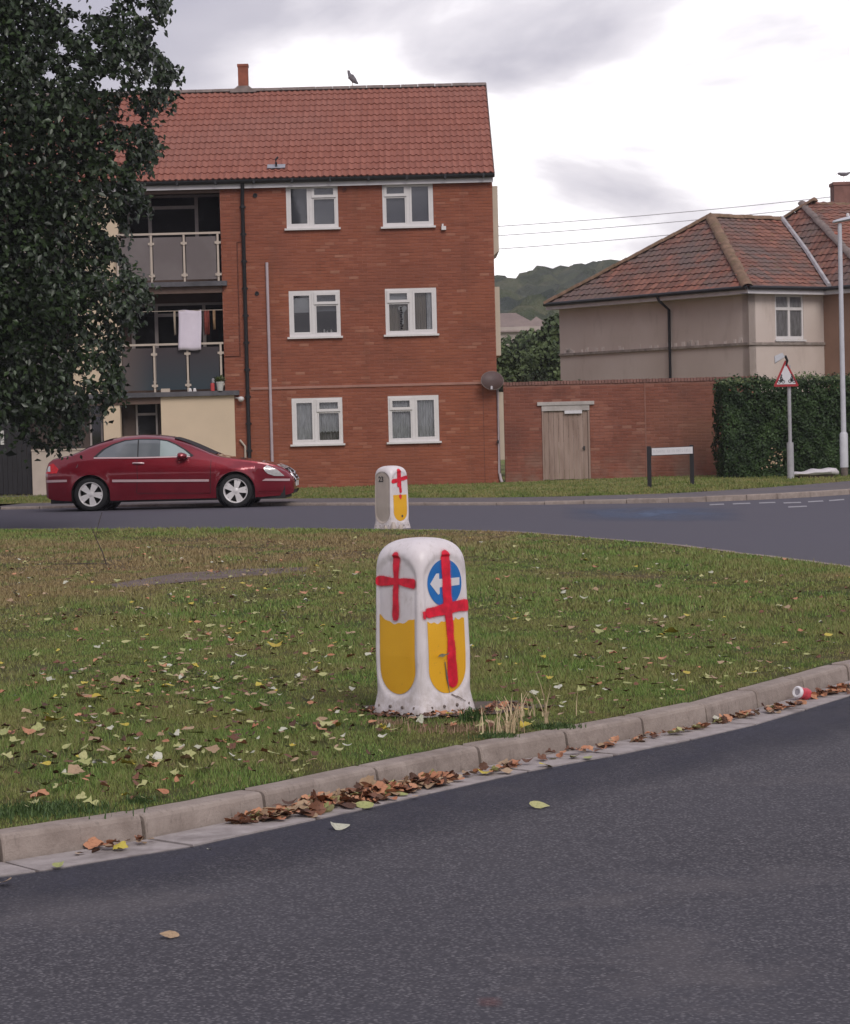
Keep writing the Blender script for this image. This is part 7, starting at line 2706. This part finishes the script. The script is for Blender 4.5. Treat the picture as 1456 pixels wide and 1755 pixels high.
# crushed can in the gutter
q = gnd(1375, 1199, 0.01)
can = thing('crushed_can', q, 'crushed red and white can lying in the gutter at the right', 'can')
T = Matrix.Translation(q + Vector((0.0, 0.0, 0.034))) @ Matrix.Rotation(rad(-52), 4, 'Z') @ Matrix.Rotation(rad(76), 4, 'X') @ Matrix.Diagonal((1.0, 0.92, 0.85, 1))
mb = MB(); mb.lathe([(0.0, -0.052), (0.026, -0.052), (0.033, -0.044), (0.035, -0.03), (0.031, 0.0), (0.036, 0.02), (0.034, 0.040), (0.029, 0.050)], 20, T)
mb.v = [(x + 0.003 * math.sin(z * 190 + x * 60), y, z + 0.003 * math.sin(x * 150 + y * 99)) for x, y, z in mb.v]
child(mb, 'can_body', 'can_red', can, smooth=40).matrix_parent_inverse = inv_world(can)
mb = MB(); mb.lathe([(0.036, 0.036), (0.037, 0.046), (0.029, 0.056), (0.020, 0.052), (0.019, 0.046)], 20, T)
child(mb, 'can_rim', 'can_white', can, smooth=40).matrix_parent_inverse = inv_world(can)
mb = MB(); mb.lathe([(0.0, 0.047), (0.0205, 0.047)], 16, T)
child(mb, 'can_end', 'grey_plastic', can).matrix_parent_inverse = inv_world(can)

# ================================================================== BIG TREE ON THE LEFT
TY = 39.0
tx = at(-190, 500, TY).x
tree = thing('broadleaf_tree', (tx, TY, KH - 0.05), 'large dark leafy tree overhanging the flats and car from the left', 'tree')
trunk = MB()
tp_ = [Vector((tx, TY, 0.0)), Vector((tx + 0.05, TY, 0.5)), Vector((tx + 0.02, TY + 0.05, 2.0)), Vector((tx + 0.12, TY, 4.2)), Vector((tx + 0.0, TY, 6.5)), Vector((tx + 0.1, TY, 9.0)), Vector((tx, TY, 11.5))]
trunk.tube(tp_, [0.42, 0.30, 0.26, 0.22, 0.16, 0.10, 0.04], 14)
tr_o = trunk.build('trunk', 'bark', tree, smooth=50)
# right hand silhouette of the crown, height -> reach (world x at TY), taken as real extents of the boughs
edge_px = [(-420, 60), (-300, 170), (-160, 235), (-60, 268), (0, 284), (30, 264), (60, 250), (90, 252), (110, 302), (140, 300), (165, 285), (195, 232), (225, 250), (240, 282), (262, 262), (285, 222), (310, 236), (340, 246), (365, 214), (400, 196), (440, 204),
           (468, 232), (490, 262), (510, 244), (540, 222), (570, 208), (610, 200), (650, 206), (672, 212), (690, 188), (705, 142), (735, 132), (760, 116), (768, 60), (772, 30), (700, 0), (640, -60)]
ez_, ex_ = [], []
for (py, px) in edge_px[:34]:
    p = at(px, py, TY); ez_.append(p.z); ex_.append(p.x)
ez_, ex_ = np.array(ez_)[::-1], np.array(ex_)[::-1]
lowpx = [(-700, 640), (-260, 640), (-60, 690), (0, 715), (40, 760), (62, 745), (90, 775), (120, 760), (140, 700), (190, 695), (230, 660)]
lx_, lz_ = [], []
for (px, py) in lowpx:
    p = at(px, py, TY); lx_.append(p.x); lz_.append(p.z)
zt_top = 12.6
ncl = 8200
cl_P = []
r_ = np.random.default_rng(5)
tries = 0
while len(cl_P) < ncl:
    z = r_.uniform(1.0, zt_top); x = r_.uniform(tx - 4.6, -4.0)
    ex = np.interp(z, ez_, ex_)
    if z > ez_[-1]:
        ex = ex_[-1] - (z - ez_[-1]) * 0.9
    if x > tx:
        if x > ex - 0.10: continue
        if z < np.interp(x, lx_, lz_) + 0.10: continue
        m_ = (ex - x)
    else:
        Rr = 4.4 * math.sin(min(1, max(0, (z - 1.4) / (zt_top - 1.4))) * math.pi) ** 0.55
        if tx - x > Rr: continue
        m_ = Rr - (tx - x)
    dep = min(3.6, 0.35 + 1.9 * math.sqrt(max(0.0, m_))) * (1 if z < 9 else max(0.15, (zt_top - z) / 3.6))
    y = TY + r_.uniform(-1, 1) * dep
    cl_P.append((x, y, z, m_))
cl_P = np.array(cl_P)
# gaps where the sky shows
gaps = [(150, 5, 42, 16), (245, 22, 12, 8), (130, 45, 13, 10), (187, 145, 17, 10), (165, 82, 7, 6), (128, 115, 8, 6), (84, 130, 8, 6), (250, 147, 9, 7), (296, 148, 6, 6), (222, 205, 14, 12), (105, 86, 7, 6), (190, 392, 12, 12), (196, 460, 10, 10), (205, 270, 9, 10), (160, 645, 10, 7), (133, 650, 7, 8), (212, 180, 10, 8)]
LP, LN = [], []
for (x, y, z, m_) in cl_P:
    k = 17 if m_ > 0.35 else 11
    sp_ = 0.19 if m_ > 0.4 else 0.12
    c = np.array([x, y, z])
    o_ = r_.normal(0, 1, (k, 3)) * [sp_, sp_, sp_ * 1.1]
    LP.append(c + o_); LN.append(np.tile([0.25, -0.55, 0.7], (k, 1)) + r_.normal(0, 0.35, (k, 3)))
# dangling sprays along the outline
for i in range(420):
    z = r_.uniform(1.3, 9.5); ex = np.interp(z, ez_, ex_)
    L = r_.uniform(0.1, 0.35)
    base_ = np.array([ex - 0.18 + r_.normal(0, 0.05), TY + r_.uniform(-0.7, 0.7), z])
    for t in np.linspace(0, 1, 6):
        LP.append((base_ + np.array([0.16 * t, 0, 0.05 - L * t * t]) + r_.normal(0, 0.025, (2, 3)))); LN.append(np.tile([0.5, -0.6, 0.4], (2, 1)))
LP = np.concatenate(LP); LN = np.concatenate(LN)
# cut the gaps: cylinders of missing boughs along the view, widened a little
rel = LP - np.array(CAM)
dep = rel @ np.array(F); pxx = 728 + FPX * (rel @ np.array(RV)) / dep; pyy = 877.5 - FPX * (rel @ np.array(UV)) / dep
keep = np.ones(len(LP), bool)
for (gx, gy, a, c) in gaps:
    inside = ((pxx - gx) / (a * 1.35)) ** 2 + ((pyy - gy) / (c * 1.35)) ** 2 < 1 + 0.5 * np.sin(pxx * 0.9 + pyy * 0.7)
    keep &= ~(inside & (r_.random(len(LP)) < 0.97))
LP, LN = LP[keep], LN[keep]
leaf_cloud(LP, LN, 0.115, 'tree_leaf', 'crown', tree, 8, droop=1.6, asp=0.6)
sel = cl_P[cl_P[:, 3] > 0.75]
IP = sel[:, :3][r_.integers(0, len(sel), 15000)] * [1, 0, 1] + r_.normal(0, 0.22, (15000, 3)) * [1, 0, 1] + np.stack([np.zeros(15000), TY + r_.uniform(-0.9, 0.9, 15000), np.zeros(15000)], 1)
rel = IP - np.array(CAM); dep = rel @ np.array(F); pxx = 728 + FPX * (rel @ np.array(RV)) / dep; pyy = 877.5 - FPX * (rel @ np.array(UV)) / dep
keep = np.ones(len(IP), bool)
for (gx, gy, a, c) in gaps:
    keep &= ((pxx - gx) / (a * 1.7 + 6)) ** 2 + ((pyy - gy) / (c * 1.7 + 6)) ** 2 > 1
IP = IP[keep]
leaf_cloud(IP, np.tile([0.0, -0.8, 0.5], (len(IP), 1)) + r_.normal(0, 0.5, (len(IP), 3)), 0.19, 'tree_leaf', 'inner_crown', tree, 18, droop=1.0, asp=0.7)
# limbs reaching from the trunk into the crown
lim = MB()
for i in range(34):
    j = r_.integers(0, len(cl_P))
    x, y, z, m_ = cl_P[j]
    zz = max(1.8, z - r_.uniform(0.3, 1.6)); t = min(1, zz / 11.0)
    s0 = Vector((tx + 0.05, TY, zz))
    mid = s0.lerp(Vector((x, y, z)), 0.5) + Vector((0, 0, 0.25))
    lim.tube([s0, mid, Vector((x, y, z))], [0.07, 0.045, 0.015], 6)
lim.build('limbs', 'bark', tree, smooth=50)

# ================================================================== SHRUBS, DISTANT HOUSES, HILL
def blob_tree(name, c, R_, n, size, m, label, cat='bush', seed=1, trunk_h=0.0, squash=1.0):
    r_ = np.random.default_rng(seed)
    root = thing(name, (c[0], c[1], 0.0), label, cat)
    k = 26
    cs = r_.normal(0, 1, (k, 3)); cs /= np.linalg.norm(cs, axis=1, keepdims=True)
    cs = np.array([c[0], c[1], c[2]]) + cs * np.array([R_[0], R_[1], R_[2]]) * r_.uniform(0.4, 0.75, (k, 1))
    P, N = [], []
    per = n // k
    for q in cs:
        d = r_.normal(0, 1, (per, 3)); d /= np.linalg.norm(d, axis=1, keepdims=True)
        rr = min(R_) * r_.uniform(0.30, 0.5)
        pp_ = q + d * rr * r_.uniform(0.75, 1.05, (per, 1))
        P.append(pp_); N.append(d)
    P = np.concatenate(P); N = np.concatenate(N)
    kp = P[:, 2] > 0.05
    leaf_cloud(P[kp], N[kp], size, m, 'crown', root, seed, asp=0.7)
    MB().tube([(c[0], c[1], -0.3), (c[0], c[1], c[2] * 0.5), (c[0] + 0.1, c[1], c[2])], [0.18, 0.13, 0.05], 8).build('trunk', 'bark', root, smooth=50)
    return root


bx = lambda px, Y: at(px, 600, Y).x
blob_tree('bush', (bx(890, 66), 66, 1.9), (1.1, 1.0, 1.1), 5200, 0.13, 'bush_leaf_dark', 'dark green bush rising behind the garden wall beside the flats', seed=1)
blob_tree('bush', (bx(945, 68), 68, 1.8), (1.2, 1.1, 1.15), 5200, 0.13, 'bush_leaf_dark', 'dark rounded bush behind the garden wall close to the beige house', seed=2)
blob_tree('small_tree', (bx(872, 74), 74, 2.7), (1.1, 1.1, 1.3), 5200, 0.15, 'bush_leaf', 'lighter green tree behind the dark bush next to the flats', 'tree', seed=3)
blob_tree('small_tree', (bx(935, 80), 80, 2.9), (1.7, 1.4, 1.35), 6500, 0.17, 'bush_leaf', 'broad mid green tree behind the bushes left of the beige house', 'tree', seed=4)
blob_tree('small_tree', (bx(962, 92), 92, 3.9), (1.3, 1.4, 1.6), 5200, 0.22, 'bush_leaf', 'taller tree farther back beside the beige house eaves', 'tree', seed=5)
blob_tree('small_tree', (bx(915, 120), 120, 4.4), (2.6, 2.0, 1.6), 5200, 0.28, 'bush_leaf', 'distant tree at the foot of the wooded hill', 'tree', seed=6)

for (px, py, Y, w, h, lab, tilt) in [(884, 560, 140, 3.4, 2.4, 'distant pale pink roofed house half hidden by trees beside the flats', 1), (922, 562, 170, 2.6, 1.8, 'small distant house with pinkish gable among trees below the hill', 0)]:
    c = at(px, py, Y)
    dh = thing('distant_house', (c.x, Y, 0), lab, 'house')
    MB().box((c.x - w / 2, Y, -0.3), (c.x + w / 2, Y + 5, c.z)).build('wall', 'far_wall', dh)
    rf = MB().add([(c.x - w / 2 - 0.2, Y - 0.2, c.z - 0.3), (c.x + w / 2 + 0.2, Y - 0.2, c.z - 0.3), (c.x + w / 2 + 0.2, Y + 5.2, c.z - 0.3), (c.x - w / 2 - 0.2, Y + 5.2, c.z - 0.3), (c.x - (w / 2 if tilt else 0), Y + 2.5, c.z + 0.9), (c.x + (0.1 if tilt else 0), Y + 2.5, c.z + 0.9)],
                  [(0, 1, 5, 4), (2, 3, 4, 5), (1, 2, 5), (3, 0, 4)]).build('roof', 'far_roof', dh)

# wooded hill: terrain with crowns of trees standing out of it
sky_px = [(-400, 560), (400, 520), (700, 500), (860, 485), (885, 476), (930, 470), (960, 470), (1000, 462), (1050, 457), (1150, 448), (1300, 452), (1500, 470), (1900, 520)]
hy0, hy1 = 330.0, 620.0
hxs = np.arange(-150, 230, 1.9); hys = np.linspace(200, 640, 150)
cand = r_.uniform([-160, 195], [240, 650], (5200, 2))
cr_r = r_.uniform(3.0, 6.2, len(cand)); cr_h = r_.uniform(3.0, 7.5, len(cand))
sk = [(at(px, py, 600).x, at(px, py, 600).z) for px, py in sky_px]
skx = np.array([s_[0] for s_ in sk]); skz = np.array([s_[1] for s_ in sk])
X, Y = np.meshgrid(hxs, hys)
ridge = np.interp(X * 600 / np.maximum(Y, 1) * 1.0, skx, skz)
t = np.clip((Y - 200) / 400, 0, 1)
Z = (ridge - 4.0) * (t ** 1.15) - 0.5 + 2.2 * np.sin(X * 0.045 + Y * 0.02) * t * (1 - t) * 2 + 2.0 * np.sin(Y * 0.06 + X * 0.013) * t * (1 - t) * 3
Z = np.where(Y > 600, Z - (Y - 600) * 0.35, Z)
cz = np.zeros_like(Z)
cell = {}
for i, (cx_, cy_) in enumerate(cand):
    m_ = (np.abs(hxs - cx_) < cr_r[i]); n_ = (np.abs(hys - cy_) < cr_r[i])
    if not m_.any() or not n_.any(): continue
    ii = np.where(n_)[0]; jj = np.where(m_)[0]
    sub = np.ix_(ii, jj)
    d2 = ((X[sub] - cx_) ** 2 + (Y[sub] - cy_) ** 2) / cr_r[i] ** 2
    cz[sub] = np.maximum(cz[sub], cr_h[i] * np.sqrt(np.clip(1 - d2, 0, 1)) ** 1.0 + r_.normal(0, 0.32, d2.shape) * (d2 < 1))
Z = Z + cz * np.clip((Y - 200) / 60, 0.2, 1)
nyv, nxv = Z.shape
V = np.stack([X.ravel(), Y.ravel(), Z.ravel()], 1)
idx = np.arange(nyv * nxv).reshape(nyv, nxv)
Q = np.stack([idx[:-1, :-1].ravel(), idx[:-1, 1:].ravel(), idx[1:, 1:].ravel(), idx[1:, :-1].ravel()], 1)
me = bpy.data.meshes.new('wooded_hill'); me.from_pydata(V.tolist(), [], Q.tolist()); me.materials.append(M('hill_wood')); me.shade_smooth(); me.update()
link('wooded_hill', me, kind='structure')

# thin evening haze
hz = MB().box((-420, -30, -2.0), (420, 700, 95)).mesh('haze')
hm = bpy.data.materials.new('haze_air'); hm.use_nodes = True
hn = hm.node_tree; hn.nodes.clear()
ho = hn.nodes.new('ShaderNodeOutputMaterial'); hv = hn.nodes.new('ShaderNodeVolumePrincipled')
hv.inputs['Color'].default_value = (0.86, 0.84, 0.9, 1); hv.inputs['Density'].default_value = 0.00038; hv.inputs['Anisotropy'].default_value = 0.2
hn.links.new(hv.outputs[0], ho.inputs['Volume'])
hz.materials.append(hm)
HAZE = True
if HAZE:
    link('haze', hz, kind='stuff')
